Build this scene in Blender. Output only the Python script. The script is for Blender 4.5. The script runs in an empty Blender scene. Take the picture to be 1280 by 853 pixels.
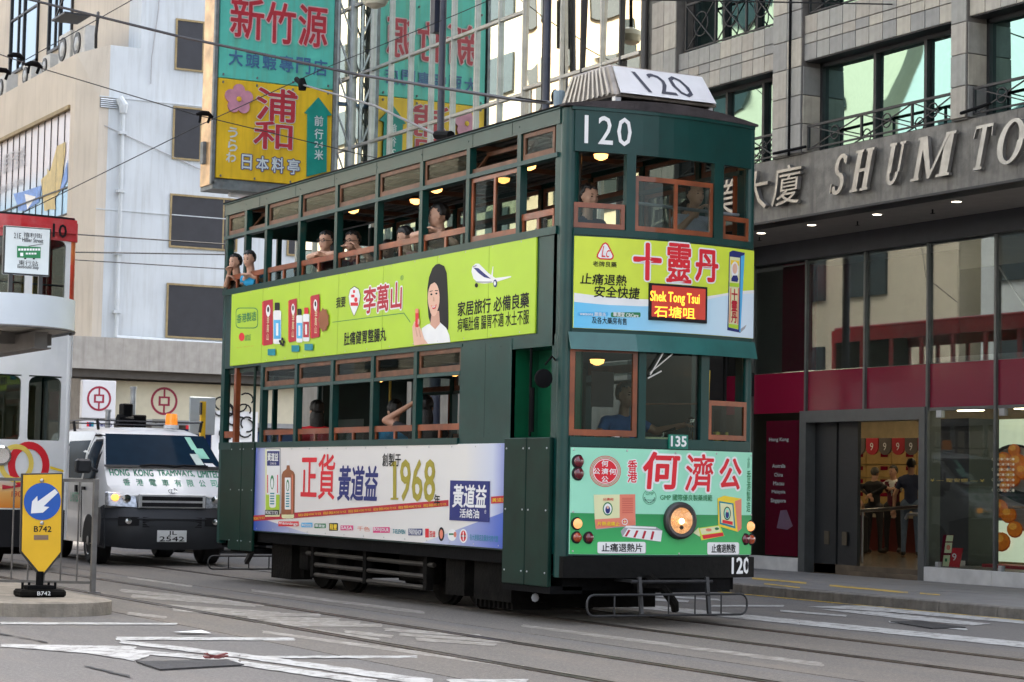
import bpy, bmesh, math, random
import numpy as np
from mathutils import Vector, Matrix
random.seed(7)
SC = bpy.context.scene
COL = SC.collection
R = math.radians

# ------------------------------------------------------------------ camera
cam_d = bpy.data.cameras.new('camera'); cam = bpy.data.objects.new('camera', cam_d); COL.objects.link(cam)
CP = np.array([16.788, -10.443, 1.213]); FPX = 2727.617
_y, _p, _r = R(151.832), R(3.791), R(1.131)
FW = np.array([math.cos(_y)*math.cos(_p), math.sin(_y)*math.cos(_p), math.sin(_p)])
_rt = np.array([math.sin(_y), -math.cos(_y), 0]); _up = np.cross(_rt, FW)
RT = math.cos(_r)*_rt + math.sin(_r)*_up; UP = -math.sin(_r)*_rt + math.cos(_r)*_up
m = Matrix(((RT[0], UP[0], -FW[0], CP[0]), (RT[1], UP[1], -FW[1], CP[1]), (RT[2], UP[2], -FW[2], CP[2]), (0, 0, 0, 1)))
cam.matrix_world = m
cam_d.sensor_width = 36; cam_d.lens = FPX/1280*36; cam_d.clip_start = .1; cam_d.clip_end = 2000
cam_d.dof.use_dof = True; cam_d.dof.focus_distance = 18.5; cam_d.dof.aperture_fstop = 11
SC.camera = cam

# ------------------------------------------------------------------ world, sun, exposure
SUN_EL, SUN_AZ = R(50), R(342)          # azimuth clockwise from +Y
w = bpy.data.worlds.new('World'); SC.world = w; w.use_nodes = True
nt = w.node_tree; bg = nt.nodes['Background']
sky = nt.nodes.new('ShaderNodeTexSky'); sky.sky_type = 'NISHITA'; sky.sun_disc = False
sky.sun_elevation = SUN_EL; sky.sun_rotation = SUN_AZ; sky.air_density = 1.0; sky.dust_density = 6.0; sky.ozone_density = 1.0
hs = nt.nodes.new('ShaderNodeHueSaturation'); hs.inputs['Saturation'].default_value = .55   # thin haze over the blue
nt.links.new(sky.outputs[0], hs.inputs['Color']); nt.links.new(hs.outputs[0], bg.inputs[0]); bg.inputs[1].default_value = .15
sd = bpy.data.lights.new('sun', 'SUN'); sd.energy = 2.6; sd.angle = R(.6); sd.color = (1, .93, .82)
so = bpy.data.objects.new('sun', sd); COL.objects.link(so)
sdir = Vector((math.sin(SUN_AZ)*math.cos(SUN_EL), math.cos(SUN_AZ)*math.cos(SUN_EL), math.sin(SUN_EL)))
so.rotation_euler = sdir.to_track_quat('Z', 'Y').to_euler(); so.location = (0, 0, 40)
SC.view_settings.view_transform = 'Standard'; SC.view_settings.look = 'None'
SC.view_settings.exposure = 2.2; SC.view_settings.gamma = 1
SC.cycles.max_bounces = 8; SC.cycles.transparent_max_bounces = 24
SC.cycles.caustics_reflective = False; SC.cycles.caustics_refractive = False
SC.cycles.sample_clamp_indirect = 6

# ------------------------------------------------------------------ survey helper: a point of the photo put on a known real plane
def ray(u, v): return FW + (u-640)/FPX*RT - (v-426.5)/FPX*UP
def on(u, v, ax, val):
    d = ray(u, v); t = (val-CP[ax])/d[ax]; return CP + t*d
def zm(ox, oy, s): return lambda a, b: (ox+a*s, oy+b*s)

# ------------------------------------------------------------------ materials
MATS = {}
def mat(name, col=(.5, .5, .5), rough=.5, metal=0, var=.12, scale=6, bump=0, bscale=None, emit=0, ecol=None,
        spec=.5, coat=0, dirt=0, dcol=(.05, .045, .04), dscale=(1, 1, 1), ior=1.5, streak=0):
    if name in MATS: return MATS[name]
    m = bpy.data.materials.new(name); m.use_nodes = True; n = m.node_tree; L = n.links
    b = n.nodes['Principled BSDF']; b.inputs['Roughness'].default_value = rough; b.inputs['Metallic'].default_value = metal
    b.inputs['Specular IOR Level'].default_value = spec; b.inputs['Coat Weight'].default_value = coat; b.inputs['IOR'].default_value = ior
    c = tuple(col)+(1,)
    b.inputs['Base Color'].default_value = c
    tc = n.nodes.new('ShaderNodeTexCoord'); src = None
    if var or dirt or bump or streak:
        no = n.nodes.new('ShaderNodeTexNoise'); no.inputs['Scale'].default_value = scale; no.inputs['Detail'].default_value = 6
        L.new(tc.outputs['Object'], no.inputs['Vector'])
        if var:
            mr = n.nodes.new('ShaderNodeMapRange'); mr.inputs[1].default_value = .3; mr.inputs[2].default_value = .7
            mr.inputs[3].default_value = 1-var; mr.inputs[4].default_value = 1+var; L.new(no.outputs[0], mr.inputs[0])
            mx = n.nodes.new('ShaderNodeMix'); mx.data_type = 'RGBA'; mx.blend_type = 'MULTIPLY'; mx.inputs[0].default_value = 1
            mx.inputs[6].default_value = c; L.new(mr.outputs[0], mx.inputs[7]); src = mx.outputs[2]
            L.new(src, b.inputs['Base Color'])
        if dirt or streak:
            mp = n.nodes.new('ShaderNodeMapping'); mp.inputs['Scale'].default_value = dscale if not streak else (5, 5, .35)
            n2 = n.nodes.new('ShaderNodeTexNoise'); n2.inputs['Scale'].default_value = 1.6; n2.inputs['Detail'].default_value = 9; n2.inputs['Roughness'].default_value = .65
            L.new(tc.outputs['Object'], mp.inputs[0]); L.new(mp.outputs[0], n2.inputs['Vector'])
            r2 = n.nodes.new('ShaderNodeMapRange'); r2.inputs[1].default_value = .48; r2.inputs[2].default_value = .72; r2.inputs[4].default_value = max(dirt, streak)
            L.new(n2.outputs[0], r2.inputs[0])
            m2 = n.nodes.new('ShaderNodeMix'); m2.data_type = 'RGBA'; L.new(r2.outputs[0], m2.inputs[0])
            if src: L.new(src, m2.inputs[6])
            else: m2.inputs[6].default_value = c
            m2.inputs[7].default_value = tuple(dcol)+(1,); L.new(m2.outputs[2], b.inputs['Base Color'])
        if bump:
            nb = n.nodes.new('ShaderNodeTexNoise'); nb.inputs['Scale'].default_value = bscale or scale*4; nb.inputs['Detail'].default_value = 4
            L.new(tc.outputs['Object'], nb.inputs['Vector'])
            bp = n.nodes.new('ShaderNodeBump'); bp.inputs['Strength'].default_value = bump; bp.inputs['Distance'].default_value = .02
            L.new(nb.outputs[0], bp.inputs['Height']); L.new(bp.outputs[0], b.inputs['Normal'])
    if emit:
        b.inputs['Emission Color'].default_value = tuple(ecol or col)+(1,); b.inputs['Emission Strength'].default_value = emit
    MATS[name] = m; return m

def glass(name, tint=(.8, .86, .85), refl=1.5, rough=.0, wav=0, wscale=1.0, dark=0):
    if name in MATS: return MATS[name]
    m = bpy.data.materials.new(name); m.use_nodes = True; n = m.node_tree; L = n.links
    for x in list(n.nodes): n.nodes.remove(x)
    o = n.nodes.new('ShaderNodeOutputMaterial'); t = n.nodes.new('ShaderNodeBsdfTransparent'); t.inputs[0].default_value = tuple(tint)+(1,)
    g = n.nodes.new('ShaderNodeBsdfGlossy'); g.inputs['Roughness'].default_value = rough; g.inputs[0].default_value = (.95, 1, .98, 1)
    f = n.nodes.new('ShaderNodeFresnel'); gm = n.nodes.new('ShaderNodeNewGeometry'); io = n.nodes.new('ShaderNodeMapRange'); io.inputs[3].default_value = refl; io.inputs[4].default_value = 1/refl; L.new(gm.outputs['Backfacing'], io.inputs[0]); L.new(io.outputs[0], f.inputs[0])
    mx = n.nodes.new('ShaderNodeMixShader'); L.new(f.outputs[0], mx.inputs[0]); L.new(t.outputs[0], mx.inputs[1]); L.new(g.outputs[0], mx.inputs[2])
    L.new(mx.outputs[0], o.inputs[0])
    if wav:
        tc = n.nodes.new('ShaderNodeTexCoord'); nb = n.nodes.new('ShaderNodeTexNoise'); nb.inputs['Scale'].default_value = wscale; nb.inputs['Detail'].default_value = 1
        bp = n.nodes.new('ShaderNodeBump'); bp.inputs['Strength'].default_value = 1; bp.inputs['Distance'].default_value = wav
        L.new(tc.outputs['Object'], nb.inputs['Vector']); L.new(nb.outputs[0], bp.inputs['Height']); L.new(bp.outputs[0], g.inputs['Normal'])
    MATS[name] = m; return m

def mirrorglass(name, col, wav, wscale, rough=.02, stretch=(1, 1, 1)):
    if name in MATS: return MATS[name]
    m = bpy.data.materials.new(name); m.use_nodes = True; n = m.node_tree; L = n.links; b = n.nodes['Principled BSDF']
    b.inputs['Base Color'].default_value = tuple(col)+(1,); b.inputs['Metallic'].default_value = 1; b.inputs['Roughness'].default_value = rough
    tc = n.nodes.new('ShaderNodeTexCoord'); mp = n.nodes.new('ShaderNodeMapping'); mp.inputs['Scale'].default_value = stretch
    nb = n.nodes.new('ShaderNodeTexNoise'); nb.inputs['Scale'].default_value = wscale; nb.inputs['Detail'].default_value = .5
    bp = n.nodes.new('ShaderNodeBump'); bp.inputs['Strength'].default_value = 1; bp.inputs['Distance'].default_value = wav
    L.new(tc.outputs['Object'], mp.inputs[0]); L.new(mp.outputs[0], nb.inputs['Vector']); L.new(nb.outputs[0], bp.inputs['Height']); L.new(bp.outputs[0], b.inputs['Normal'])
    MATS[name] = m; return m

def ramp_mat(name, axis, stops, rough=.35, extra=None):
    """printed sheet with a printed colour gradient along a local axis (real print)"""
    if name in MATS: return MATS[name]
    m = bpy.data.materials.new(name); m.use_nodes = True; n = m.node_tree; L = n.links; b = n.nodes['Principled BSDF']; b.inputs['Roughness'].default_value = rough
    tc = n.nodes.new('ShaderNodeTexCoord'); sp = n.nodes.new('ShaderNodeSeparateXYZ'); L.new(tc.outputs['Object'], sp.inputs[0])
    lo, hi = stops[0][0], stops[-1][0]
    mr = n.nodes.new('ShaderNodeMapRange'); mr.inputs[1].default_value = lo; mr.inputs[2].default_value = hi; L.new(sp.outputs[axis], mr.inputs[0])
    rp = n.nodes.new('ShaderNodeValToRGB'); L.new(mr.outputs[0], rp.inputs[0]); e = rp.color_ramp.elements
    while len(e) < len(stops): e.new(.5)
    for k, (p, c) in enumerate(stops): e[k].position = (p-lo)/(hi-lo); e[k].color = tuple(c)+(1,)
    L.new(rp.outputs[0], b.inputs['Base Color']); MATS[name] = m; return m

# ------------------------------------------------------------------ objects
ORG = {}
def thing(name, label, cat, loc=(0, 0, 0), group=None, rz=0, kind=None):
    o = bpy.data.objects.new(name, None); COL.objects.link(o); o.location = loc; o.rotation_euler = (0, 0, rz); o.empty_display_size = .2
    tag(o, label, cat, group, kind); ORG[o.name] = Vector(loc) if not rz else Vector((0, 0, 0))
    return o
def tag(o, label=None, cat=None, group=None, kind=None):
    if label: o['label'] = label
    if cat: o['category'] = cat
    if group: o['group'] = group
    if kind: o['kind'] = kind
    return o
def org(p):
    while p is not None:
        if p.name in ORG: return ORG[p.name]
        p = p.parent
    return Vector((0, 0, 0))

class MB:
    def __init__(s): s.v = []; s.f = []; s.m = []; s.cur = 0
    def add(s, vs, fs):
        k = len(s.v); s.v += [tuple(map(float, q)) for q in vs]; s.f += [tuple(k+i for i in f) for f in fs]; s.m += [s.cur]*len(fs); return s
    def box(s, x0, x1, y0, y1, z0, z1):
        if x0 > x1: x0, x1 = x1, x0
        if y0 > y1: y0, y1 = y1, y0
        if z0 > z1: z0, z1 = z1, z0
        return s.add([(x0, y0, z0), (x1, y0, z0), (x1, y1, z0), (x0, y1, z0), (x0, y0, z1), (x1, y0, z1), (x1, y1, z1), (x0, y1, z1)],
                     [(0, 3, 2, 1), (4, 5, 6, 7), (0, 1, 5, 4), (1, 2, 6, 5), (2, 3, 7, 6), (3, 0, 4, 7)])
    def hexa(s, p): return s.add(p, [(0, 3, 2, 1), (4, 5, 6, 7), (0, 1, 5, 4), (1, 2, 6, 5), (2, 3, 7, 6), (3, 0, 4, 7)])
    def bar(s, p, q, w, h=None, upv=(0, 0, 1)):
        h = h or w; p = Vector(p); q = Vector(q); d = (q-p).normalized(); u = Vector(upv)
        if abs(d.dot(u)) > .95: u = Vector((1, 0, 0))
        a = d.cross(u).normalized()*w/2; b = a.cross(d).normalized()*h/2
        return s.hexa([p-a-b, p+a-b, p+a+b, p-a+b, q-a-b, q+a-b, q+a+b, q-a+b])
    def tube(s, pts, r, n=8, caps=True, r2=None):
        pts = [Vector(p) for p in pts]; N = len(pts); rings = []; ref = None
        for i, p in enumerate(pts):
            d = (pts[min(i+1, N-1)]-pts[max(i-1, 0)]).normalized()
            if ref is None: ref = Vector((0, 0, 1)) if abs(d.z) < .9 else Vector((1, 0, 0))
            a = d.cross(ref).normalized(); b = a.cross(d).normalized(); ref = b if abs(b.dot(d)) < .5 else ref
            rr = (r[i] if isinstance(r, (list, tuple)) else (r if r2 is None else r+(r2-r)*i/(N-1)))
            rings.append([p+rr*(math.cos(2*math.pi*k/n)*a+math.sin(2*math.pi*k/n)*b) for k in range(n)])
        vs = [q for g in rings for q in g]; fs = []
        for i in range(N-1):
            for k in range(n): fs.append((i*n+k, i*n+(k+1) % n, (i+1)*n+(k+1) % n, (i+1)*n+k))
        if caps: fs.append(tuple(range(n-1, -1, -1))); fs.append(tuple((N-1)*n+k for k in range(n)))
        return s.add(vs, fs)
    def prism(s, pts, off):
        """polygon pts (3D, planar) extruded by vector off"""
        n = len(pts); off = Vector(off); a = [Vector(p) for p in pts]
        return s.add(a+[p+off for p in a], [tuple(range(n-1, -1, -1)), tuple(range(n, 2*n))]+[(i, (i+1) % n, n+(i+1) % n, n+i) for i in range(n)])
    def lathe(s, c, axis, prof, n=20):
        """prof: list of (r, t) along axis"""
        c = Vector(c); ax = Vector(axis).normalized(); a = ax.cross(Vector((0, 0, 1)) if abs(ax.z) < .9 else Vector((1, 0, 0))).normalized(); b = a.cross(ax)
        vs = []; fs = []
        for r, t in prof:
            for k in range(n): an = 2*math.pi*k/n; vs.append(c+ax*t+(a*math.cos(an)+b*math.sin(an))*r)
        for i in range(len(prof)-1):
            for k in range(n): fs.append((i*n+k, (i+1)*n+k, (i+1)*n+(k+1) % n, i*n+(k+1) % n))
        fs.append(tuple(range(n))); fs.append(tuple((len(prof)-1)*n+k for k in range(n-1, -1, -1)))
        return s.add(vs, fs)
    def build(s, name, mat_, parent=None, smooth=False, bevel=0, kind=None):
        me = bpy.data.meshes.new(name); O = org(parent) if parent is not None else Vector((0, 0, 0))
        me.from_pydata([(x-O.x, y-O.y, z-O.z) for x, y, z in s.v], [], s.f)
        ml = mat_ if isinstance(mat_, (list, tuple)) else [mat_]
        for q in ml: me.materials.append(q)
        if len(ml) > 1: me.polygons.foreach_set('material_index', s.m)
        bm = bmesh.new(); bm.from_mesh(me); bmesh.ops.recalc_face_normals(bm, faces=bm.faces)
        if bevel: bmesh.ops.bevel(bm, geom=[e for e in bm.edges], offset=bevel, segments=1, affect='EDGES', profile=.5, clamp_overlap=True)
        bm.to_mesh(me); bm.free()
        if smooth:
            me.polygons.foreach_set('use_smooth', [True]*len(me.polygons))
            try: me.set_sharp_from_angle(angle=R(35))
            except Exception: pass
        o = bpy.data.objects.new(name, me); COL.objects.link(o)
        if parent is not None: o.parent = parent
        if kind: o['kind'] = kind
        return o

def B(name, mt, parent, *dims, bevel=0, kind=None):
    return MB().box(*dims).build(name, mt, parent, bevel=bevel, kind=kind)

def single(o, label, cat, group=None, kind=None):
    """top-level single mesh: bring the origin to its base"""
    vs = [v.co.copy() for v in o.data.vertices]
    c = Vector((sum(v.x for v in vs)/len(vs), sum(v.y for v in vs)/len(vs), min(v.z for v in vs)))
    for v in o.data.vertices: v.co -= c
    o.location = o.location+c
    return tag(o, label, cat, group, kind)

# ------------------------------------------------------------------ printed surfaces
class Surf:
    """2D (a, b) coordinates on a real surface"""
    def __init__(s, to3, px2, curved=False): s.to3 = to3; s.px2 = px2; s.curved = curved
def planeY(Y, sgn=-1):    # faces -Y ; a = x, b = z
    return Surf(lambda a, b, o: (a, Y+sgn*o, b), lambda u, v: (lambda p: (p[0], p[2]))(on(u, v, 1, Y)))
def planeX(X):            # faces +X ; a = y, b = z
    return Surf(lambda a, b, o: (X+o, a, b), lambda u, v: (lambda p: (p[1], p[2]))(on(u, v, 0, X)))
def FR(y): return .11+.14*(1-min(1, abs(y))**2)
def front_px(u, v):
    X = .15
    for _ in range(6): p = on(u, v, 0, X); X = FR(p[1])
    return p[1], p[2]
SIDE = planeY(-1.0); FRONT = Surf(lambda a, b, o: (FR(a)+o, a, b), front_px, True)
GROUND = Surf(lambda a, b, o: (a, b, o), lambda u, v: (lambda p: (p[0], p[1]))(on(u, v, 2, 0)))

_tcache = {}
def glyphs(s, shear=0, vertical=False, spacing=1.0):
    key = (s, shear, vertical, spacing)
    if key in _tcache: return _tcache[key]
    c = bpy.data.curves.new('t', 'FONT'); c.body = '\n'.join(s) if vertical else s; c.size = 1; c.shear = shear; c.resolution_u = 2; c.space_character = spacing
    if vertical: c.space_line = .95
    o = bpy.data.objects.new('t', c); COL.objects.link(o)
    me = bpy.data.meshes.new_from_object(o.evaluated_get(bpy.context.evaluated_depsgraph_get()))
    v = np.array([q.co[:2] for q in me.vertices]); f = [tuple(p.vertices) for p in me.polygons]
    bpy.data.objects.remove(o); bpy.data.curves.remove(c); bpy.data.meshes.remove(me)
    lo, hi = v.min(0), v.max(0); ar = (hi-lo); v = (v-lo)/ar
    _tcache[key] = (v, f, ar); return _tcache[key]
def gl_box(g, P):
    """fit glyph mesh in the parallelogram P = (bl, br, tl) in surface coords"""
    bl, br, tl = [np.array(q, float) for q in P]
    return bl+g[:, :1]*(br-bl)+g[:, 1:2]*(tl-bl)
def text(s, surf, P, mt, parent, off=.004, bold=0, name='lettering', shear=0, vertical=False, depth=0, outline=None, omat=None, px=True, spacing=1.0, mirror=False, pf=None):
    """P: (bl, tr) or (bl, br, tl)"""
    if pf: P = [pf(*q) for q in P]
    if px: P = [surf.px2(*q) for q in P]
    if len(P) == 2: P = [P[0], (P[1][0], P[0][1]), (P[0][0], P[1][1])]
    g, f, ar = glyphs(s, shear, vertical, spacing)
    q = gl_box(g, P); mb = MB(); hgt = np.linalg.norm(np.array(P[2])-np.array(P[0]))/(len(s) if vertical else 1)
    def put(dx, dz, o, k):
        mb.cur = k; mb.add([surf.to3(x+dx, z+dz, o) for x, z in q], f)
    if outline:
        oo = outline+(bold or 0)*hgt*.7
        for i in range(12): an = i*math.pi/6; put(oo*math.cos(an), oo*math.sin(an), off-.0012+i*.00006, 1)
    if bold:
        b = bold*hgt*.7
        for i in range(8): an = i*math.pi/4; put(b*math.cos(an), b*math.sin(an), off+i*.00008, 0)
    put(0, 0, off+.0008, 0)
    if depth:
        me = bpy.data.meshes.new('t'); me.from_pydata(mb.v, [], mb.f); bm = bmesh.new(); bm.from_mesh(me)
        bmesh.ops.remove_doubles(bm, verts=bm.verts, dist=1e-6)
        n0 = Vector(surf.to3(0, 0, 1))-Vector(surf.to3(0, 0, 0))
        r = bmesh.ops.extrude_face_region(bm, geom=list(bm.faces)); 
        for v in [e for e in r['geom'] if isinstance(e, bmesh.types.BMVert)]: v.co += n0*depth
        bm.to_mesh(me); mb.v = [tuple(v.co) for v in me.vertices]; mb.f = [tuple(p.vertices) for p in me.polygons]; mb.m = [0]*len(mb.f)
        bm.free(); bpy.data.meshes.remove(me)
    return mb.build(name, [mt, omat or mt] if outline else mt, parent)
def cut(pts):
    """cut a flat outline in narrow strips so that it can follow a curved panel"""
    bm = bmesh.new(); f = bm.faces.new([bm.verts.new((a, b, 0)) for a, b in pts]); bmesh.ops.triangulate(bm, faces=[f])
    a0 = min(p[0] for p in pts); a1 = max(p[0] for p in pts); x = math.floor(a0/.07)*.07
    while x < a1:
        bmesh.ops.bisect_plane(bm, geom=bm.verts[:]+bm.edges[:]+bm.faces[:], plane_co=(x, 0, 0), plane_no=(1, 0, 0)); x += .07
    bm.verts.index_update(); v = [(q.co.x, q.co.y) for q in bm.verts]; fs = [tuple(q.index for q in f.verts) for f in bm.faces]; bm.free(); return v, fs
def poly(surf, pts, mt, parent, off=.003, name='printed_shape', px=True, pf=None, sub=0):
    if pf: pts = [pf(*q) for q in pts]
    if px: pts = [surf.px2(*q) for q in pts]
    v, fs = cut(pts) if surf.curved else (pts, [tuple(range(len(pts)))])
    me = MB().add([surf.to3(a, b, off) for a, b in v], fs)
    return me.build(name, mt, parent)
def panel(surf, P, mt, parent, off=.003, name='printed_panel', px=True, pf=None, n=12):
    """axis aligned sheet (bl, tr) following the surface"""
    if pf: P = [pf(*q) for q in P]
    if px: P = [surf.px2(*q) for q in P]
    (a0, b0), (a1, b1) = P; mb = MB(); vs = []; fs = []
    for i in range(n+1):
        a = a0+(a1-a0)*i/n; vs += [surf.to3(a, b0, off), surf.to3(a, b1, off)]
    for i in range(n): fs.append((2*i, 2*i+2, 2*i+3, 2*i+1))
    return mb.add(vs, fs).build(name, mt, parent)
def ellipse(cx, cy, rx, ry, n=20, a0=0): return [(cx+rx*math.cos(2*math.pi*i/n+a0), cy+ry*math.sin(2*math.pi*i/n+a0)) for i in range(n)]
def ringpts(surf, cx, cy, rx, ry, w, mt, parent, pf, off=.004, n=28, name='printed_ring'):
    o = [surf.px2(*pf(*q)) for q in ellipse(cx, cy, rx, ry, n)]; i = [surf.px2(*pf(*q)) for q in ellipse(cx, cy, rx-w, ry-w, n)]
    return MB().add([surf.to3(a, b, off) for a, b in o+i], [(k, (k+1) % n, n+(k+1) % n, n+k) for k in range(n)]).build(name, mt, parent)

def art(parent, surf, pf, name, items, off=.004):
    """a printed picture: items (material, [points]) painted one over the other in one flat mesh"""
    mb = MB(); ml = []
    for k, (mt, pts) in enumerate(items):
        if mt not in ml: ml.append(mt)
        mb.cur = ml.index(mt)
        q = [surf.px2(*pf(*p)) for p in pts]; v, fs = cut(q) if surf.curved else (q, [tuple(range(len(q)))]); mb.add([surf.to3(a, b, off+k*.0004) for a, b in v], fs)
    return mb.build(name, ml, parent)
def rr(x0, y0, x1, y1, r=0):
    if not r: return [(x0, y0), (x1, y0), (x1, y1), (x0, y1)]
    o = []
    for cx, cy, a in ((x1-r, y0+r, -90), (x1-r, y1-r, 0), (x0+r, y1-r, 90), (x0+r, y0+r, 180)):
        for k in range(4): o.append((cx+r*math.cos(R(a+k*30)), cy+r*math.sin(R(a+k*30))))
    return o
# ------------------------------------------------------------------ palette
green = mat('tram_green_paint', (.003, .040, .035), .3, var=.2, scale=3, coat=.06, spec=.35, dirt=.35, dcol=(.010, .036, .032), bump=.05, bscale=4)
greenL = mat('tram_light_green_trim', (.02, .06, .055), .5, var=.2, scale=5)
greenD = mat('tram_door_green_paint', (.002, .022, .015), .4, spec=.2, var=.25, scale=4, dirt=.3, dcol=(.008, .026, .02), bump=.06, bscale=5)
greenB = mat('bright_green_paint', (.0, .075, .032), .35, var=.15, scale=3)
greenI = mat('interior_dark_green', (.004, .022, .015), .5, var=.2)
wood = mat('varnished_teak', (.22, .052, .015), .32, var=.5, scale=3, coat=.4, streak=.4, dcol=(.15, .04, .012))
woodD = mat('weathered_teak', (.13, .05, .022), .5, var=.4, scale=7, dirt=.45, dcol=(.2, .12, .08))
black = mat('black_steel', (.004, .004, .0045), .85, spec=.12, var=.4, scale=8, bump=.2)
blackD = mat('dusty_undercarriage_steel', (.005, .0045, .004), .9, spec=.1, var=.6, scale=6, bump=.4, dirt=.35, dcol=(.016, .013, .010))
dark = mat('dark_interior', (.01, .01, .01), .8, var=.3)
rubber = mat('rubber', (.02, .02, .022), .7, var=.2)
steel = mat('brushed_steel', (.5, .5, .5), .3, 1, var=.1)
galv = mat('galvanised_steel', (.36, .38, .4), .45, .6, var=.25, scale=5, dirt=.4, dcol=(.15, .12, .1))
chrome = mat('chrome', (.8, .8, .8), .12, 1, var=0)
white = mat('white_print', (.8, .8, .8), .6, var=.03)
pgrey = mat('grey_print', (.35, .35, .37), .6, var=.03)
pblack = mat('black_print', (.006, .006, .008), .6, var=0, spec=.3)
pred = mat('red_print', (.68, .012, .025), .6, var=0)
pdred = mat('dark_red_print', (.45, .01, .03), .6, var=0)
pnavy = mat('navy_print', (.012, .02, .16), .6, var=0)
pblue = mat('sky_blue_print', (.08, .42, .75), .6, var=0)
pteal = mat('teal_print', (.0, .22, .28), .6, var=0)
polive = mat('gold_print', (.36, .30, .03), .6, var=0)
plime = mat('lime_print', (.42, .62, .025), .42, var=.05, scale=1.2)
plime2 = mat('yellow_lime_print', (.62, .74, .05), .42, var=.03)
pgreen = mat('dark_green_print', (.02, .2, .07), .6, var=0)
pyel = mat('yellow_print', (.85, .6, .03), .6, var=0)
pink = mat('pink_print', (.7, .06, .22), .6, var=0)
psalm = mat('salmon_print', (.75, .22, .14), .6, var=0)
pskin = mat('skin_print', (.75, .45, .33), .45, var=.05)
pskinD = mat('skin_shade_print', (.6, .32, .23), .45, var=.05)
pbrown = mat('amber_print', (.28, .09, .03), .6, var=.1)
pcream = mat('cream_print', (.72, .72, .42), .6, var=0)
pmint = mat('mint_print', (.32, .72, .52), .42, var=.02)

# ------------------------------------------------------------------ ground
def gshader():
    m = bpy.data.materials.new('asphalt'); m.use_nodes = True; n = m.node_tree; L = n.links; b = n.nodes['Principled BSDF']; b.inputs['Roughness'].default_value = .82
    tc = n.nodes.new('ShaderNodeTexCoord')
    def noise(sc, det, rough=.6, vec=None, ms=None):
        q = n.nodes.new('ShaderNodeTexNoise'); q.inputs['Scale'].default_value = sc; q.inputs['Detail'].default_value = det; q.inputs['Roughness'].default_value = rough
        if ms:
            mp = n.nodes.new('ShaderNodeMapping'); mp.inputs['Scale'].default_value = ms; L.new(tc.outputs['Object'], mp.inputs[0]); L.new(mp.outputs[0], q.inputs[0])
        else: L.new(tc.outputs['Object'], q.inputs[0])
        return q.outputs[0]
    def ramp(src, a, b_, ca, cb):
        r = n.nodes.new('ShaderNodeValToRGB'); L.new(src, r.inputs[0]); e = r.color_ramp.elements; e[0].position = a; e[1].position = b_; e[0].color = ca+(1,); e[1].color = cb+(1,); return r.outputs[0]
    def mix(f, a, c, mode='MIX', fv=None):
        x = n.nodes.new('ShaderNodeMix'); x.data_type = 'RGBA'; x.blend_type = mode
        if f is not None: L.new(f, x.inputs[0])
        else: x.inputs[0].default_value = fv
        L.new(a, x.inputs[6])
        if isinstance(c, tuple): x.inputs[7].default_value = c+(1,)
        else: L.new(c, x.inputs[7])
        return x.outputs[2]
    fine = ramp(noise(150, 3, .8), .32, .68, (.075, .072, .072), (.235, .225, .215))
    big = ramp(noise(.5, 6), .35, .68, (0, 0, 0), (1, 1, 1))
    c = mix(big, fine, (.12, .115, .11)) if 0 else fine
    c = mix(ramp(noise(.35, 8, .7), .35, .7, (0, 0, 0), (.6, .6, .6)), c, (.17, .15, .13))
    c = mix(ramp(noise(7, 8, .8), .5, .8, (0, 0, 0), (.55, .55, .55)), c, (.30, .285, .262))
    c = mix(ramp(noise(38, 2, .9), .42, .62, (.75, .75, .75), (0, 0, 0)), c, (.085, .08, .076))
    c = mix(ramp(noise(28, 4, .8), .52, .7, (0, 0, 0), (.5, .5, .5)), c, (.06, .058, .058))
    tan = ramp(noise(1.0, 7, .6, ms=(.25, 1.6, 1)), .5, .72, (0, 0, 0), (.55, .55, .55))
    c = mix(tan, c, (.2, .165, .13))
    dk = ramp(noise(1.0, 8, .7, ms=(.35, 2.4, 1)), .58, .75, (0, 0, 0), (.5, .5, .5))
    c = mix(dk, c, (.06, .058, .06))
    L.new(c, b.inputs['Base Color'])
    bp = n.nodes.new('ShaderNodeBump'); bp.inputs['Strength'].default_value = .6; bp.inputs['Distance'].default_value = .006; L.new(noise(120, 3), bp.inputs['Height']); L.new(bp.outputs[0], b.inputs['Normal'])
    return m
asphalt = gshader()
def lane_shader():
    m = asphalt.copy(); m.name = 'tram_lane_concrete'; n = m.node_tree; L = n.links
    ramps = [x for x in n.nodes if x.type == 'VALTORGB']
    for x in ramps:
        e = x.color_ramp.elements
        if abs(e[1].color[0]-.235) < .01: e[0].color = (.10, .088, .074, 1); e[1].color = (.27, .235, .195, 1)
    return m
tram_conc = lane_shader()
def worn(name, col, wear, base=(.17, .16, .15)):
    m = bpy.data.materials.new(name); m.use_nodes = True; n = m.node_tree; L = n.links; b = n.nodes['Principled BSDF']; b.inputs['Roughness'].default_value = .7
    tc = n.nodes.new('ShaderNodeTexCoord'); q = n.nodes.new('ShaderNodeTexNoise'); q.inputs['Scale'].default_value = 7; q.inputs['Detail'].default_value = 12; q.inputs['Roughness'].default_value = .75; L.new(tc.outputs['Object'], q.inputs[0])
    r = n.nodes.new('ShaderNodeValToRGB'); e = r.color_ramp.elements; e[0].position = wear-.06; e[1].position = wear+.06; e[0].color = base+(1,); e[1].color = col+(1,)
    L.new(q.outputs[0], r.inputs[0]); L.new(r.outputs[0], b.inputs['Base Color']); return m
wpaint = worn('road_paint_white', (.43, .43, .42), .46); wpaint2 = worn('road_paint_worn', (.32, .30, .27), .52, (.19, .17, .145)); ypaint = worn('road_paint_yellow', (.55, .36, .03), .46)
road = B('road', asphalt, None, -400, 300, -300, 4.18, -.5, 0); road['kind'] = 'structure'
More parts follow.
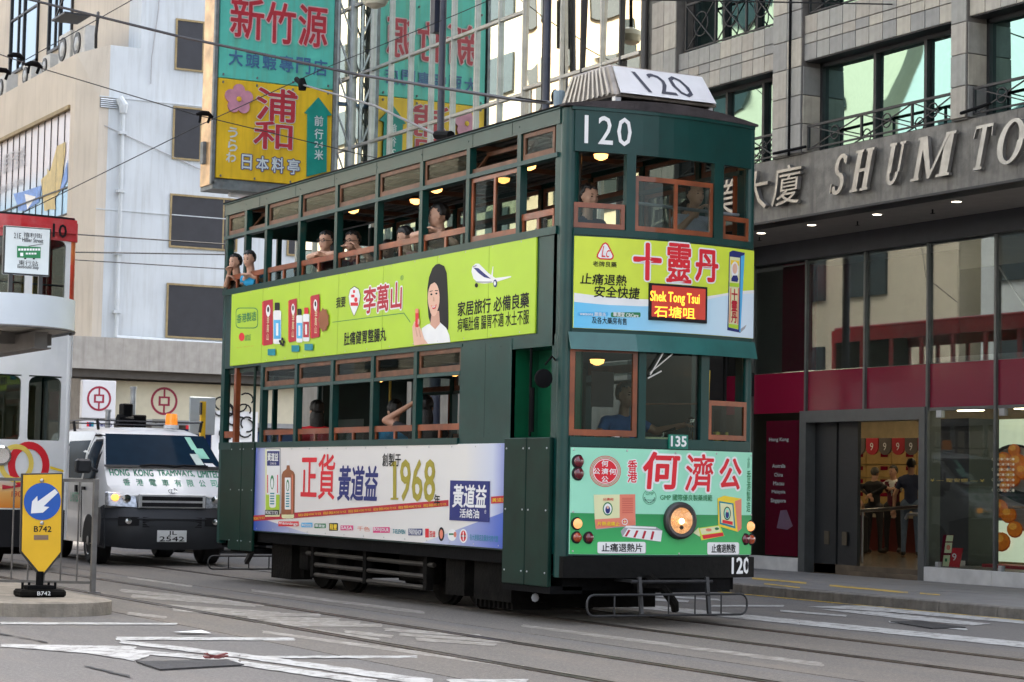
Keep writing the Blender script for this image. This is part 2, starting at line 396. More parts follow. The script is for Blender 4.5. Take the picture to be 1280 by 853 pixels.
ln = B('tram_lane', tram_conc, None, -120, 60, -1.75, 1.1, -.2, .004); ln['kind'] = 'structure'
ln = B('tram_lane', tram_conc, None, -120, 60, -4.2, -1.95, -.2, .004); ln['kind'] = 'structure'
railm = mat('rail_steel', (.10, .085, .075), .38, .8, var=.3, scale=4)
for Y in (-.56, .50, -3.46, -2.42):
    mb = MB().box(-120, 60, Y-.03, Y+.03, -.1, .012).box(-120, 60, Y+.062, Y+.085, -.1, .010); mb.cur = 1; mb.box(-120, 60, Y+.03, Y+.062, -.1, .0065)
    o = mb.build('tram_rail', [railm, pblack]); o['kind'] = 'structure'
# the road beyond the kerb line (cross street) and pavement
side = B('cross_street_surface', asphalt, None, -36, -22.4, 4.18, 60, -.5, 0); side['kind'] = 'structure'
pavm = mat('paving_concrete', (.17, .165, .16), .8, var=.2, scale=2, bump=.3, bscale=60, dirt=.5, dcol=(.09, .085, .08))
jm = mat('paving_joint', (.05, .048, .045), .9, var=.2)
pv = MB().box(-22.4, 60, 4.3, 60, -.5, .098).build('pavement', jm); pv['kind'] = 'structure'
slab_me = MB().box(-.247, .247, -.247, .247, 0, .012).build('paving_slab', pavm, pv); first = True
for i in range(24):
    for j in range(6):
        x = -9.3+i*.5+.25; y = 4.32+j*.5+.25+.01
        o = slab_me if first else slab_me.copy()
        if not first: COL.objects.link(o)
        o.parent = pv; o.location = (x, y, .098+random.uniform(-.0012, .0012)); o.rotation_euler = (random.uniform(-.002, .002), random.uniform(-.002, .002), 0); first = False
o = MB().box(-22.4, -9.31, 4.32, 7.38, .09, .111).box(2.71, 60, 4.32, 7.38, .09, .111).build('distant_paving', pavm, pv, kind='stuff')
kerbm = mat('kerb_granite', (.17, .155, .135), .8, var=.3, scale=7, bump=.4, bscale=40, streak=.5, dcol=(.06, .05, .045))
kb = thing('kerb', 'low grey granite kerb of end to end stones edging the shop pavement', 'kerb', (-4, 4.2, 0), kind='structure')
k0 = MB().box(-.447, .447, 4.15-4.2, .1, -.1, .112).build('kerb_stone', kerbm, None, bevel=.012); k0.parent = kb
for i in range(-20, 10):
    o = k0 if i == -20 else k0.copy()
    if i != -20: COL.objects.link(o)
    o.parent = kb; o.location = (i*.9+4+.3, random.uniform(-.003, .003), random.uniform(-.002, .002))
yl = MB(); 
for px4 in (((940, 722), (1008, 728), (1008, 730), (940, 724)), ((955, 729), (1000, 734), (1000, 735.5), (955, 730.5)), ((1037, 731), (1135, 740), (1135, 742), (1037, 733)), ((1150, 741), (1175, 743), (1175, 744.5), (1150, 742.5))):
    q = [on(u, v, 2, .113) for u, v in px4]; yl.add(q, [(0, 1, 2, 3)])
o = yl.build('pavement_yellow_marking', ypaint); o['kind'] = 'structure'
yl = MB().box(-60, 60, 4.02, 4.09, .003, .006).build('kerbside_yellow_line', ypaint); yl['kind'] = 'structure'

# painted road markings (real strips on the ground)
NM = [0]
def marking(name, pts, z=.0050, m_=None):
    NM[0] += 1; z = .0048+NM[0]*.00006; c0 = [on(u, v, 2, z) for u, v in pts]; q = []
    for i, a in enumerate(c0):       # ragged, worn edge
        b = c0[(i+1) % len(c0)]; n_ = max(1, min(60, int(np.linalg.norm(b-a)/.07)))
        for k in range(n_): p = a+(b-a)*k/n_; q.append((p[0]+random.uniform(-.014, .014), p[1]+random.uniform(-.014, .014), z))
    o = MB().add(q, [tuple(range(len(q)))]).build(name, m_ or wpaint); o['kind'] = 'structure'; return o
def strip(p, q, t0, t1=None, m_=None, z=.005):
    t1 = t1 or t0; marking('lane_marking', [(p[0], p[1]-t0/2), (q[0], q[1]-t1/2), (q[0], q[1]+t1/2), (p[0], p[1]+t0/2)], z, m_)
strip((700, 748), (1000, 778), 5, 6); strip((1000, 778), (1300, 808), 6, 7); strip((760, 741), (900, 750), 2); strip((640, 738), (860, 752), 3)
strip((890, 757.5), (980, 757.5), 2); strip((975, 763.5), (1058, 770), 2.2)
marking('zigzag_marking', [(1010, 758.5), (1080, 757), (1280, 775), (1280, 780), (1110, 765)])
marking('zigzag_marking', [(1020, 761), (1100, 765), (1238, 780), (1215, 782), (1130, 774)], .0095)
marking('zigzag_marking', [(1050, 757), (1115, 758.5), (1075, 759.5)], .0105)
strip((1112, 777.5), (1208, 787), 2.2)
strip((652, 782), (1028, 831), 3, 5, wpaint2); strip((315, 738), (530, 766), 2.5, 4, wpaint2); strip((160, 722), (240, 733), 2, 2.5, wpaint2)
strip((320, 778), (475, 800), 3, 4, wpaint2); strip((330, 790), (640, 832), 3, 5, wpaint2); strip((640, 832), (745, 850), 5, 5, wpaint2)
strip((0, 779), (222, 780), 3, 2); strip((145, 798), (368, 799), 4, 3.5); strip((332, 821.5), (522, 821), 3, 3)
strip((150, 802), (300, 819.5), 4, 6); strip((300, 819.5), (540, 853), 6, 8)
marking('zigzag_marking', [(0, 805), (172, 808), (168, 812), (200, 815), (168, 826), (110, 817), (0, 808)])
strip((175, 815), (300, 826), 5, 5); strip((300, 829), (470, 853), 6, 7)
strip((560, 851), (660, 851), 4, 4); strip((160, 767), (207, 772), 4, 3, wpaint2)
for i, (a, b) in enumerate((((150, 738), (290, 752)), ((165, 745), (320, 757)), ((255, 750), (330, 756)), ((300, 768), (400, 769)), ((310, 772), (425, 775)), ((330, 777), (450, 779)), ((350, 781), (478, 782)), ((430, 789), (490, 796)), ((480, 787), (600, 795)), ((500, 793), (640, 803)), ((520, 799), (620, 806)), ((200, 757), (350, 767)), ((215, 762), (330, 770)))):
    strip(a, b, 4, 4, wpaint2, .0088+i*.0002)
plate = mat('manhole_iron', (.03, .03, .033), .7, .2, var=.3, scale=12, bump=.6, bscale=40)
for lab, pts in (('dark rectangular iron drain cover beside red litter near the traffic island', [(170, 829), (285, 827), (305, 833), (200, 839)]), ('dark iron cover in the road before the shop kerb, right of the tram', [(1113, 778.5), (1150, 778), (1207, 785.5), (1165, 787)])):
    q = [Vector(on(u, v, 2, 0)) for u, v in pts]
    o = MB().prism([v+Vector((0, 0, .004)) for v in q], (0, 0, .009)).build('manhole_cover', plate); single(o, lab, 'manhole cover', 'manhole covers in the road')
sealm = mat('tar_seal', (.025, .025, .027), .7, var=.2)
for a, b, t in (((105, 832), (165, 846), 2), ((0, 792), (60, 803), 1), ((925, 696), (925, 696), 1)):
    if a != b: strip(a, b, t, t, sealm, .0085)
lt = MB(); c = Vector(on(268, 822, 2, .02))
for i in range(7):
    a = random.uniform(0, 6.28); lt.bar(c+Vector((random.uniform(-.04, .04), random.uniform(-.06, .06), 0)), c+Vector((.05*math.cos(a), .09*math.sin(a), random.uniform(0, .03))), .035, .008)
single(lt.build('street_litter', mat('red_litter', (.16, .03, .03), .7)), 'crumpled dark red litter lying beside the iron drain cover', 'litter')
c = Vector(on(240, 791, 2, .012)); single(MB().add([c+Vector((-.1, -.12, 0)), c+Vector((.06, -.1, .01)), c+Vector((.08, .13, .0)), c+Vector((-.06, .1, .015))], [(0, 1, 2, 3)]).build('paper_scrap', white), 'pale paper scrap lying on the road right of the island', 'litter')

# ------------------------------------------------------------------ traffic island with fence, guide sign, shelter
conc = mat('island_concrete', (.25, .22, .18), .85, var=.25, scale=5, bump=.5, bscale=45, streak=.5, dcol=(.1, .09, .075))
isl = []
cx, cy, r_ = -2.35, -4.88, .62
for k in range(0, 13): a = R(-90+k*15); isl.append((cx+.55*math.cos(a), cy+r_*math.sin(a)))
isl += [(-30, cy+r_), (-30, cy-r_)]
mb = MB(); n_ = len(isl)
inner = [(cx+(x-cx)*.93 if x > -20 else x, cy+(y-cy)*.93) for x, y in isl]
mb.add([(x, y, 0) for x, y in isl]+[(x, y, .115) for x, y in isl]+[(x, y, .13) for x, y in inner], [(i, (i+1) % n_, n_+(i+1) % n_, n_+i) for i in range(n_)]+[(n_+i, n_+(i+1) % n_, 2*n_+(i+1) % n_, 2*n_+i) for i in range(n_)]+[tuple(range(2*n_, 3*n_))])
o = mb.build('traffic_island', conc); o['kind'] = 'structure'
# railing runs across the island end
fm = mat('railing_grey_paint', (.13, .125, .12), .45, .5, var=.25, scale=9, dirt=.4, dcol=(.1, .06, .04))
P0 = Vector((-3.14, -4.17, .13)); dr = Vector((-.472, -.8816, 0)); fe = thing('pedestrian_railing', 'grey steel pedestrian railing of vertical bars across the traffic island', 'railing', tuple(P0))
for k in (0, 1):
    p = P0+dr*(k*2.0); MB().box(p.x-.024, p.x+.024, p.y-.024, p.y+.024, .13, 1.2).build('post', fm, fe, bevel=.004)
    MB().box(p.x-.06, p.x+.06, p.y-.06, p.y+.06, .13, .145).build('base_plate', fm, fe)
MB().bar(P0+Vector((0, 0, 1.05))+dr*.02, P0+dr*1.98+Vector((0, 0, 1.05)), .03).build('top_rail', fm, fe)
MB().bar(P0+Vector((0, 0, .1))+dr*.02, P0+dr*1.98+Vector((0, 0, .1)), .03, .025).build('bottom_rail', fm, fe)
for k in range(1, 13):
    p = P0+dr*(k*.153); MB().tube([p+Vector((0, 0, .11)), p+Vector((0, 0, 1.04))], .0085, 8).build('bar', fm, fe)
# second railing further along the island
P1 = P0+dr*.0+Vector((-6, 0, 0))
# guide sign
yelm = mat('reflective_yellow', (.78, .45, .01), .4, var=.06, scale=3, dirt=.25, dcol=(.5, .32, .05)); signb = mat('sign_black', (.02, .02, .02), .4)
SX = -2.6; gs = thing('guide_sign', 'yellow shield shaped traffic sign with white arrow on blue disc, marked B742', 'traffic sign', (SX, -4.83, .13)); SG = planeX(SX)
z7 = zm(0, 430, .3868)
def outline(pts, g=1.0): return pts
face = [(29, 594), (77, 593), (75.5, 690), (52, 719), (27, 689)]
fo = [(27, 592), (79, 591), (77.5, 691), (52, 724), (25, 690)]
q = [SG.px2(*p) for p in fo]; MB().prism([(SX-.03, a, b) for a, b in q], (.03, 0, 0)).build('sign_border', signb, gs, bevel=.004)
q = [SG.px2(*p) for p in face]; MB().prism([(SX+.001, a, b) for a, b in q], (.006, 0, 0)).build('sign_plate', yelm, gs)
cb = mat('sign_blue', (.01, .09, .42), .4, var=.04)
cy_, cz_ = SG.px2(52.5, 627); ry, rz = .163, .175
MB().add([(SX+.012, cy_+.17*math.cos(i*math.pi/18), cz_+.168*math.sin(i*math.pi/18)) for i in range(36)], [tuple(range(36))]).build('blue_disc', cb, gs)
aw = [(68, 611.5), (72, 616), (54, 633), (61, 634), (53, 641), (38, 642), (39.5, 627), (46, 620), (46.5, 627)]
poly(SG, aw, white, gs, .015, 'arrow'); text('B742', SG, [(42, 665), (64, 658)], pblack, gs, .010, bold=.03, name='sign_number')
poly(SG, [(42, 669), (60, 669), (60, 675), (42, 675)], mat('grey_brown_tape', (.2, .13, .09), .6), gs, .010, 'tape_patch')
for p in ((52, 601), (52, 654)): a, b = SG.px2(*p); MB().lathe((SX+.008, a, b), (1, 0, 0), [(.018, 0), (.018, .006), (.008, .012)], 10).build('bolt', steel, gs)
MB().tube([(SX-.01, -4.83, .2), (SX-.01, -4.83, .36)], .035, 10).build('stem', black, gs)
MB().box(SX-.16, SX+.1, -5.03, -4.61, .13, .2).build('base_block', blackD, gs, bevel=.02); MB().box(SX-.1, SX+.05, -4.95, -4.71, .2, .235).build('base_flange', black, gs, bevel=.006)
for yy in (-4.98, -4.92, -4.74, -4.68): MB().tube([(SX-.03, yy, .2), (SX-.03, yy, .26)], .012, 6).build('bolt', black, gs)
text('B742', planeX(SX+.1), [(-4.88, .15), (-4.76, .185)], white, gs, .003, name='base_number', px=False)
# shelter
shm = mat('shelter_white_paint', (.62, .68, .74), .45, var=.05, scale=2, dirt=.15, dcol=(.4, .42, .42)); shg = mat('shelter_grey_beam', (.11, .105, .1), .5, var=.2)
sh = thing('tram_stop_shelter', 'tram stop shelter with smooth white rounded roof edge above the railing', 'shelter', (-6, -5.2, .13))
pl_ = []
for k in range(0, 25): a = R(-90+k*7.5); pl_.append((-3.0+.85*math.cos(a), -5.25+.74*math.sin(a)))
pl_ += [(-9.5, -4.51), (-9.5, -5.99)]; n_ = len(pl_)
mb = MB().add([(x, y, 2.53) for x, y in pl_]+[(x, y, 2.82) for x, y in pl_], [(i, (i+1) % n_, n_+(i+1) % n_, n_+i) for i in range(n_)]+[tuple(range(n_, 2*n_))]); mb.build('roof_fascia', shm, sh, smooth=True)
sf = [(-3.0+(x+3)*.96 if x > -3.1 else x, -5.25+(y+5.25)*.96) for x, y in pl_]
MB().add([(x, y, 2.55) for x, y in sf], [tuple(range(n_))]).build('soffit', mat('shelter_soffit', (.42, .4, .36), .5, var=.1), sh)
MB().tube([(x, y, 2.532) for x, y in pl_[:25]], .012, 6).build('roof_lip', shg, sh)
MB().box(-9.3, -2.62, -4.95, -4.83, 2.38, 2.52).box(-9.3, -2.6, -4.98, -4.80, 2.365, 2.38).build('roof_beam', shg, sh)
MB().box(-3.4, -3.28, -5.9, -4.6, 2.44, 2.545).build('cross_beam', shg, sh)
MB().tube([(-6.4, -5.9, .13), (-6.4, -5.9, 2.5)], .06, 12).build('post', shg, sh); MB().tube([(-9.2, -5.9, .13), (-9.2, -5.9, 2.5)], .06, 12).build('post', shg, sh)
MB().lathe((-2.75, -5.32, 2.52), (0, 0, -1), [(.10, 0), (.095, .03), (.06, .07), (.01, .085)], 16).build('bulkhead_lamp', mat('lamp_bowl', (.2, .17, .13), .3), sh, smooth=True)
ts = thing('tram_stop_sign', 'square white tram stop sign 21E with green tram pictogram on the shelter roof', 'sign', (-3, -4.94, 2.82)); TS = planeX(-3.0)
MB().box(-3.05, -3.0, -5.16, -4.72, 3.06, 3.51).build('sign_frame', signb, ts, bevel=.006); MB().box(-2.999, -2.995, -5.145, -4.735, 3.075, 3.495).build('sign_face', mat('sign_face_white', (.62, .66, .66), .4, var=.04), ts)
for yy in (-5.08, -4.80): MB().box(-3.045, -3.01, yy-.018, yy+.018, 2.815, 3.06).build('post', signb, ts)
z8 = zm(0, 250, .2695)
text('21E', TS, [(63, 178), (97, 155)], pblack, ts, .008, pf=z8); text('禧利街', TS, [(108, 173), (195, 157)], pblack, ts, .008, pf=z8); text('Hillier Street', TS, [(102, 194), (200, 182)], pblack, ts, .008, pf=z8, bold=.02)
text('東行站', TS, [(85, 303), (176, 285)], pblack, ts, .008, pf=z8); text('Eastbound Stop', TS, [(80, 321), (178, 307)], pblack, ts, .008, pf=z8, bold=.02)
art(ts, TS, z8, 'tram_pictogram', [(pgreen, [(78, 214), (188, 220), (187, 272), (78, 268)])]+[(white, rr(84+i*13, 226, 94+i*13, 236)) for i in range(8)]+[(white, rr(118+i*13, 246, 128+i*13, 254)) for i in range(4)]+[(white, rr(92, 246, 106, 262)), (pblack, rr(110, 270, 120, 276)), (pblack, rr(150, 271, 160, 277)), (pblack, [(130, 214), (200, 204), (200, 206), (131, 217)])], .008)
# ------------------------------------------------------------------ the green tram
T = thing('double_deck_tram', 'dark green double deck tram number 120 with lime and mint advertisements, open windows and passengers', 'tram', (-4, 0, 0))
XB = -8.34
def sb(name, s, x0, x1, z0, z1, mt, out=0, th=.05, bevel=0):
    return B(name, mt, T, x0, x1, s*(1-th), s*(1+out), z0, z1, bevel=bevel)
UP_ = [-7.64, -6.98, -5.97, -4.94, -3.89, -2.82, -1.79, -.76]
LP_ = [-6.98, -5.95, -4.94, -3.89, -2.86]
tgl = glass('tram_window_glass', (.6, .65, .63), 1.14)
tgl2 = glass('tram_windscreen_glass', (.7, .76, .74), 1.35)
def win(s, x0, x1, z0, z1, wood_, out=-.01, w=.035, mullions=()):
    """a wood framed sash with its pane"""
    y0, y1 = s*(1+out-.03), s*(1+out)
    mb = MB().box(x0, x1, y0, y1, z1-w, z1).box(x0, x1, y0, y1, z0, z0+w*1.3).box(x0, x0+w, y0, y1, z0+w*1.3, z1-w).box(x1-w, x1, y0, y1, z0+w*1.3, z1-w)
    for q in mullions: mb.box(q-w/2, q+w/2, y0+s*.002, y1-s*.002, z0+w*1.3, z1-w)
    f = mb.build('window_sash', wood_, T)
    ym = s*(1+out-.015); MB().box(x0+w*.9, x1-w*.9, ym-.002, ym+.002, z0+w, z1-w*.9).build('glass_pane', tgl, f)
for s in (-1, 1):
    sb('cant_rail', s, XB, .0, 4.44, 4.575, green, .012); sb('gutter', s, XB-.01, .02, 4.575, 4.60, greenL, .03, .06)
    sb('transom', s, XB, -.03, 4.145, 4.185, greenL, .018, .07); sb('waist_rail', s, XB, -.03, 3.455, 3.525, green, .02, .07)
    sb('waist_panel', s, XB, -.03, 2.56, 3.455, green, 0, .04)
    for X in UP_: sb('window_post', s, X-.036, X+.036, 3.525, 4.145, green, .012, .06); sb('window_post', s, X-.036, X+.036, 4.185, 4.44, green, .012, .06)
    sb('corner_post', s, XB, XB+.09, .45, 4.44, green, .006, .09, .01)
    xs = [XB+.09]+UP_+[-.09]
    for i in range(9):
        a, b = xs[i]+.036, xs[i+1]-.036
        if i == 0: a = xs[0]
        if s == -1 and i in (1, 7):      # hoppers tilted open
            y = s*.98; f = MB(); 
            for q in ((a, a+.035), (b-.035, b)): f.hexa([(q[0], y, 4.19), (q[1], y, 4.19), (q[1], y+.03, 4.19), (q[0], y+.03, 4.19), (q[0], y+.16, 4.40), (q[1], y+.16, 4.40), (q[1], y+.19, 4.40), (q[0], y+.19, 4.40)])
            f.box(a, b, y, y+.03, 4.187, 4.235).box(a, b, y+.15, y+.19, 4.37, 4.41); f = f.build('window_sash', woodD, T)
            MB().add([(a, y+.02, 4.22), (b, y+.02, 4.22), (b, y+.16, 4.38), (a, y+.16, 4.38)], [(0, 1, 2, 3)]).build('glass_pane', tgl, f)
        else: win(s, a+.004, b-.004, 4.19, 4.435, woodD, w=.04)
        # inner teak lining of the posts
        MB().box(b-.002, b+.01, s*.925, s*.97, 3.525, 4.145).build('post_lining', wood, T)
        if i == 7 or (s == 1 and i in (2, 5)): win(s, a+.004, b-.004, 3.53, 4.14, wood, mullions=((a+b)/2,), w=.04)
        else:   # dropped sash: top rail with the pane below
            r = MB().box(a, b, s*.955, s*.99, 3.635, 3.695).box(a, a+.03, s*.955, s*.985, 3.53, 3.635).box(b-.03, b, s*.955, s*.985, 3.53, 3.635).box((a+b)/2-.02, (a+b)/2+.02, s*.956, s*.985, 3.53, 3.635).build('dropped_sash', wood, T)
            MB().box(a+.03, b-.03, s*.968, s*.971, 3.53, 3.64).build('glass_pane', tgl, r)
    # lower deck
    sb('lower_header', s, -7.02, -1.84, 2.53, 2.56, green, .01, .06)
    for X in LP_: sb('window_post', s, X-.038, X+.038, 1.66, 2.53, green, .014, .06)
    sb('lower_transom', s, -6.94, -1.88, 2.265, 2.30, greenL, .01, .05); sb('lower_sill', s, -7.3, -1.88, 1.595, 1.66, green, .022, .06)
    xs = LP_+[-1.84]
    for i in range(5):
        a, b = xs[i]+.04, xs[i+1]-.04
        win(s, a, b, 2.305, 2.53, woodD, w=.045)
        MB().box(b-.004, b+.01, s*.925, s*.97, 1.66, 2.265).build('post_lining', wood, T)
        r = MB().box(a, b, s*.955, s*.99, 1.74, 1.80).box(a, a+.03, s*.955, s*.985, 1.665, 1.74).box(b-.03, b, s*.955, s*.985, 1.665, 1.74).box((a+b)/2-.02, (a+b)/2+.02, s*.956, s*.985, 1.665, 1.74).build('dropped_sash', wood, T)
        MB().box(a+.03, b-.03, s*.968, s*.971, 1.665, 1.745).build('glass_pane', tgl, r)
    sb('plain_panel', s, -1.88, -.84, 1.60, 2.56, green, .004, .04); sb('lower_panel', s, -7.12, -.84, .62, 1.595, green, 0, .04)
    sb('sole_bar', s, -7.12, -.86, .50, .62, black, -.04, .1)
# rear platform, near side: open doorway with a low folding door
MB().tube([(-7.3, -.97, 1.6), (-7.3, -.97, 2.56)], .018, 8).build('hand_pole', greenD, T)
B('door_pillar', wood, T, -7.93, -7.86, -.99, -.93, 1.66, 2.56); B('rear_window_post', green, T, -8.28, -8.22, -1.005, -.95, 1.66, 2.56)
B('rear_window_rail', wood, T, -8.22, -7.94, -.99, -.95, 1.72, 1.80)
for a, b in ((-7.88, -7.5), (-7.49, -7.1)):
    d = B('platform_door', greenD, T, a, b, -1.035, -1.0, .39, 1.665, bevel=.006)
    for zz in (.5, 1.1, 1.58):
        for xx in (a+.05, b-.05): MB().lathe((xx, -1.035, zz), (0, -1, 0), [(.009, 0), (.006, .006)], 6).build('rivet', steel, d)
B('rear_side_panel', greenD, T, -8.34, -7.89, -1.004, -.96, .49, 1.58); B('rear_side_rail', green, T, -8.34, -7.89, -1.012, -.95, 1.58, 1.665); B('platform_step', black, T, -7.9, -7.1, -.99, -.7, .36, .42)
# front doorway, near side
B('door_recess', greenB, T, -.84, -.06, -.72, -.70, .62, 2.56); B('door_recess_side', greenB, T, -.86, -.84, -1.0, -.7, .62, 2.56); B('door_header', green, T, -.86, -.05, -1.0, -.7, 2.46, 2.56)
MB().tube([(-.50, -.985, 1.66), (-.50, -.985, 2.46)], .013, 8).tube([(-.46, -.985, 1.7), (-.46, -.985, 2.1)], .02, 8).build('grab_rail', black, T)
for a, b in ((-.875, -.455), (-.445, -.02)):
    d = B('cab_door_leaf', greenD, T, a, b, -1.045, -1.005, .33, 1.645, bevel=.006)
    for zz in (.45, 1.0, 1.55):
        for xx in (a+.05, b-.05): MB().lathe((xx, -1.045, zz), (0, -1, 0), [(.010, 0), (.006, .007)], 6).build('rivet', steel, d)
B('cab_step', black, T, -.88, .0, -1.03, -.7, .27, .335)
# mirrors
mr = MB().tube([(-.03, -1.0, 2.33), (.02, -1.06, 2.36), (.0, -1.12, 2.28)], .009, 6).build('mirror_arm', black, T)
MB().lathe((-.0, -1.13, 2.16), (1, 0, 0), [(.06, -.03), (.085, -.015), (.085, .01), (.075, .015)], 16).build('mirror', black, T, smooth=True)
for v in T.children[-1].data.vertices: v.co.z = 2.17+(v.co.z-2.16)*1.4
MB().box(.03, .06, 1.03, 1.07, 2.08, 2.30).tube([(.03, 1.0, 2.3), (.04, 1.05, 2.32)], .008, 6).build('mirror', black, T, bevel=.008)
# ---- curved front
def fpan(name, y0, y1, z0, z1, mt, off=0, th=.05, n=12, parent=T):
    vs = []; fs = []
    for i in range(n+1):
        y = y0+(y1-y0)*i/n; X = FR(y)+off; vs += [(X, y, z0), (X, y, z1), (X-th, y, z1), (X-th, y, z0)]
    for i in range(n):
        for k in range(4): fs.append((4*i+k, 4*i+4+k, 4*i+4+(k+1) % 4, 4*i+(k+1) % 4))
    fs += [(0, 1, 2, 3), (4*n+3, 4*n+2, 4*n+1, 4*n)]
    return MB().add(vs, fs).build(name, mt, parent)
for xx, yy, r_ in ((.03, -.92, .084), (.075, .975, .045)): MB().tube([(xx, yy, .42), (xx, yy, 4.575)], r_, 20).build('front_corner_post', green, T, smooth=True)
for s in (-1, 1): B('front_corner_infill', green, T, -.09, .03, s*.955, s*1.0, .62, 4.57)
fpan('destination_fascia', -.93, .99, 4.185, 4.575, green); fpan('front_gutter', -.96, 1.0, 4.555, 4.585, green, .014)
fpan('front_waist_rail', -.93, .99, 3.44, 3.50, green, .012); fpan('front_waist_panel', -.93, .99, 2.56, 3.44, green)
fpan('front_belt', -.93, .99, 1.575, 1.655, green, .01); fpan('front_dash_panel', -.93, .99, .61, 1.575, green)
hood = fpan('sun_visor', -.97, 1.01, 2.42, 2.575, mat('visor_green', (.02, .11, .1), .3, var=.2, scale=3, coat=.4, bump=.25, bscale=3), .03, .012, 16)
for v in hood.data.vertices:
    if v.co.z < 2.45: v.co.x += .05
fpan('front_bumper', -.985, 1.03, .42, .605, mat('bumper_black', (.002, .002, .002), .6, spec=.15, var=.5, scale=20, bump=.25, bscale=20), .035, .1); fpan('front_skirt', -.2, .75, .29, .42, black, .0, .2); B('front_skirt_box', black, T, -.6, .0, -.9, .9, .3, .42)
for y0, y1 in ((-.295, -.223), (.369, .462)): fpan('cab_post', y0, y1, 1.655, 2.56, green, .004, .06, 2)
for y0, y1 in ((-.445, -.357), (.493, .605)):
    fpan('front_post', y0, y1, 3.50, 4.185, green, .004, .06, 2)

def fsash(y0, y1, z0, z1, w=.05, mull=None, top=True, wd=wood):
    h = fpan('front_sash', y0, y1, z0, z0+w, wd, -.012, .03, 4)
    if top: fpan('sash_rail', y0, y1, z1-w, z1, wd, -.012, .03, 4, h)
    for a in (y0, y1-w*.8): fpan('sash_stile', a, a+w*.8, z0+w, z1-w, wd, -.012, .03, 1, h)
    if mull is not None: fpan('sash_stile', mull-w*.4, mull+w*.4, z0+w, z1-w, wd, -.013, .03, 1, h)
    fpan('glass_pane', y0+w*.7, y1-w*.7, z0+w*.8, z1-w*.8, tgl2, -.024, .004, 3, h)
fsash(-.92, -.45, 3.505, 3.73, .045); fsash(-.355, .49, 3.505, 4.0, .045, .07); fsash(.61, .945, 3.505, 3.72, .045)
fsash(-.93, -.30, 1.665, 2.46, .055); fpan('glass_pane', -.22, .365, 1.66, 2.56, tgl2, -.03, .004, 6)
fsash(.47, .95, 1.665, 2.02, .045)

MB().bar((.25, -.05, 2.43), (.27, -.2, 2.22), .012).bar((.25, .06, 2.43), (.27, -.2, 2.24), .01).bar((.27, -.22, 2.19), (.27, -.08, 2.26), .012).build('windscreen_wiper', steel, T)
MB().box(.2, .26, .04, .2, 2.41, 2.47).build('wiper_motor', black, T, bevel=.01)
# ---- roof
mb = MB(); ny = 12; rows = []
xsr = [XB-.02, -4, 0]; vs = []; fs = []
for i in range(ny+1):
    y = -1.03+2.06*i/ny; zc = 4.605+.07*(1-(y/1.03)**2); vs += [(XB-.03, y, zc), (FR(min(1, abs(y)))+.02, y, zc), (XB-.03, y, 4.585), (FR(min(1, abs(y)))+.02, y, 4.585)]
for i in range(ny): a = 4*i; b = a+4; fs += [(a, a+1, b+1, b), (a+2, b+2, b+3, a+3), (a+1, a+3, b+3, b+1), (a, b, b+2, a+2)]
fs += [(0, 2, 3, 1), (4*ny, 4*ny+1, 4*ny+3, 4*ny+2)]
MB().add(vs, fs).build('roof', mat('tarred_roof', (.035, .028, .03), .8, var=.4, scale=6, bump=.6, bscale=14), T)
fpan('roof_trim', -.9, .95, 4.585, 4.63, mat('tarred_roof', ), -.03, .06)
for X in (-1.36,): pass
for X in UP_: MB().lathe((X, -1.013, 4.51), (0, -1, 0), [(.009, 0), (.005, .005)], 6).build('rivet', green, T)
for X in (-7.2, -6.1, -5.0, -3.9, -2.8, -1.7, -.9): B('cant_rail_joint', black, T, X-.003, X+.003, -1.0135, -1.0, 4.445, 4.574)
for k in range(6): MB().lathe((-1.86+k*.2, -1.004, 2.5), (0, -1, 0), [(.007, 0), (.004, .004)], 6).build('rivet', greenL, T); MB().lathe((-1.86+k*.2, -1.004, 1.7), (0, -1, 0), [(.007, 0), (.004, .004)], 6).build('rivet', greenL, T)
B('panel_joint', black, T, -1.362, -1.358, -1.0045, -1.0, 1.66, 2.54)
# route number box on the roof
rbm = mat('route_box_metal', (.5, .5, .52), .35, .55, var=.2, scale=8, dirt=.3, dcol=(.25, .22, .2)); rbs = mat('route_box_side', (.27, .24, .21), .45, .6, var=.3, scale=8)
b0 = [(-.10, -.38, 4.77), (-.10, .74, 4.77), (-1.15, .74, 4.80), (-1.15, -.38, 4.80)]; t0 = [(-.32, -.33, 5.10), (-.32, .69, 5.10), (-1.02, .69, 5.10), (-1.02, -.33, 5.10)]
rb = MB().hexa([b0[0], b0[3], b0[2], b0[1], t0[0], t0[3], t0[2], t0[1]]).build('route_number_box', rbs, T, bevel=.02)
MB().hexa([(-.08, -.33, 4.80), (-.10, -.33, 4.80), (-.10, .70, 4.80), (-.08, .70, 4.80), (-.285, -.30, 5.08), (-.305, -.30, 5.08), (-.305, .67, 5.08), (-.285, .67, 5.08)]).build('number_plate_face', mat('number_face', (.62, .62, .64), .4, var=.08, scale=3, dirt=.3, dcol=(.4, .38, .38)), rb)
for i in range(10):
    f = i/9*.86+.07; x0 = -.14+(-1.12+.14)*f; x1 = -.35+(-1.0+.35)*f
    MB().bar((x0, -.385, 4.80), (x1, -.34, 5.07), .03, .02, (0, 1, 0)).build('ridge', mat('ridge_metal', (.42, .39, .35), .4, .6), rb)
MB().box(-1.1, -.2, -.36, .70, 4.64, 4.79).build('box_base', black, rb); MB().box(-.2, -.14, -.36, -.30, 4.66, 4.80).box(-.2, -.14, .66, .70, 4.66, 4.80).box(-.9, -.8, -.38, -.32, 4.66, 4.80).build('box_bracket', rbm, rb)
fc = [(-.08, -.33), (-.08, .70)]
RBX = Surf(lambda a, b, o: (-.08-.205*(b-4.80)/.28+o, a+.0, b), None)
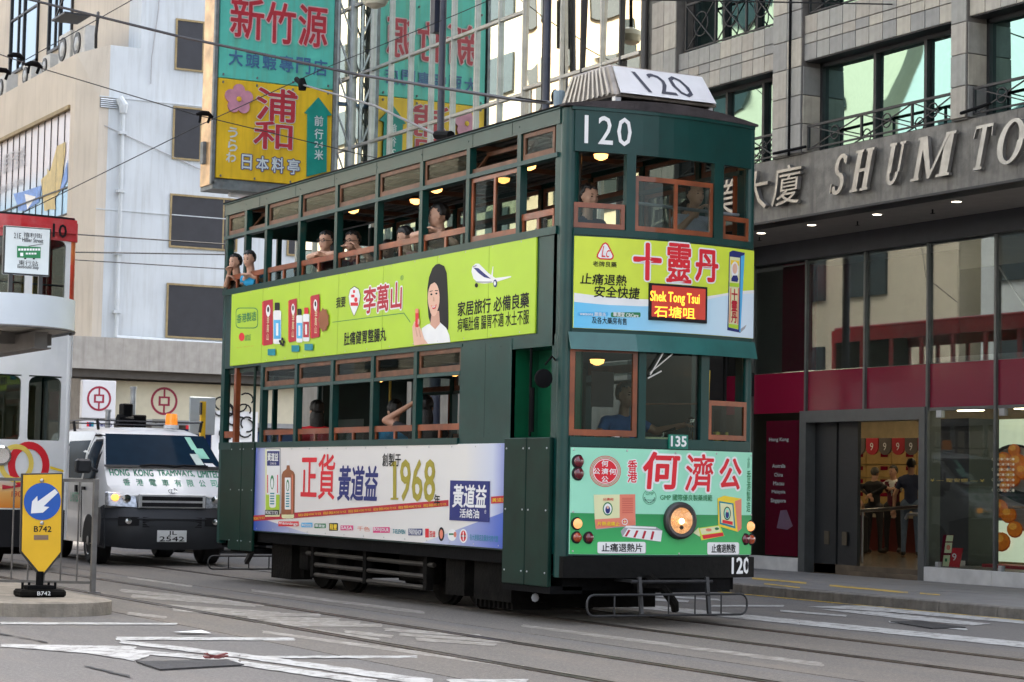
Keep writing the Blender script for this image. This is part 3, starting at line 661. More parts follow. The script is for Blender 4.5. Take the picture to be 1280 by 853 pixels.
text('120', RBX, [(-.13, 4.835), (.47, 5.045)], mat('route_number_ink', (.03, .035, .06), .5), rb, .004, px=False, bold=.0, shear=-.35, name='route_number')
tp = MB(); 
for (a, b, c) in ((-1.6, -.2, 4.9), (-2.6, .2, 4.85)): pass
# trolley pole (up over the roof, trailing to the rear wire)
rodm = mat('pole_grey_paint', (.16, .16, .16), .5)
P = [on(546, 169, 1, 0.0), on(470, 133, 1, 0.0), on(378, 106, 1, 0)]
MB().tube([P[0], P[1], P[2]], [.016, .014, .011], 8).build('trolley_pole', rodm, T); MB().lathe(Vector(P[2])+Vector((.0, 0, 0)), (0, 0, 1), [(.05, -.07), (.06, 0), (.03, .08)], 8).tube([P[2], Vector(P[2])+Vector((-.2, 0, .1))], .035, 8).build('trolley_head', black, T)
MB().tube([P[0], Vector(P[0])+Vector((.35, 0, -.05))], .05, 8).box(P[0][0]-.1, P[0][0]+.5, -.12, .12, 4.66, 4.78).build('trolley_base', black, T)
MB().tube([on(645, 122, 1, -.3), on(687, 128, 1, -.3)], .008, 6).lathe(on(693, 120, 1, -.3), (0, 1, 0), [(.05, -.01), (.065, 0), (.05, .01)], 10).build('roof_cable', black, T)
p = on(699, 123, 1, -.3); MB().lathe(p, (0, 0, 1), [(.055, -.12), (.055, .06), (.05, .07)], 12).build('roof_insulator', mat('grey_blue_insulator', (.2, .27, .32), .5), T)
# ---- floors, ceilings, bulkheads
B('upper_floor', greenI, T, XB+.05, .02, -.95, .95, 2.50, 2.60); B('upper_ceiling', greenI, T, XB+.05, .02, -.95, .95, 4.50, 4.56)
B('lower_floor', dark, T, XB+.05, .02, -.94, .94, .80, .86); B('underframe', blackD, T, XB+.1, -.05, -.85, .85, .55, .80)
for i in range(14): B('ceiling_slat', mat('ceiling_slat_paint', (.09, .085, .08), .5), T, XB+.1, -.1, -.86+i*.13, -.83+i*.13, 4.48, 4.499)
for X in UP_: B('roof_rib', woodD, T, X-.03, X+.03, -.94, .94, 4.43, 4.478)
for X in LP_: B('ceiling_rib', greenI, T, X-.03, X+.03, -.94, .94, 2.44, 2.498)
lampm = mat('warm_lamp_glass', (1, .6, .25), .3, emit=1.1, ecol=(1, .45, .12), var=0); lcup = mat('lamp_cup', (.12, .08, .04), .4)
for i, X in enumerate((-6.5, -5.3, -4.3, -3.2, -2.2, -1.2, -.45)):
    y = .12 if i % 2 else -.12
    l = MB().lathe((X, y, 4.43), (0, 0, -1), [(.03, -.02), (.075, .0), (.08, .02)], 14).build('ceiling_lamp', lcup, T); MB().lathe((X, y, 4.41), (0, 0, -1), [(.07, 0), (.062, .035), (.02, .055)], 14).build('lamp_bowl', lampm, l, smooth=True)
for X in (-5.9, -4.0, -2.4, -1.0):
    l = MB().lathe((X, 0, 2.44), (0, 0, -1), [(.03, -.02), (.075, .0), (.08, .02)], 14).build('ceiling_lamp', lcup, T); MB().lathe((X, 0, 2.42), (0, 0, -1), [(.07, 0), (.062, .035), (.02, .055)], 14).build('lamp_bowl', lampm, l, smooth=True)
B('rear_bulkhead', greenI, T, XB, XB+.04, -.9, .9, .5, 1.66); B('rear_bulkhead_upper', green, T, XB, XB+.04, -.9, .9, 2.5, 3.525); B('rear_header', green, T, XB, XB+.04, -.9, .9, 4.2, 4.55)
for y in (-.3, .3): B('rear_window_post', green, T, XB, XB+.04, y-.03, y+.03, 1.66, 4.2)
B('cab_bulkhead', greenB, T, -1.7, -1.66, -.92, -.3, .86, 2.48); B('cab_bulkhead', mat('cab_green_wall', (.0, .10, .05), .4), T, -1.62, -1.58, -.92, -.12, .86, 2.48); B('stair_panel', greenI, T, -7.1, -7.06, -.2, .9, .86, 2.48); B('stair_side', greenI, T, -7.05, -6.2, -.05, -.01, .86, 1.95)
B('notice_board', mat('notice_yellow', (.5, .36, .05), .5), T, -1.575, -1.57, -.36, -.22, 2.25, 2.5); B('notice_sheet', pgrey, T, -1.7, -1.69, .35, .6, 2.0, 2.35)
# upper deck seats and poles
seatm = mat('seat_slats', (.11, .05, .025), .5, var=.3); sfr = mat('seat_frame_paint', (.03, .035, .04), .4); ypole = mat('yellow_pole_paint', (.55, .38, .03), .35)
for i in range(7):
    X = -7.3+i*1.03
    for y0, y1 in ((-.9, -.25), (.28, .9)):
        st = B('seat', seatm, T, X-.42, X, y0, y1, 3.0, 3.05, bevel=.01); MB().box(X-.44, X-.40, y0, y1, 3.12, 3.45).build('seat_back', seatm, st, bevel=.008)
        MB().tube([(X-.42, y0+.04, 2.6), (X-.42, y0+.04, 3.5), (X-.42, y1-.04, 3.5), (X-.42, y1-.04, 2.6)], .014, 6).build('seat_frame', sfr if i % 2 else ypole, st)
    B('lower_seat', seatm, T, X-.3, X+.5, .5, .92, 1.25, 1.30)
for X, y in ((-6.3, .1), (-3.45, -.2), (-1.3, -.05), (-1.0, .35), (-4.4, .3)): MB().tube([(X, y, 2.6), (X, y, 4.48)], .015, 8).build('hand_pole', sfr, T)
for X, y in ((-5.4, -.1), (-2.55, -.35), (-2.2, .2)): MB().tube([(X, y, .86), (X, y, 2.48)], .015, 8).build('hand_pole', ypole, T)
MB().tube([(-.06, -.28, 3.80), (-.06, .95, 3.77)], .016, 8).build('front_grab_bar', galv, T)
for s_ in (-.35, .35): MB().tube([(-8, s_, 4.33), (-.3, s_, 4.33)], .013, 6).build('ceiling_hand_rail', sfr, T)
# driver desk
d = MB().box(-.25, .12, -.8, .85, 1.50, 1.60).box(-.2, .1, -.8, .85, .86, 1.5).build('control_desk', black, T)
MB().lathe((.05, -.42, 1.60), (0, 0, 1), [(.07, 0), (.075, .08), (.05, .11), (.02, .115)], 16).build('gong', chrome, d, smooth=True)
MB().tube([(0, .1, 1.6), (0, .12, 1.72), (.05, .22, 1.76)], .012, 6).tube([(0, .42, 1.6), (0, .42, 1.82)], .018, 8).lathe((0, .42, 1.82), (0, 0, 1), [(.03, 0), (.035, .03), (.015, .05)], 10).build('controller_handle', chrome, d)
MB().bar((.05, -.1, 1.66), (.08, .12, 1.66), .03).build('handle_grip', pcream, d)
MB().tube([(.08, .53, 1.6), (.08, .55, 2.3)], .014, 8).build('brake_pole', ypole, d); MB().box(.0, .1, .66, .74, 1.6, 1.95).build('cab_radio', pblack, d, bevel=.01); MB().box(.06, .1, .62, .76, 1.62, 1.74).build('yellow_box', ypole, d)
MB().tube([(.08, .72, 1.66), (.08, .72, 2.5)], .012, 6).build('cab_bar', black, d); MB().tube([(.14, -.3, 1.96), (.16, .48, 1.99)], .009, 6).build('sash_bar', woodD, d)
# ---- undercarriage
def Pz(a, b): return (330+a*.3047, 650+b*.3047)
uc = MB().box(-7.0, -6.2, -.75, .75, .12, .5).build('truck_frame_end', blackD, T)
for X in (-6.0, -5.2, -2.9, -2.1):
    for s in (-1, 1):
        w_ = MB().lathe((X, s*.56, .36), (0, s, 0), [(.34, -.03), (.36, -.03), (.36, .02), (.33, .03), (.33, .06), (.12, .07), (.1, .12)], 24).build('wheel', blackD, T, smooth=True)
        MB().box(X-.14, X+.14, s*.7, s*.84, .22, .5).build('axle_box', blackD, w_, bevel=.02)
for zz, x0, x1 in ((.53, -5.9, -2.6), (.42, -5.8, -2.6), (.30, -5.6, -2.75), (.19, -5.6, -2.75)): MB().tube([(x0, -.88, zz), (x1, -.88, zz-.005)], .025, 8).build('truss_rod', mat('rod_steel', (.03, .026, .022), .6, .3, var=.3), T)
for X in (-5.6, -4.2, -2.75): B('truss_bracket', blackD, T, X-.04, X+.04, -.91, -.83, .16, .56)
B('axle_guard', blackD, T, -6.9, -6.3, -.86, -.6, .10, .58); B('equipment_box', blackD, T, -2.3, -1.9, -.9, -.5, .15, .55); B('equipment_box', blackD, T, -4.0, -3.2, -.6, .5, .2, .6); B('sand_box', blackD, T, -1.7, -.95, -.9, -.6, .14, .5)
for i in range(9): B('brake_hanger', blackD, T, -1.75+i*.09, -1.71+i*.09, -.86, -.5, .07, .14)
B('wheel_guard', blackD, T, -1.55, -1.1, -.72, .75, .08, .34)
# lifeguards
lgm = mat('lifeguard_grey', (.03, .03, .032), .45, .4, var=.3, scale=9)
def lifeguard(X, y0, y1, z0, z1, nb):
    r = .07; loop = []
    for cy, cz, a0 in ((y1-r, z1-r, 90), (y1-r, z0+r, 0), (y0+r, z0+r, -90), (y0+r, z1-r, -180)):
        for k in range(5): a = R(a0-k*22.5); loop.append((X, cy+r*math.cos(a), cz+r*math.sin(a)))
    g = MB().tube(loop+[loop[0]], .010, 8, caps=False).build('lifeguard_frame', lgm, T, smooth=True)
    for i in range(nb):
        y = y0+(y1-y0)*(i+1)/(nb+1); MB().tube([(X, y, z0+.01), (X, y, z1-.01)], .008, 6).build('lifeguard_bar', lgm, g)
    return g
g = lifeguard(.55, -.97, .68, .11, .29, 5)
for y in (-.42, .28): MB().bar((.55, y, .12), (.5, y, .44), .032, .03).bar((.5, y, .40), (.1, y, .40), .035, .025).build('lifeguard_bracket', lgm, g)
MB().tube([(.5, -.5, .40), (.5, .34, .40)], .016, 6).build('lifeguard_shaft', lgm, g)
MB().tube([(.3, -.2, .42), (.42, -.12, .34), (.42, 0, .2), (.4, .02, .14)], [.05, .045, .04, .035], 8).box(.2, .45, -.3, .1, .34, .4).build('coupling_hook', blackD, T)
lifeguard(-8.62, -1.0, .6, .12, .28, 5)
for y in (-.5, .3): MB().bar((-8.62, y, .2), (-8.3, y, .45), .05).build('lifeguard_bracket', lgm, T)
B('rear_bumper', black, T, -8.42, -8.3, -.95, .95, .42, .6)
MB().lathe((-.35, -.98, .22), (1, 0, 0), [(.03, -.004), (.04, 0), (.03, .004)], 8).build('inspection_tag', pgrey, T)
# lamps of the front
rimm = mat('headlamp_rim', (.06, .055, .055), .4, .5); redl = mat('dark_red_lens', (.12, .004, .012), .12, coat=1, var=0); orl = mat('orange_lens', (.35, .05, .01), .15, coat=1, var=0)
z9 = zm(710, 550, .1875)
def lamp(px, rx, rz_, mt, depth=.035, rim=.012, em=None):
    a, b = FRONT.px2(*z9(*px)); X = FR(a); o = MB().lathe((X, a, b), (1, 0, 0), [(rz_+rim, 0), (rz_+rim, depth*.5), (rz_, depth*.6)], 20).build('lamp_housing', pblack, T, smooth=True)
    l = MB().lathe((X+.002, a, b), (1, 0, 0), [(rz_, depth*.5), (rz_*.9, depth*.85), (rz_*.5, depth*1.1), (.004, depth*1.2)], 20).build('lens', mt, o, smooth=True); return a, b, X, o
for p in ((65, 145), (65, 225)): lamp(p, 0, .05, redl)
lamp((57, 558), 0, .046, mat('lit_marker_lamp', (.55, .25, .10), .2, emit=.22, ecol=(1, .42, .15), var=0)); lamp((55, 650), 0, .043, orl); lamp((135, 652), 0, .043, redl)
lamp((1208, 577), 0, .046, MATS['lit_marker_lamp']); lamp((1175, 662), 0, .043, redl); lamp((1212, 664), 0, .043, orl)
a, b = FRONT.px2(*z9(735, 538)); X = FR(a)
hl = MB().lathe((X-.02, a, b), (1, 0, 0), [(.165, 0), (.17, .02), (.165, .07), (.145, .085), (.118, .08), (.115, .05)], 32).build('headlamp_rim', rimm, T, smooth=True)
MB().lathe((X+.0, a, b), (1, 0, 0), [(.116, .055), (.09, .045), (.06, .02), (.02, .01)], 32).build('reflector', mat('headlamp_reflector', (.62, .42, .28), .18, .9, var=.5, scale=14, bump=.5, bscale=10, emit=.12, ecol=(1, .5, .22)), hl, smooth=True)  # weak emission stands in for the bulb's warm light on the reflector
MB().lathe((X+.045, a-.0, b-.005), (1, 0, 0), [(.002, 0), (.026, .008), (.02, .025), (.004, .032)], 12).build('bulb', mat('bulb_glow', (1, .8, .5), .3, emit=8, ecol=(1, .62, .28), var=0), hl, smooth=True)
MB().lathe((X+.04, a+.0, b-.06), (1, 0, 0), [(.02, 0), (.02, .02)], 8).build('bulb_holder', pblack, hl)
MB().lathe((X+.068, a, b), (1, 0, 0), [(.117, 0), (.09, .012), (.04, .018), (.002, .02)], 32).build('headlamp_glass', glass('headlamp_glass', (.95, .9, .82), 1.4), hl, smooth=True)

# ------------------------------------------------------------------ advertisements on the tram (flat print on its panels)
G0 = zm(270, 150, .3516); G1 = zm(310, 550, .2656); G2 = zm(650, 280, .2743)
ub = B('side_advertisement', plime, T, -8.02, -.385, -1.018, -1.0, 2.585, 3.465, bevel=.003); A = ub
OFF = .0205
for X in (-7.0, -5.9, -4.8, -3.66, -2.4, -1.3): MB().box(X-.002, X+.002, -1.0195, -1.017, 2.59, 3.46).build('panel_seam', mat('seam_line', (.2, .32, .02), .5), A)
for i in range(14):
    for zz in (2.61, 3.44): x = -7.95+i*.56; MB().lathe((x, -1.018, zz), (0, -1, 0), [(.008, 0), (.005, .004)], 6).build('screw', steel, A)
art(A, SIDE, G0, 'rounded_label', [(pgreen, rr(76, 668, 155, 742, 14)), (plime, rr(78, 671, 153, 739, 13))], OFF)
text('香港製造', SIDE, [(80, 724), (150, 681)], pgreen, A, OFF+.002, bold=.03, pf=G0)
art(A, SIDE, G0, 'approval_mark', [(pred, ellipse(97, 772, 10, 15))], OFF); text('認証', SIDE, [(109, 787), (131, 762)], pgreen, A, OFF, pf=G0); text('衛生署註冊', SIDE, [(78, 812), (140, 803)], pred, A, OFF, pf=G0)
def bottle(x0, y0, x1, y1, col, cap):
    w = x1-x0; h = y1-y0
    return [(cap, rr(x0+w*.18, y0, x1-w*.18, y0+h*.2, w*.12)), (white, rr(x0, y0+h*.19, x1, y1, w*.22)), (col, rr(x0+w*.05, y0+h*.42, x1-w*.05, y1-h*.12)), (white, rr(x0+w*.35, y0+h*.5, x1-w*.35, y1-h*.2))]
def bx_(x0, y0, x1, y1, sl): return [(pdred, [(x0+sl, y0+6), (x1, y0), (x1, y1-6), (x0+sl, y1)]), (pred, [(x0, y0+10), (x0+sl, y0+6), (x0+sl, y1), (x0, y1-5)]), (white, ellipse((x0+x1+sl)/2, y0+(y1-y0)*.25, (x1-x0)*.2, (y1-y0)*.13)), (pblack, ellipse((x0+x1+sl)/2, y0+(y1-y0)*.22, (x1-x0)*.1, (y1-y0)*.06))]
it = bx_(170, 638, 208, 804, 5)+bottle(210, 650, 238, 797, pblue, pblack)+bx_(264, 635, 294, 792, 4)+bottle(293, 672, 315, 792, pblue, pblack)+bottle(317, 668, 340, 788, pdred, pred)+bx_(344, 620, 376, 778, 4)
for i, (a, b) in enumerate(((236, 788), (244, 780), (240, 796), (250, 790), (247, 800))): it.append((pblack, ellipse(a, b, 4, 6, 8)))
it += [(pbrown, [(392+(20 if k % 2 else 16)*math.cos(k*math.pi/9), 712+(44 if k % 2 else 37)*math.sin(k*math.pi/9)) for k in range(18)]), (pteal, rr(193, 815, 220, 838)), (pteal, rr(278, 802, 305, 825)), (pteal, rr(324, 797, 354, 820))]
art(A, SIDE, G0, 'printed_products', it, OFF)
for q, (a, b) in (('李萬山', (193, 700)), ('李萬山', (283, 690)), ('李萬山', (364, 676))): text(q, SIDE, [(a-6, b+85), (a+5, b)], pcream, A, OFF+.008, vertical=True, pf=G0)
text('正貨', SIDE, [(378, 728), (406, 696)], white, A, OFF+.01, bold=.03, pf=G0)
for q, a, b, c, d in (('100s', 196, 835, 217, 819), ('35s', 282, 822, 302, 806), ('50s', 328, 817, 350, 801)): text(q, SIDE, [(a, b), (c, d)], white, A, OFF+.01, bold=.03, pf=G0)
text('我要', SIDE, [(433, 670), (467, 628)], pblack, A, OFF, bold=.03, pf=G0)
sh_ = [(498, 594), (513, 603), (519, 625), (515, 655), (505, 680), (497, 697), (490, 682), (481, 655), (478, 628), (484, 604)]
art(A, SIDE, G0, 'printed_emblem', [(pblack, [(498+(a-498)*1.06, 645+(b-645)*1.05) for a, b in sh_]), (white, sh_), (pred, rr(487, 622, 499, 632)), (pred, rr(485, 650, 512, 662)), (pred, ellipse(504, 640, 6, 9, 10)), (pred, rr(494, 606, 501, 616))], OFF)
text('李萬山', SIDE, [(531, 690), (668, 576)], pdred, A, OFF+.002, bold=.035, outline=.016, omat=white, pf=G0, name='brand_lettering'); text('®', SIDE, [(662, 572), (674, 552)], pgreen, A, OFF, pf=G0)
art(A, SIDE, G0, 'printed_rule', [(pgreen, [(420, 719), (675, 686), (698, 719), (697, 722), (674, 689), (420, 721)])], OFF)
text('肚痛健胃整腸丸', SIDE, [(461, 803), (612, 738)], pblack, A, OFF, bold=.035, pf=G0)
hair_ = [(800, 512), (818, 520), (827, 545), (830, 600), (832, 660), (833, 720), (832, 748), (820, 740), (808, 728), (770, 728), (762, 700), (758, 650), (758, 600), (764, 560), (776, 528), (788, 515)]
art(A, SIDE, G0, 'printed_woman', [(pblack, hair_), (white, [(738, 742), (758, 728), (775, 722), (800, 718), (825, 740), (836, 765), (840, 791), (740, 799)]), (pskinD, [(775, 680), (800, 680), (803, 725), (786, 745), (768, 728)]), (pskin, ellipse(781, 634, 21, 56, 22)), (pskin, ellipse(781, 655, 16, 44, 18)), (pblack, [(760, 590), (770, 556), (790, 545), (806, 570), (806, 640), (799, 600), (790, 575), (772, 585)]),
    (pblack, ellipse(773, 621, 4, 3.5, 10)), (pblack, ellipse(791, 618, 4, 3.5, 10)), (pblack, [(767, 610), (778, 607), (778, 609), (767, 613)]), (pblack, [(786, 606), (797, 606), (797, 609), (786, 609)]), (pskinD, [(780, 630), (783, 630), (785, 646), (779, 646)]), (pred, [(772, 660), (782, 664), (793, 656), (788, 671), (779, 674)]), (white, [(775, 663), (782, 665), (790, 660), (786, 667), (779, 669)]),
    (pskin, [(706, 735), (716, 722), (728, 728), (740, 752), (748, 780), (762, 796), (712, 803), (708, 770)]), (pskinD, [(716, 738), (719, 738), (726, 770), (722, 772)]), (pskinD, [(728, 742), (731, 742), (738, 772), (734, 774)]), (pred, rr(717, 680, 729, 738, 3)), (psalm, rr(717, 672, 729, 688, 3)), (pskin, [(706, 738), (714, 716), (718, 720), (712, 745)]), (pskin, [(727, 706), (733, 712), (732, 728), (726, 728)])], OFF)
art(A, SIDE, G0, 'printed_aeroplane', [(white, [(915, 540), (918, 522), (930, 512), (942, 512), (952, 522), (975, 545), (1000, 563), (1056, 556), (1056, 560), (1010, 575), (985, 580), (960, 583), (938, 580), (922, 565)]), (white, [(984, 560), (991, 522), (993, 522), (991, 560)]), (pnavy, [(922, 526), (940, 528), (960, 546), (985, 566), (960, 560), (940, 545)]), (pgrey, [(926, 575), (990, 575), (985, 580), (938, 580)]), (pblack, ellipse(933, 589, 6, 8, 12)), (pnavy, ellipse(1000, 582, 7, 14, 14)), (white, ellipse(999, 582, 4, 8, 12)), (pgrey, [(920, 521), (934, 517), (934, 521), (920, 526)])], OFF)
text('家居旅行 必備良藥', SIDE, [(866, 700), (1120, 613)], pblack, A, OFF, bold=.03, pf=G0); text('疴嘔肚痛 腸胃不適 水土不服', SIDE, [(865, 755), (1120, 673)], pblack, A, OFF, bold=.012, pf=G0)
# lower side advertisement
lw = ramp_mat('lower_ad_print', 0, [(-3.1, (.05, .09, .42)), (-2.9, (.42, .45, .68)), (-2.5, (.74, .71, .69)), (2.3, (.74, .72, .69)), (2.85, (.58, .62, .75)), (3.17, (.08, .13, .5))], .38)
lb = MB().box(-7.1, -.845, -1.016, -.999, .635, 1.60).build('lower_side_advertisement', lw, T, bevel=.003); A = lb
blu = mat('blue_corner_print', (.02, .08, .45), .38, var=0)
def fade(name, c0, c1, ax, a, b): return ramp_mat(name, ax, [(a, c0), (b, c1)], .38)
poly(SIDE, [(-7.1, .636), (-5.4, .636), (-7.1, .80)], ramp_mat('blue_fade_a', 0, [(-3.1, (.015, .07, .42)), (-1.5, (.6, .62, .72))]), A, .0175, px=False)
poly(SIDE, [(-.85, .636), (-2.6, .636), (-.85, .98)], ramp_mat('blue_fade_b', 0, [(1.5, (.62, .64, .74)), (3.15, (.02, .09, .5))]), A, .0175, px=False)
for i in range(13):
    for zz in (.66, 1.575): x = -7.0+i*.5; MB().lathe((x, -1.016, zz), (0, -1, 0), [(.009, 0), (.006, .005)], 6).build('screw', steel, A)
O2 = .019
art(A, SIDE, G1, 'red_ribbon', [(pdred, [(30, 357), (240, 342), (560, 315), (952, 283), (952, 312), (560, 343), (240, 368), (30, 383)]), (pdred, [(1152, 268), (1230, 262), (1230, 296), (1152, 301)])], O2)
for i in range(6):
    x = 245+i*118; y = 368-(x-240)*.076; text('黃道益 活絡油 WONG TO YICK', SIDE, [(x, y-6), (x+108, y-14), (x, y-20)], pyel, A, O2+.002, pf=G1)
text('黃道益', SIDE, [(1158, 294), (1228, 289), (1158, 276)], pyel, A, O2+.002, pf=G1); text('WONG TO YICK', SIDE, [(34, 377), (88, 373), (34, 365)], pyel, A, O2+.002, pf=G1)
art(A, SIDE, G1, 'printed_box', [(pgrey, rr(92, 40, 161, 358)), (pcream, rr(88, 44, 156, 362)), (white, rr(96, 46, 158, 260)), (pnavy, rr(97, 53, 156, 122)), (plime, rr(92, 258, 156, 330)), (pblack, rr(88, 330, 154, 354)), (white, rr(108, 165, 140, 320, 12)), (pgreen, ellipse(122, 200, 9, 34, 14)), (white, ellipse(122, 205, 6, 24, 14)), (pred, rr(99, 165, 103, 250)), (pred, rr(146, 165, 150, 250))]
    + [(pteal, rr(113, 250+i*12, 133, 256+i*12)) for i in range(5)], O2)
text('黃道益', SIDE, [(101, 100), (152, 62)], white, A, O2+.006, bold=.04, pf=G1); text('活絡油', SIDE, [(112, 117), (142, 106)], white, A, O2+.006, pf=G1); text('WONG TO YICK', SIDE, [(91, 350), (151, 336)], white, A, O2+.006, bold=.03, pf=G1)
art(A, SIDE, G1, 'printed_bottle', [(white, rr(190, 98, 203, 122, 3)), (pbrown, [(190, 120), (203, 120), (206, 140), (222, 150), (228, 165), (226, 362), (218, 372), (168, 368), (163, 360), (166, 165), (172, 150), (188, 138)]), (pcream, rr(166, 346, 224, 370, 8)), (pbrown, rr(168, 340, 222, 352)), (white, rr(181, 178, 209, 328, 2)), (pgreen, ellipse(195, 215, 7, 28, 14)), (white, ellipse(195, 218, 4, 20, 12)), (psalm, [(214, 160), (219, 170), (218, 350), (214, 350)])]
    + [(pteal, rr(187, 250+i*12, 203, 256+i*12)) for i in range(6)], O2)
text('正貨', SIDE, [(255, 275), (418, 68)], pred, A, O2, bold=.018, pf=G1, name='brand_lettering'); text('黃道益', SIDE, [(428, 283), (620, 125)], pnavy, A, O2, bold=.035, pf=G1, shear=.12, name='brand_lettering')
text('創製于', SIDE, [(640, 125), (728, 64)], pblack, A, O2, bold=.02, pf=G1)
text('968', SIDE, [(722, 285), (890, 95)], polive, A, O2, bold=.03, pf=G1, name='year_lettering'); art(A, SIDE, G1, 'year_numeral_one', [(polive, rr(690, 100, 706, 280)), (polive, rr(679, 273, 716, 282)), (polive, [(680, 122), (692, 101), (700, 101), (700, 116), (684, 126)])], O2)
text('年', SIDE, [(884, 310), (913, 258)], pblack, A, O2+.002, bold=.02, pf=G1)
art(A, SIDE, G1, 'navy_square', [(pnavy, [(961, 191), (1148, 195), (1145, 388), (957, 378)])], O2+.003)
text('黃道益', SIDE, [(973, 316), (1134, 214)], white, A, O2+.006, bold=.035, shear=.1, pf=G1); text('活絡油', SIDE, [(1007, 366), (1099, 328)], white, A, O2+.006, bold=.03, pf=G1); text('®', SIDE, [(1124, 348), (1133, 330)], white, A, O2+.006, pf=G1)
for x0, y0, x1, y1, c, t in ((150, 384, 246, 407, pred, 'mannings'), (258, 390, 311, 412, pblue, 'watsons'), (320, 394, 374, 416, pgreen, '華潤堂'), (389, 392, 431, 428, pblack, '龍豐'), (443, 403, 503, 426, pink, 'SASA'), (596, 411, 675, 438, pink, 'BONJOUR'), (762, 418, 829, 450, pnavy, 'PARKNSHOP')):
    art(A, SIDE, G1, 'retailer_mark', [(c, rr(x0, y0, x1, y1, 2))], O2); text(t, SIDE, [(x0+4, y1-6), (x1-4, y0+6)], white if c != pblack else pyel, A, O2+.002, bold=.04, pf=G1)
text('千色', SIDE, [(522, 428), (582, 410)], psalm, A, O2, pf=G1); text('7-ELEVEN', SIDE, [(690, 440), (748, 424)], pteal, A, O2, bold=.05, pf=G1)
art(A, SIDE, G1, 'retailer_mark', [(white, ellipse(969, 448, 21, 28)), (pgreen, rr(954, 440, 976, 448)), (psalm, ellipse(983, 446, 7, 14, 8))], O2)
art(A, SIDE, G1, 'retailer_mark', [(pred, rr(842, 418, 859, 460))], O2)
art(A, SIDE, G1, 'retailer_mark', [(pblack, ellipse(918, 444, 14, 33)), (psalm, ellipse(918, 444, 8, 22))], O2)
art(A, SIDE, G1, 'retailer_mark', [(white, ellipse(1022, 453, 19, 33)), (pred, ellipse(1022, 453, 13, 26)), (white, rr(1020, 432, 1024, 474)), (white, rr(1011, 450, 1033, 456)), (pblack, rr(1013, 446, 1017, 460)), (pblack, rr(1027, 446, 1031, 460))], O2)
text('百佳', SIDE, [(862, 456), (890, 430)], pred, A, O2, bold=.04, pf=G1); text('各大連鎖店及藥房均有代售', SIDE, [(1052, 473), (1186, 451)], pteal, A, O2, pf=G1)

# front advertisements
fu = fpan('front_upper_advertisement', -.92, 1.005, 2.61, 3.425, plime2, .012, .012, 20); A = fu; O3 = .014
wv = [(0, 2.92), (.12, 2.90), (.3, 2.892), (.45, 2.90), (.6, 2.93), (.75, 2.98), (.88, 3.03), (1, 3.06)]
def Lp(k, z): return (-.925+1.85*k, z)
def strip_front(name, top, bot, mt, off):
    n = 24; T_ = lambda pts, k: float(np.interp(k, [p[0] for p in pts], [p[1] for p in pts])); vs = []; fs = []
    for i in range(n+1):
        k = i/n; a = -.92+1.925*k; vs += [(FR(a)+off, a, T_(bot, k)), (FR(a)+off, a, T_(top, k))]
    for i in range(n): fs.append((2*i, 2*i+2, 2*i+3, 2*i+1))
    return MB().add(vs, fs).build(name, mt, A)
strip_front('printed_wave', wv, [(0, 2.612), (1, 2.612)], white, O3)
paleb = ramp_mat('wave_blue_print', 1, [(-.9, (.12, .52, .82)), (-.2, (.3, .62, .84)), (.5, (.55, .74, .86)), (.9, (.66, .78, .88))], .4)
strip_front('printed_wave', [(0, 2.84), (.15, 2.825), (.35, 2.83), (.5, 2.86), (.65, 2.91), (.8, 2.98), (1, 3.03)], [(0, 2.612), (1, 2.612)], paleb, O3+.001)
art(A, FRONT, G2, 'triangle_logo', [(pred, [(385, 84), (398, 92), (424, 145), (422, 158), (412, 165), (360, 163), (345, 152), (347, 140), (372, 92)]), (white, [(385, 91), (394, 98), (418, 146), (416, 154), (409, 159), (362, 157), (351, 150), (353, 141), (376, 97)])], O3)
text('Lc', FRONT, [(367, 152), (405, 104)], pred, A, O3+.002, shear=.25, pf=G2); text('老牌良藥', FRONT, [(328, 194), (437, 175)], pblack, A, O3, pf=G2, bold=.02)
text('止痛退熱', FRONT, [(270, 274), (482, 235)], pblack, A, O3+.002, bold=.025, pf=G2, shear=.1); text('安全快捷', FRONT, [(333, 334), (541, 292)], pblack, A, O3+.002, bold=.025, pf=G2, shear=.1)
for t, a, b in (('十', (515, 250), (638, 97)), ('靈', (665, 262), (776, 98)), ('丹', (797, 257), (897, 128))): text(t, FRONT, [a, b], pred, A, O3+.002, bold=.05 if t != '靈' else .03, outline=.014, omat=white, pf=G2, name='brand_lettering')
for (x0, y0, x1, y1, c, t) in ((258, 402, 397, 420, pblue, 'watsons 屈臣氏'), (410, 404, 545, 426, pgreen, '華潤堂 CRCare')): art(A, FRONT, G2, 'retailer_mark', [(c, rr(x0, y0, x1, y1, 6))], O3+.002); text(t, FRONT, [(x0+10, y1-3), (x1-10, y0+4)], white, A, O3+.004, bold=.03, pf=G2)
text('及各大藥房有售', FRONT, [(323, 454), (482, 431)], pblack, A, O3+.003, bold=.015, pf=G2)
bl = [(940, 485), (950, 130), (965, 122), (1020, 133), (1018, 145), (1000, 497)]
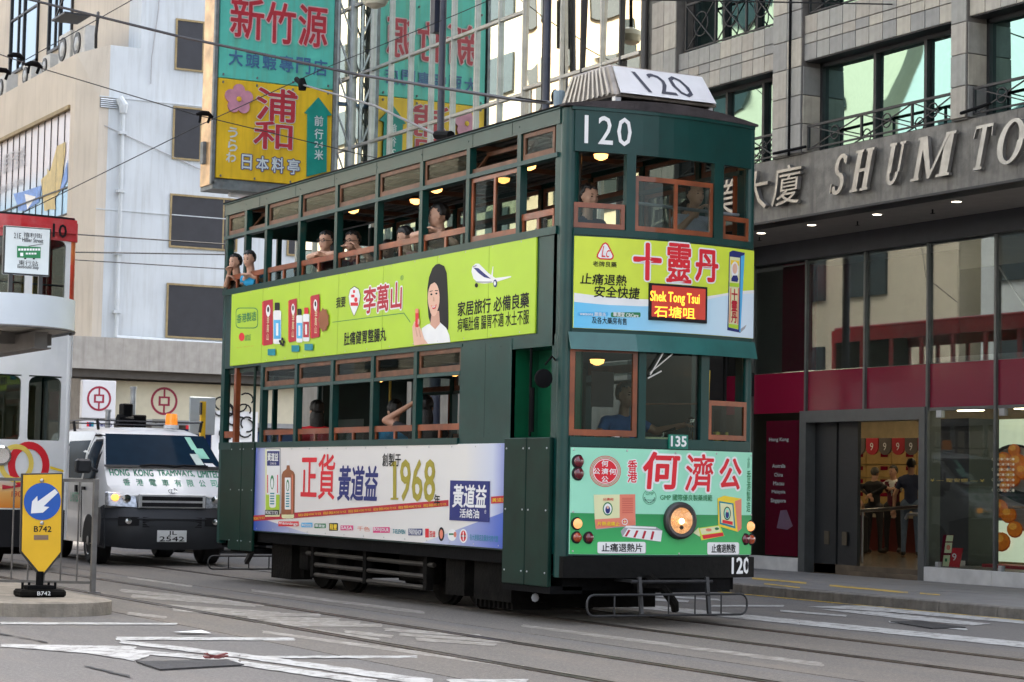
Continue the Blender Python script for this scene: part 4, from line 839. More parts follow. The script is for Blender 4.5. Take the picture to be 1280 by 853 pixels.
art(A, FRONT, G2, 'printed_medicine_box', [(pgrey, [(1000, 480), (1028, 460), (1020, 478), (1000, 497)]), (pnavy, bl), (pblue, [(1002, 148), (1019, 143), (1000, 495), (995, 492)]), (pcream, [(952, 150), (998, 156), (990, 482), (945, 472)]), (pyel, [(956, 165), (994, 170), (993, 192), (955, 186)]), (white, ellipse(974, 212, 17, 40, 16)), (pnavy, [(958, 250), (966, 236), (984, 236), (990, 252), (986, 266), (958, 262)]), (pskin, ellipse(974, 205, 11, 24, 14)), (plime, [(950, 268), (994, 272), (992, 290), (949, 286)]), (plime, [(946, 456), (990, 462), (989, 480), (945, 472)]), (psalm, [(953, 292), (958, 292), (952, 452), (948, 452)]), (psalm, [(988, 294), (993, 294), (988, 458), (984, 458)])], O3+.002)
text('十靈丹', FRONT, [(957, 450), (984, 300)], pdred, A, O3+.008, vertical=True, bold=.04, pf=G2)
lx0, lz0 = FRONT.px2(*G2(580, 438)); lx1, lz1 = FRONT.px2(*G2(845, 290))
led = fpan('destination_display', lx0-.0, lx1+.0, lz0, lz1, pblack, .034, .03, 8)
fpan('display_screen', lx0+.022, lx1-.022, lz0+.03, lz1-.02, mat('led_screen', (.07, .004, .003), .3, emit=.12, ecol=(.8, .06, .03), var=.2, scale=30), .036, .004, 8, led)
ledm = mat('led_amber', (.9, .3, .02), .5, emit=.6, ecol=(1, .36, .03), var=0)
text('Shek Tong Tsui', FRONT, [(584, 365), (808, 322)], ledm, led, .0375, bold=.03, pf=G2, name='destination_lettering'); text('石塘咀', FRONT, [(602, 424), (788, 385)], ledm, led, .0375, bold=.02, pf=G2, name='destination_lettering')
# mint and green advertisement
fl = fpan('front_lower_advertisement', -.92, 1.01, .625, 1.56, pmint, .012, .012, 20); A = fl
gr = ramp_mat('green_fade_print', 2, [(.62, (.05, .46, .12)), (.8, (.03, .36, .1)), (1.06, (.004, .22, .06))], .38)
n = 20; a0, zz = FRONT.px2(*z9(10, 487)); vs = []
mb = MB(); fs = []
for i in range(n+1): a = -.918+1.926*i/n; vs += [(FR(a)+O3, a, .628), (FR(a)+O3, a, zz)]
for i in range(n): fs.append((2*i, 2*i+2, 2*i+3, 2*i+1))
mb.add(vs, fs).build('green_band', gr, A)
for c, r_ in ((pred, 104), (pmint, 99), (pred, 95), (pmint, 91), (pred, 87), (white, 82), (pred, 77)): poly(FRONT, [z9(*p) for p in ellipse(243, 210, r_, r_, 28)], c, A, O3+(104-r_)*.00005, 'round_logo')
for t, x, y in (('何', 240, 158), ('公', 185, 208), ('濟', 240, 210), ('何', 292, 212), ('公', 240, 262)): text(t, FRONT, [(x-22, y+19), (x+22, y-19)], white, A, O3+.002, bold=.04, pf=z9)
text('香港', FRONT, [(392, 283), (456, 136)], pred, A, O3, vertical=True, bold=.03, outline=.008, omat=white, pf=z9)
for t, a, b in (('何', (497, 322), (738, 90)), ('濟', (778, 340), (965, 102)), ('公', (1006, 325), (1148, 130))): text(t, FRONT, [a, b], pred, A, O3+.001, bold=.04 if t != '濟' else .025, outline=.018, omat=white, pf=z9, name='brand_lettering', shear=.06)
ringpts(FRONT, 538, 382, 45, 50, 3, pgreen, A, z9, O3); text('GMP', FRONT, [(512, 368), (566, 348)], pgreen, A, O3, pf=z9); text('·········', FRONT, [(504, 405), (572, 398)], pblack, A, O3, pf=z9)
art(A, FRONT, z9, 'dotted_arc', [(pblack, ellipse(538+34*math.cos(R(a)), 382+36*math.sin(R(a)), 4, 4, 6)) for a in range(10, 180, 18)], O3)
text('GMP 國際優良製藥規範', FRONT, [(609, 403), (956, 368)], pgreen, A, O3, bold=.02, pf=z9)
text('全部', FRONT, [(1189, 188), (1207, 117)], pgreen, A, O3, vertical=True, pf=z9); text('香港製造', FRONT, [(1184, 480), (1214, 206)], pgreen, A, O3, vertical=True, bold=.02, pf=z9)
art(A, FRONT, z9, 'printed_box', [(pgrey, [(165, 365), (182, 598), (445, 572), (442, 365)]), (pcream, [(165, 366), (338, 364), (338, 520), (172, 530)]), (psalm, [(338, 364), (441, 363), (441, 515), (338, 520)]), (psalm, [(172, 530), (441, 514), (444, 568), (178, 593)]), (pgreen, ellipse(258, 460, 33, 45)), (white, ellipse(258, 460, 26, 36)), (pnavy, ellipse(258, 466, 16, 26)), (pskin, ellipse(258, 450, 8, 11)), (white, ellipse(371, 546, 20, 21)), (pred, ellipse(371, 546, 15, 16)), (pcream, rr(369, 532, 373, 560)), (pcream, rr(358, 544, 384, 548)), (psalm, ellipse(415, 546, 14, 15))]+[(pdred, rr(352, 388+i*12, 425, 390+i*12)) for i in range(9)], O3+.002)
text('公濟何', FRONT, [(225, 405), (295, 388)], pred, A, O3+.007, bold=.03, pf=z9); text('片熱退痛止', FRONT, [(188, 572), (335, 546)], pyel, A, O3+.008, bold=.03, pf=z9)
art(A, FRONT, z9, 'printed_blister', [(pgrey, [(345, 608), (380, 570), (580, 580), (622, 605), (612, 680), (355, 645)]), (white, [(358, 644), (392, 590), (622, 605), (612, 678)])]+[(pdred, [(395+i*53, 600+i*3), (410+i*53, 602+i*3), (385+i*57, 645+i*7), (370+i*57, 643+i*7)]) for i in range(4)]+[(white, [(380, 572), (578, 582), (578, 592), (372, 585)])], O3+.003)
art(A, FRONT, z9, 'printed_box', [(pyel, [(990, 390), (1035, 372), (1150, 392), (1105, 410)]), (psalm, [(1105, 410), (1150, 392), (1150, 590), (1125, 615)]), (pyel, [(990, 390), (1105, 410), (1125, 613), (995, 575)]), (pteal, [(1000, 408), (1096, 424), (1110, 592), (1005, 562)]), (pcream, [(1008, 420), (1088, 432), (1100, 575), (1014, 552)]), (pblack, ellipse(1054, 490, 24, 45)), (pmint, ellipse(1054, 490, 19, 38)), (pnavy, ellipse(1054, 500, 12, 24)), (pskin, ellipse(1054, 474, 8, 10)), (pred, [(1022, 532), (1090, 545), (1090, 568), (1022, 553)])], O3+.002)
art(A, FRONT, z9, 'printed_sachets', [(pcream, [(828, 620), (862, 585), (900, 610), (870, 645)]), (plime2, [(862, 588), (1005, 568), (1035, 640), (882, 670)]), (pcream, [(872, 592), (998, 574), (1012, 612), (884, 632)]), (pred, [(886, 636), (1025, 616), (1032, 640), (896, 662)]), (psalm, ellipse(930, 600, 20, 10)), (pgreen, ellipse(985, 592, 14, 9))], O3+.003)
for x0, y0, x1, y1, t in ((190, 680, 510, 755, '止痛退熱片'), (922, 683, 1132, 763, '止痛退熱散')):
    art(A, FRONT, z9, 'white_label', [(pgrey, rr(x0+4, y0+4, x1+4, y1+4, 10)), (white, rr(x0, y0, x1, y1, 10))], O3+.002); text(t, FRONT, [(x0+28, y1-10), (x1-22, y0+12)], pblack, A, O3+.004, bold=.03, pf=z9)
for p in ((35, 65), (390, 72), (712, 90), (985, 92), (28, 742), (735, 758), (1215, 105), (30, 480), (1215, 500)): a, b = FRONT.px2(*z9(*p)); MB().lathe((FR(a)+.012, a, b), (1, 0, 0), [(.011, 0), (.007, .006)], 8).build('screw', steel, A)
# fleet numbers
Z6 = zm(650, 60, .2743)
text('120', FRONT, [(293, 435), (508, 322)], white, T, .004, bold=.012, pf=Z6, name='fleet_number', spacing=1.15)
text('120', FRONT, [(912, 717), (934, 697)], white, T, .038, bold=.05, name='fleet_number')
pq = [FRONT.px2(834, 561), FRONT.px2(858, 544)]; pl135 = fpan('route_plaque', pq[0][0], pq[1][0], pq[0][1], pq[1][1], mat('plaque_green', (.0, .16, .11), .3), .03, .02, 2)
text('135', FRONT, [(836.5, 558), (855.5, 546)], white, pl135, .033, bold=.06, name='plaque_number')
# ------------------------------------------------------------------ stone faced commercial building on the right
def tile_mat(name, cols, rough=.45, bump=.15, streak=.35, dcol=(.1, .09, .075)):
    m = mat(name, cols[0], rough, var=.15, scale=7, bump=bump, bscale=25, streak=streak, dcol=dcol)
    n = m.node_tree; L = n.links; oi = n.nodes.new('ShaderNodeObjectInfo'); rp = n.nodes.new('ShaderNodeValToRGB'); rp.color_ramp.interpolation = 'CONSTANT'
    e = rp.color_ramp.elements
    while len(e) < len(cols): e.new(.5)
    for k, c in enumerate(cols): e[k].position = k/len(cols); e[k].color = tuple(c)+(1,)
    L.new(oi.outputs['Random'], rp.inputs[0])
    for x in n.nodes:
        if x.type == 'MIX' and x.blend_type == 'MULTIPLY': L.new(rp.outputs[0], x.inputs[6])
    return m
tm = tile_mat('stone_tile', [(.30, .27, .225), (.25, .245, .22), (.34, .31, .26), (.22, .215, .20), (.29, .275, .24), (.37, .335, .27)])
groutm = mat('tile_joint', (.11, .10, .09), .9, var=.2); fram = mat('dark_bronze_frame', (.02, .02, .022), .45, .3, var=.2)
granite = mat('weathered_granite', (.13, .12, .105), .5, var=.3, scale=8, bump=.2, bscale=30, streak=.8, dcol=(.05, .045, .04))
SB = thing('stone_office_building', 'grey stone tiled office building with green tinted windows above the shop canopy', 'building', (-3, 7, 0))
FY = 5.8
cols = [(-9.42, -8.78), (-6.42, -5.79), (-2.85, -2.58), (.35, .98)]
body = MB().box(-9.8, 12, FY+.35, 7.2, 4.9, 19).box(-9.8, 12, FY+.02, FY+.36, 6.69, 7.28).box(-9.8, 12, FY+.02, FY+.36, 8.5, 9.2).box(-9.8, 12, FY+.02, FY+.36, 9.2, 19)
for a, b in cols: body.box(a, b, FY-.03, FY+.36, 5.5, 9.3)
body.build('wall', groutm, SB)
tiles = {}
def tile(w_, h_, x, y, z):
    k = (round(w_, 3), round(h_, 3))
    if k not in tiles: tiles[k] = MB().box(-w_/2+.005, w_/2-.005, -.02, 0, -h_/2+.005, h_/2-.005).build('tile', tm, None, bevel=.003); o = tiles[k]
    else: o = tiles[k].copy(); COL.objects.link(o)
    o.parent = SB; o.location = (x+3+random.uniform(-.001, .001), y-7+random.uniform(-.002, .002), z)
    return o
bays = [(-8.78, -6.42), (-5.79, -2.85), (-2.58, .35)]
for a, b in bays:
    n = round((b-a)/.262); w_ = (b-a)/n
    for i in range(n):
        if a+w_*i > -1.2: continue
        for z0, z1 in ((6.69, 6.91), (6.91, 7.04), (7.04, 7.28)) : tile(w_, z1-z0, a+w_*(i+.5), FY+.02, (z0+z1)/2)
for a, b in cols[:3]:
    nw = 2 if b-a > .5 else 1
    for j in range(7):
        z0 = 5.52+j*.37
        if z0 > 8: break
        for i in range(nw): w_ = (b-a)/nw; tile(w_, .37, a+w_*(i+.5), FY-.03, z0+.185)
    # reveal tiles beside the windows
for j in range(3):
    z0 = 5.52+j*.37
    for X in (-5.79, -2.58):
        MB().box(X, X+.015, FY-.02, FY+.33, z0+.006, z0+.364).build('tile', tm, SB, bevel=.003)
# windows
wg = mirrorglass('green_tinted_window', (.20, .33, .31), .02, .7, .015)
def window(x0, x1, z0, z1, mulls, label=None):
    f = MB().box(x0, x1, FY+.24, FY+.33, z1-.05, z1).box(x0, x1, FY+.24, FY+.33, z0, z0+.05).box(x0, x0+.05, FY+.24, FY+.33, z0, z1)
    f.box(x1-.05, x1, FY+.24, FY+.33, z0, z1)
    for q in mulls: f.box(q-.025, q+.025, FY+.23, FY+.33, z0+.05, z1-.05)
    f = f.build('window', fram, SB); xs = [x0]+list(mulls)+[x1]
    for i in range(len(xs)-1):
        a, b = xs[i]+.04, xs[i+1]-.04; tx = random.uniform(-.006, .006)
        MB().add([(a, FY+.29-tx*.5, z0+.04), (b, FY+.29+tx*.5, z0+.04), (b, FY+.29+tx*.5, z1-.04), (a, FY+.29-tx*.5, z1-.04)], [(0, 1, 2, 3)]).build('pane', wg, f)
    MB().box(x0, x1, FY+.015, FY+.34, z1, z1+.02).build('window_head', fram, SB)
def brace(x0, x1, z0, z1, posts, circ=False):
    y = FY+.04; r = MB().bar((x0, y, z1), (x1, y, z1), .035, .03).bar((x0, y, z0), (x1, y, z0), .025, .02).build('balustrade', fram, SB)
    ps = [x0+.015]+list(posts)+[x1-.015]
    for p in ps: MB().bar((p, y, z0), (p, y, z1+(.0 if not circ else 1.2)), .028).build('baluster', fram, r)
    for i in range(len(ps)-1):
        a, b = ps[i], ps[i+1]; MB().bar((a, y+.012, z0), (b, y+.012, z1), .014).build('cross_brace', fram, r); MB().bar((a, y-.012, z1), (b, y-.012, z0), .014).build('cross_brace', fram, r)
        c = ((a+b)/2, (z0+z1)/2); rr_ = .085 if not circ else .17
        if circ: c = (c[0], c[1])
        pts = [(c[0]+rr_*math.cos(k*math.pi/8), y, c[1]+rr_*math.sin(k*math.pi/8)) for k in range(17)]; MB().tube(pts, .009, 5, caps=False).build('ring', fram, r)
window(-5.77, -2.85, 5.52, 6.68, (-4.63, -3.65)); brace(-5.74, -2.87, 5.56, 5.85, (-4.63, -3.65))
window(-2.56, .35, 5.52, 6.68, (-1.6, -.6)); brace(-2.54, .33, 5.56, 5.85, (-1.6, -.6))
window(-8.78, -6.42, 5.52, 6.68, (-7.9, -7.03)); brace(-8.76, -6.44, 5.56, 5.85, (-7.9, -7.03))
window(-8.78, -6.42, 7.28, 8.5, (-8.0, -7.2)); brace(-8.66, -6.44, 7.31, 7.95, (-7.9, -7.16), True)
window(-5.77, -2.85, 7.28, 8.5, (-4.7, -3.7)); brace(-5.74, -2.87, 7.31, 7.6, (-4.63, -3.65))
window(-2.56, .35, 7.28, 8.5, (-1.6, -.6))
MB().tube([(-6.02, FY-.06, 5.5), (-6.02, FY-.06, 9)], .018, 8).build('cable_conduit', black, SB); MB().tube([(-6.3, FY-.1, 5.56), (-5.6, FY-.1, 5.56)], .02, 6).build('conduit_bracket', black, SB); MB().tube([(-2.6, FY-.1, 5.56), (-2.1, FY-.1, 5.6)], .02, 6).build('conduit_bracket', black, SB)
MB().box(-9.8, -9.44, FY+.0, FY+.3, 4.9, 10).build('corner_pier', mat('grey_metal_pier', (.16, .15, .13), .4, .4, var=.3, streak=.5), SB)
MB().tube([(-9.62, FY-.05, 5), (-9.62, FY-.05, 10)], .05, 10).build('down_pipe', mat('dark_pipe', (.05, .045, .04), .5), SB)
# canopy beam and soffit
i0 = -10.0
beam = B('canopy_beam', granite, SB, i0, 12, FY, FY+.3, 4.71, 5.50)
for i in range(9): X = -8.9+i*1.02; B('joint_line', groutm, beam, X-.003, X+.003, FY-.002, FY, 4.76, 5.495)
B('drip_edge', fram, SB, i0, 12, FY-.025, FY+.3, 4.68, 4.715, bevel=.006)
B('soffit', mat('soffit_plaster', (.33, .31, .29), .7, var=.08), SB, i0, 12, FY+.3, 7.32, 4.69, 4.72)
for X in (-8.8, -7.5, -6.35, -4.97, -3.45, -1.9):
    for Y in ((6.35,)): 
        l = MB().lathe((X+.0, Y, 4.69), (0, 0, -1), [(.085, -.01), (.09, .004), (.075, .008)], 18).build('downlight', mat('downlight_rim', (.4, .38, .36), .4), SB); MB().lathe((X, Y, 4.684), (0, 0, -1), [(.072, 0), (.05, .003)], 18).build('lit_disc', mat('downlight_glow', (1, .9, .75), .5, emit=2.5, ecol=(1, .88, .7), var=0), l)
for X in (-7.9, -5.7, -4.2): MB().tube([(X, 6.6, 4.69), (X, 6.6, 4.63)], .012, 6).lathe((X, 6.6, 4.64), (0, 0, -1), [(.03, 0), (.03, .006)], 8).build('sprinkler', fram, SB)
# raised letters
lm = mat('polished_letter_metal', (.30, .29, .28), .28, .75, var=.25, scale=5, dirt=.4, dcol=(.12, .11, .10)); LS = planeY(FY)
def serif_word(defs, x0, x1, z0, z1, nm):
    """letters drawn from strokes (unit box), sheared and given real depth, each a thing of its own"""
    o = thing(nm, 'raised metal serif letter', 'letter', (x0, FY, z0)); return o
sh_l = .28
def glyph_thing(ch, x0, x1, z0, z1, label):
    t = MB(); H = z1-z0; W = (x1-x0)-H*sh_l
    def P(a, b): return (x0+a*W+b*H*sh_l, z0+b*H)
    def q(pts):
        k = [P(*p) for p in pts]; e_ = len(t.f)*.0001; t.prism([(x, FY-.03-e_, z) for x, z in k], (0, -.05, 0))
    def stem(a, w, b0=0, b1=1): q([(a-.02, b0), (a+w*1.2+.02, b0), (a+w*1.2+.02, b1), (a-.02, b1)])
    def ser(a0, a1, b, h=.06): q([(a0, b), (a1, b), (a1, b+h), (a0, b+h)])
    def arc(cx, cy, rx, ry, a0, a1, w0, w1, n=12):
        w0 *= 1.25; w1 *= 1.25
        for i in range(n):
            A0 = R(a0+(a1-a0)*i/n); A1 = R(a0+(a1-a0)*(i+1)/n); wa = w0+(w1-w0)*abs(math.cos(A0)); wb = w0+(w1-w0)*abs(math.cos(A1))
            q([(cx+rx*math.cos(A0), cy+ry*math.sin(A0)), (cx+rx*math.cos(A1), cy+ry*math.sin(A1)), (cx+(rx-wb)*math.cos(A1), cy+(ry-wb*.7)*math.sin(A1)), (cx+(rx-wa)*math.cos(A0), cy+(ry-wa*.7)*math.sin(A0))])
    if ch == 'S':
        arc(.5, .73, .42, .27, 20, 270, .10, .2); arc(.5, .27, .45, .27, -160, 90, .10, .2); ser(.84, .92, .72, .2); ser(.02, .1, .06, .22)
    elif ch == 'H':
        for a in (.14, .68): stem(a, .17); ser(a-.12, a+.29, 0); ser(a-.12, a+.29, .94)
        q([(.3, .46), (.7, .46), (.7, .54), (.3, .54)])
    elif ch == 'U':
        stem(.12, .17, .3, 1); stem(.76, .08, .3, 1); ser(0, .42, .94); ser(.64, .98, .94); arc(.48, .3, .36, .3, 180, 360, .1, .14)
    elif ch == 'M':
        stem(.08, .06); stem(.74, .14); ser(-.02, .2, 0); ser(.64, .98, 0); ser(0, .2, .94); ser(.74, .98, .94); q([(.08, 1), (.24, 1), (.50, .1), (.42, 0)]); q([(.42, 0), (.48, 0), (.82, .95), (.76, 1)])
    elif ch == 'T':
        stem(.42, .17); ser(.28, .74, 0); ser(.02, .98, .93, .07); q([(.02, .94), (.06, .94), (.02, .72), (-.02, .72)]); q([(.94, .94), (.98, .94), (1.02, .72), (.98, .72)])
    elif ch == 'O':
        arc(.5, .5, .5, .5, 0, 360, .08, .18, 28)
    elif ch == 'W':
        q([(0, 1), (.14, 1), (.34, 0), (.28, 0)]); q([(.28, 0), (.34, 0), (.52, .9), (.46, .9)]); q([(.46, .9), (.58, .95), (.76, 0), (.7, 0)]); q([(.7, 0), (.76, 0), (1, 1), (.94, 1)]); ser(-.06, .22, .94); ser(.84, 1.06, .94)
    o = t.build('raised_letter', lm); return single(o, label, 'letter', 'metal letters on the canopy beam')
for ch, a, b, lab in (('S', -5.12, -4.70, 'slanted metal serif letter S at the start of the canopy name'), ('H', -4.72, -4.20, 'slanted metal serif letter H between S and U on the canopy'), ('U', -4.05, -3.60, 'slanted metal serif letter U between H and M on the canopy'), ('M', -3.52, -2.68, 'slanted metal serif letter M, widest on the canopy beam'), ('T', -2.50, -2.05, 'slanted metal serif letter T starting the second canopy word'), ('O', -2.05, -1.48, 'slanted round metal letter O cut by the right frame edge')):
    o = glyph_thing(ch, a, b, 4.88, 5.38, lab)
for k, ch in enumerate('廈大業商氏'):
    x1 = -5.70-.735*k; g = text(ch, LS, [(x1-.66, 4.87), (x1, 5.38)], lm, None, .03, px=False, name='raised_letter', depth=.06, shear=.12)
    lab = ['wide metal Chinese character for mansion, right end of the Chinese name', 'metal Chinese character big beside the mansion character', 'metal Chinese character seen through the tram front right window', 'metal Chinese character seen through the tram upper centre window', 'metal Chinese character at the left of the centre window pane'][k]
    single(g, lab, 'letter', 'Chinese metal characters on the canopy beam')
# ------------------------------------------------------------------ shop below
SH = thing('bakery_shop', 'burgundy and glass shop front under the canopy with open lit doorway', 'shop', (-6, 8, .11))
GY = 7.4
burg = mat('burgundy_back_painted_glass', (.17, .005, .024), .14, var=.05, coat=.15, scale=1); dgl = mat('dark_shop_glass', (.035, .04, .037), .03, var=.1, scale=1, ior=1.9, spec=.9, coat=1)
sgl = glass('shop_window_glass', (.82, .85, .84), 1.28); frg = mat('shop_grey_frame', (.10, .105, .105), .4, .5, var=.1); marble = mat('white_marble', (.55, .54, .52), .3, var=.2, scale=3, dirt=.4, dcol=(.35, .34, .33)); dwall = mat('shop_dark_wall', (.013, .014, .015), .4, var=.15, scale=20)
B('lintel', mat('dark_lintel', (.035, .037, .045), .5), SH, -10, 12, 7.3, 7.6, 4.42, 4.70)
MX = [-11.79, -10.48, -9.17, -7.86, -6.54, -5.23, -3.93, -2.62, -1.31, 0, 1.3]
for i in range(len(MX)-1):
    a, b = MX[i]+.008, MX[i+1]-.008
    MB().box(a, b, GY, GY+.012, 2.875, 4.42).build('glass_pane', glass('upper_shop_glass', (.7, .72, .7), 2.1) , SH)
    MB().box(a, b, GY, GY+.03, 2.305, 2.868).build('burgundy_panel', burg, SH)
    MB().box(MX[i]-.02, MX[i]+.02, GY-.04, GY, 2.30 if i in (3, 4) else .3, 4.42).build('mullion', frg, SH)
B('back_panel', mat('upper_back_panel', (.10, .11, .10), .6), SH, -12, -5.3, GY+.5, GY+.55, 2.9, 4.42); B('burgundy_wall', burg, SH, -8.75, -8.0, GY+.2, GY+.25, 2.9, 4.4)
B('floor_edge_upper', mat('pale_ledge', (.4, .4, .4), .5), SH, -5.2, 3, GY+.05, GY+.8, 2.84, 2.95); B('back_panel', mat('dark_green_grey', (.03, .035, .032), .7), SH, -8, 5, GY+2.2, GY+2.3, 2.9, 4.42); B('upper_ceiling', mat('pale_ledge'), SH, -8, 5, GY+.05, GY+2.2, 4.38, 4.42)
for a, b in (((-5.3, 4.2), (-4.2, 3.0)), ((-4.6, 4.3), (-3.4, 3.0)), ((-4.3, 3.0), (-3.3, 3.7))): MB().tube([(a[0], GY+1.2, a[1]), (b[0], GY+1.2, b[1])], .012, 6).build('tie_rod', steel, SH)
text('8', planeY(GY), [(-8.9, 3), (-8.89, 3.01)], burg, SH, px=False)
# lower front
for a, b in ((-9.17, -7.95), (-5.22, -3.94), (-3.92, -2.63), (-2.61, -1.3)): MB().box(a, b, GY, GY+.012, .30, 2.30).build('glass_pane', sgl, SH)
B('head_rail', frg, SH, -5.22, 1.2, GY-.02, GY+.05, 2.27, 2.31)
for a, b in ((-9.2, -7.96), (-5.24, -3.95), (-3.945, -2.6), (-2.595, -1)): B('marble_plinth', marble, SH, a, b, 7.34, 7.5, .10, .29, bevel=.004)
B('door_frame_post', frg, SH, -7.95, -7.80, GY-.06, GY+.2, .11, 2.32); B('door_frame_post', frg, SH, -5.36, -5.24, GY-.06, GY+.2, .11, 2.32); B('door_frame_head', frg, SH, -7.80, -5.36, GY-.06, GY+.2, 2.16, 2.32)
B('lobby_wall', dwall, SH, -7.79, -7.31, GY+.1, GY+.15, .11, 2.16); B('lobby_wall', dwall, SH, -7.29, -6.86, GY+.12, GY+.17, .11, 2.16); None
for X in (-7.5, -7.1): B('socket_plate', mat('brass_plate', (.12, .1, .07), .4, .6), SH, X-.05, X+.05, GY+.085, GY+.1, .5, .68)
B('burgundy_poster', burg, SH, -8.87, -8.09, GY+.03, GY+.05, .31, 2.2); PS = planeY(GY+.03)
z10 = zm(930, 490, .2581)
text('Hong Kong', PS, [z10(123, 244), z10(217, 222)], white, SH, .004, bold=.06)
for t, a, b, c, d in (('Australia', 139, 367, 201, 350), ('China', 148, 410, 189, 393), ('Macau', 143, 452, 195, 435), ('Malaysia', 136, 495, 201, 477), ('Singapore', 131, 540, 203, 518)): text(t, PS, [z10(a, b), z10(c, d)], white, SH, .004, bold=.06)
q = [PS.px2(*z10(*p)) for p in ((178, 575), (208, 572), (238, 650), (212, 668), (160, 660))]; MB().add([(a, GY+.024, b) for a, b in q], [(0, 1, 2, 3, 4)]).build('window_sticker', mat('pale_purple_sticker', (.3, .16, .25), .5), SH)
# interior
fl_ = B('shop_floor', mat('brown_floor_tiles', (.10, .075, .05), .25, var=.3, scale=4), SH, -18, -2, GY+.1, 15, .0, .235); B('step', mat('brown_floor_tiles'), SH, -6.86, -5.3, GY-.02, GY+.1, .10, .17)
B('shop_ceiling', mat('shop_ceiling_paint', (.5, .45, .36), .7), SH, -18, -2, GY+.2, 15, 2.75, 2.8); bw = B('shop_back_wall', mat('cream_shop_wall', (.5, .42, .27), .6), SH, -18, -2, 14, 14.1, .2, 2.8)
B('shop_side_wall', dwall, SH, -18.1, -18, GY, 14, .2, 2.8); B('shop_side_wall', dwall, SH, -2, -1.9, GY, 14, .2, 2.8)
drw = mat('drawer_yellow', (.42, .28, .10), .5, var=.1)
BW = planeY(14)
for i in range(9):
    for j in range(5):
        x = -17.2+i*.72; z = 1.02+j*.235
        d = B('drawer', drw, SH, x, x+.70, 13.93, 14, z, z+.22); B('drawer_label', burg, d, x+.42, x+.62, 13.92, 13.93, z+.13, z+.20)
B('counter', mat('counter_red', (.09, .01, .01), .5), SH, -16.8, -10.9, 12.6, 13.2, .235, .8); B('counter_top', mat('pale_counter', (.5, .45, .36), .4), SH, -16.85, -10.85, 12.55, 13.25, .8, .86)
for i in range(6):
    c = (mat('bunting_grey', (.10, .085, .08), .7), mat('bunting_red', (.4, .015, .03), .7))[i % 2]; q = on(1073.5+i*16.3, 560, 1, 10.6); X2 = q[0]; z_ = q[2]
    pts = [(X2-.15, 10.6, z_+.15), (X2+.15, 10.6, z_+.15), (X2+.15, 10.6, z_)]+[(X2+.15*math.cos(R(a)), 10.6, z_-.11*math.sin(R(a))) for a in range(20, 180, 20)]+[(X2-.15, 10.6, z_)]
    MB().prism(pts, (0, .02, 0)).build('hanging_pennant', c, SH); text('9', planeY(10.6), [(X2-.04, z_-.04), (X2+.04, z_+.08)], white, SH, .004, px=False)
MB().tube([(-11.6, 10.6, 2.46), (-8.6, 10.6, 2.46)], .01, 6).build('pennant_rail', steel, SH)
shl = mat('shop_light_glow', (1, .85, .6), .5, emit=5, ecol=(1, .8, .52), var=0)
for X in (-16, -13.5, -11, -8.5):
    for Y in (9.6, 12.3): B('ceiling_light', shl, SH, X-.35, X+.35, Y-.1, Y+.1, 2.73, 2.745)
for X in (-5.4, -4.3, -3.2): B('ceiling_light', shl, SH, X-.18, X+.18, 8.15, 8.3, 2.3, 2.31)
a_, b_ = on(1061, 641, 1, 8.6), on(1158, 633, 1, 8.6)
hr = MB().tube([(a_[0]-.05, 8.6, a_[2]-.08), (a_[0], 8.6, a_[2]), (a_[0]+.1, 8.6, a_[2]+.02), (b_[0], 8.6, b_[2])], .025, 8).build('handrail', steel, SH, smooth=True)
for u in (1078, 1150): q = on(u, 640, 1, 8.6); MB().tube([(q[0], 8.6, .2), (q[0], 8.6, q[2])], .02, 8).build('handrail_post', steel, hr)
a_ = on(1132, 643, 1, 8.1); MB().tube([(a_[0], 8.1, a_[2]-.06), (a_[0]+.05, 8.1, a_[2]), (a_[0]+.6, 8.1, a_[2]+.01)], .022, 8).build('handrail_end', steel, SH)
B('marble_block', marble, SH, -5.72, -5.34, 7.9, 8.4, .235, .36)
# display window
B('display_pillar', mat('display_black', (.012, .013, .014), .35), SH, -5.95, -5.28, 8.1, 8.6, .235, 2.2); B('display_floor', mat('display_floor', (.12, .11, .1), .3), SH, -5.3, -1.9, GY+.02, 9.1, .235, .3)
lbm = mat('lightbox_face', (.6, .68, .5), .6, emit=.2, ecol=(.62, .7, .52), var=.25, scale=1.5); ps = thing('lightbox_poster', 'lit pale green poster of orange tarts in a black bowl inside the window', 'poster', (-5.4, 9, .3))
MB().box(-6.38, -3.6, 9.0, 9.08, .34, 2.22).build('lightbox', lbm, ps); PB = planeY(9.0); z11 = zm(1150, 500, .2697)
om = [mat('tart_orange_%d' % 0, (.62, .17, .02), .5, emit=.06, var=.3, scale=14), mat('tart_deep_orange', (.42, .08, .015), .5, emit=.04, var=.3, scale=14), mat('tart_gold', (.75, .33, .05), .5, emit=.07, var=.3, scale=14)]
for n in ('tart_orange_0',): om[0].name = 'tart_orange'
art(ps, PB, z11, 'bowl_print', [(pgrey, [(300, 430), (420, 400), (520, 470), (520, 640), (420, 560), (330, 560)]), (pblack, ellipse(440, 330, 132, 125, 28)), (pgrey, ellipse(446, 326, 118, 108, 28)), (pblack, [(320, 380), (520, 440), (520, 500), (440, 470), (360, 430)])], .004)
for i, (x, y, r_) in enumerate(((437, 232, 28), (390, 275, 34), (452, 288, 40), (372, 330, 38), (428, 360, 40), (478, 330, 34), (350, 300, 26), (370, 500, 40), (345, 510, 28), (415, 530, 36), (445, 598, 36), (382, 655, 42), (400, 400, 24))):
    art(ps, PB, z11, 'tart_print', [(om[1], ellipse(x+3, y+4, r_*1.04, r_*1.08, 13)), (om[0], ellipse(x, y, r_, r_, 11)), (om[2], ellipse(x-r_*.2, y-r_*.3, r_*.55, r_*.45, 9))], .008+i*.002)
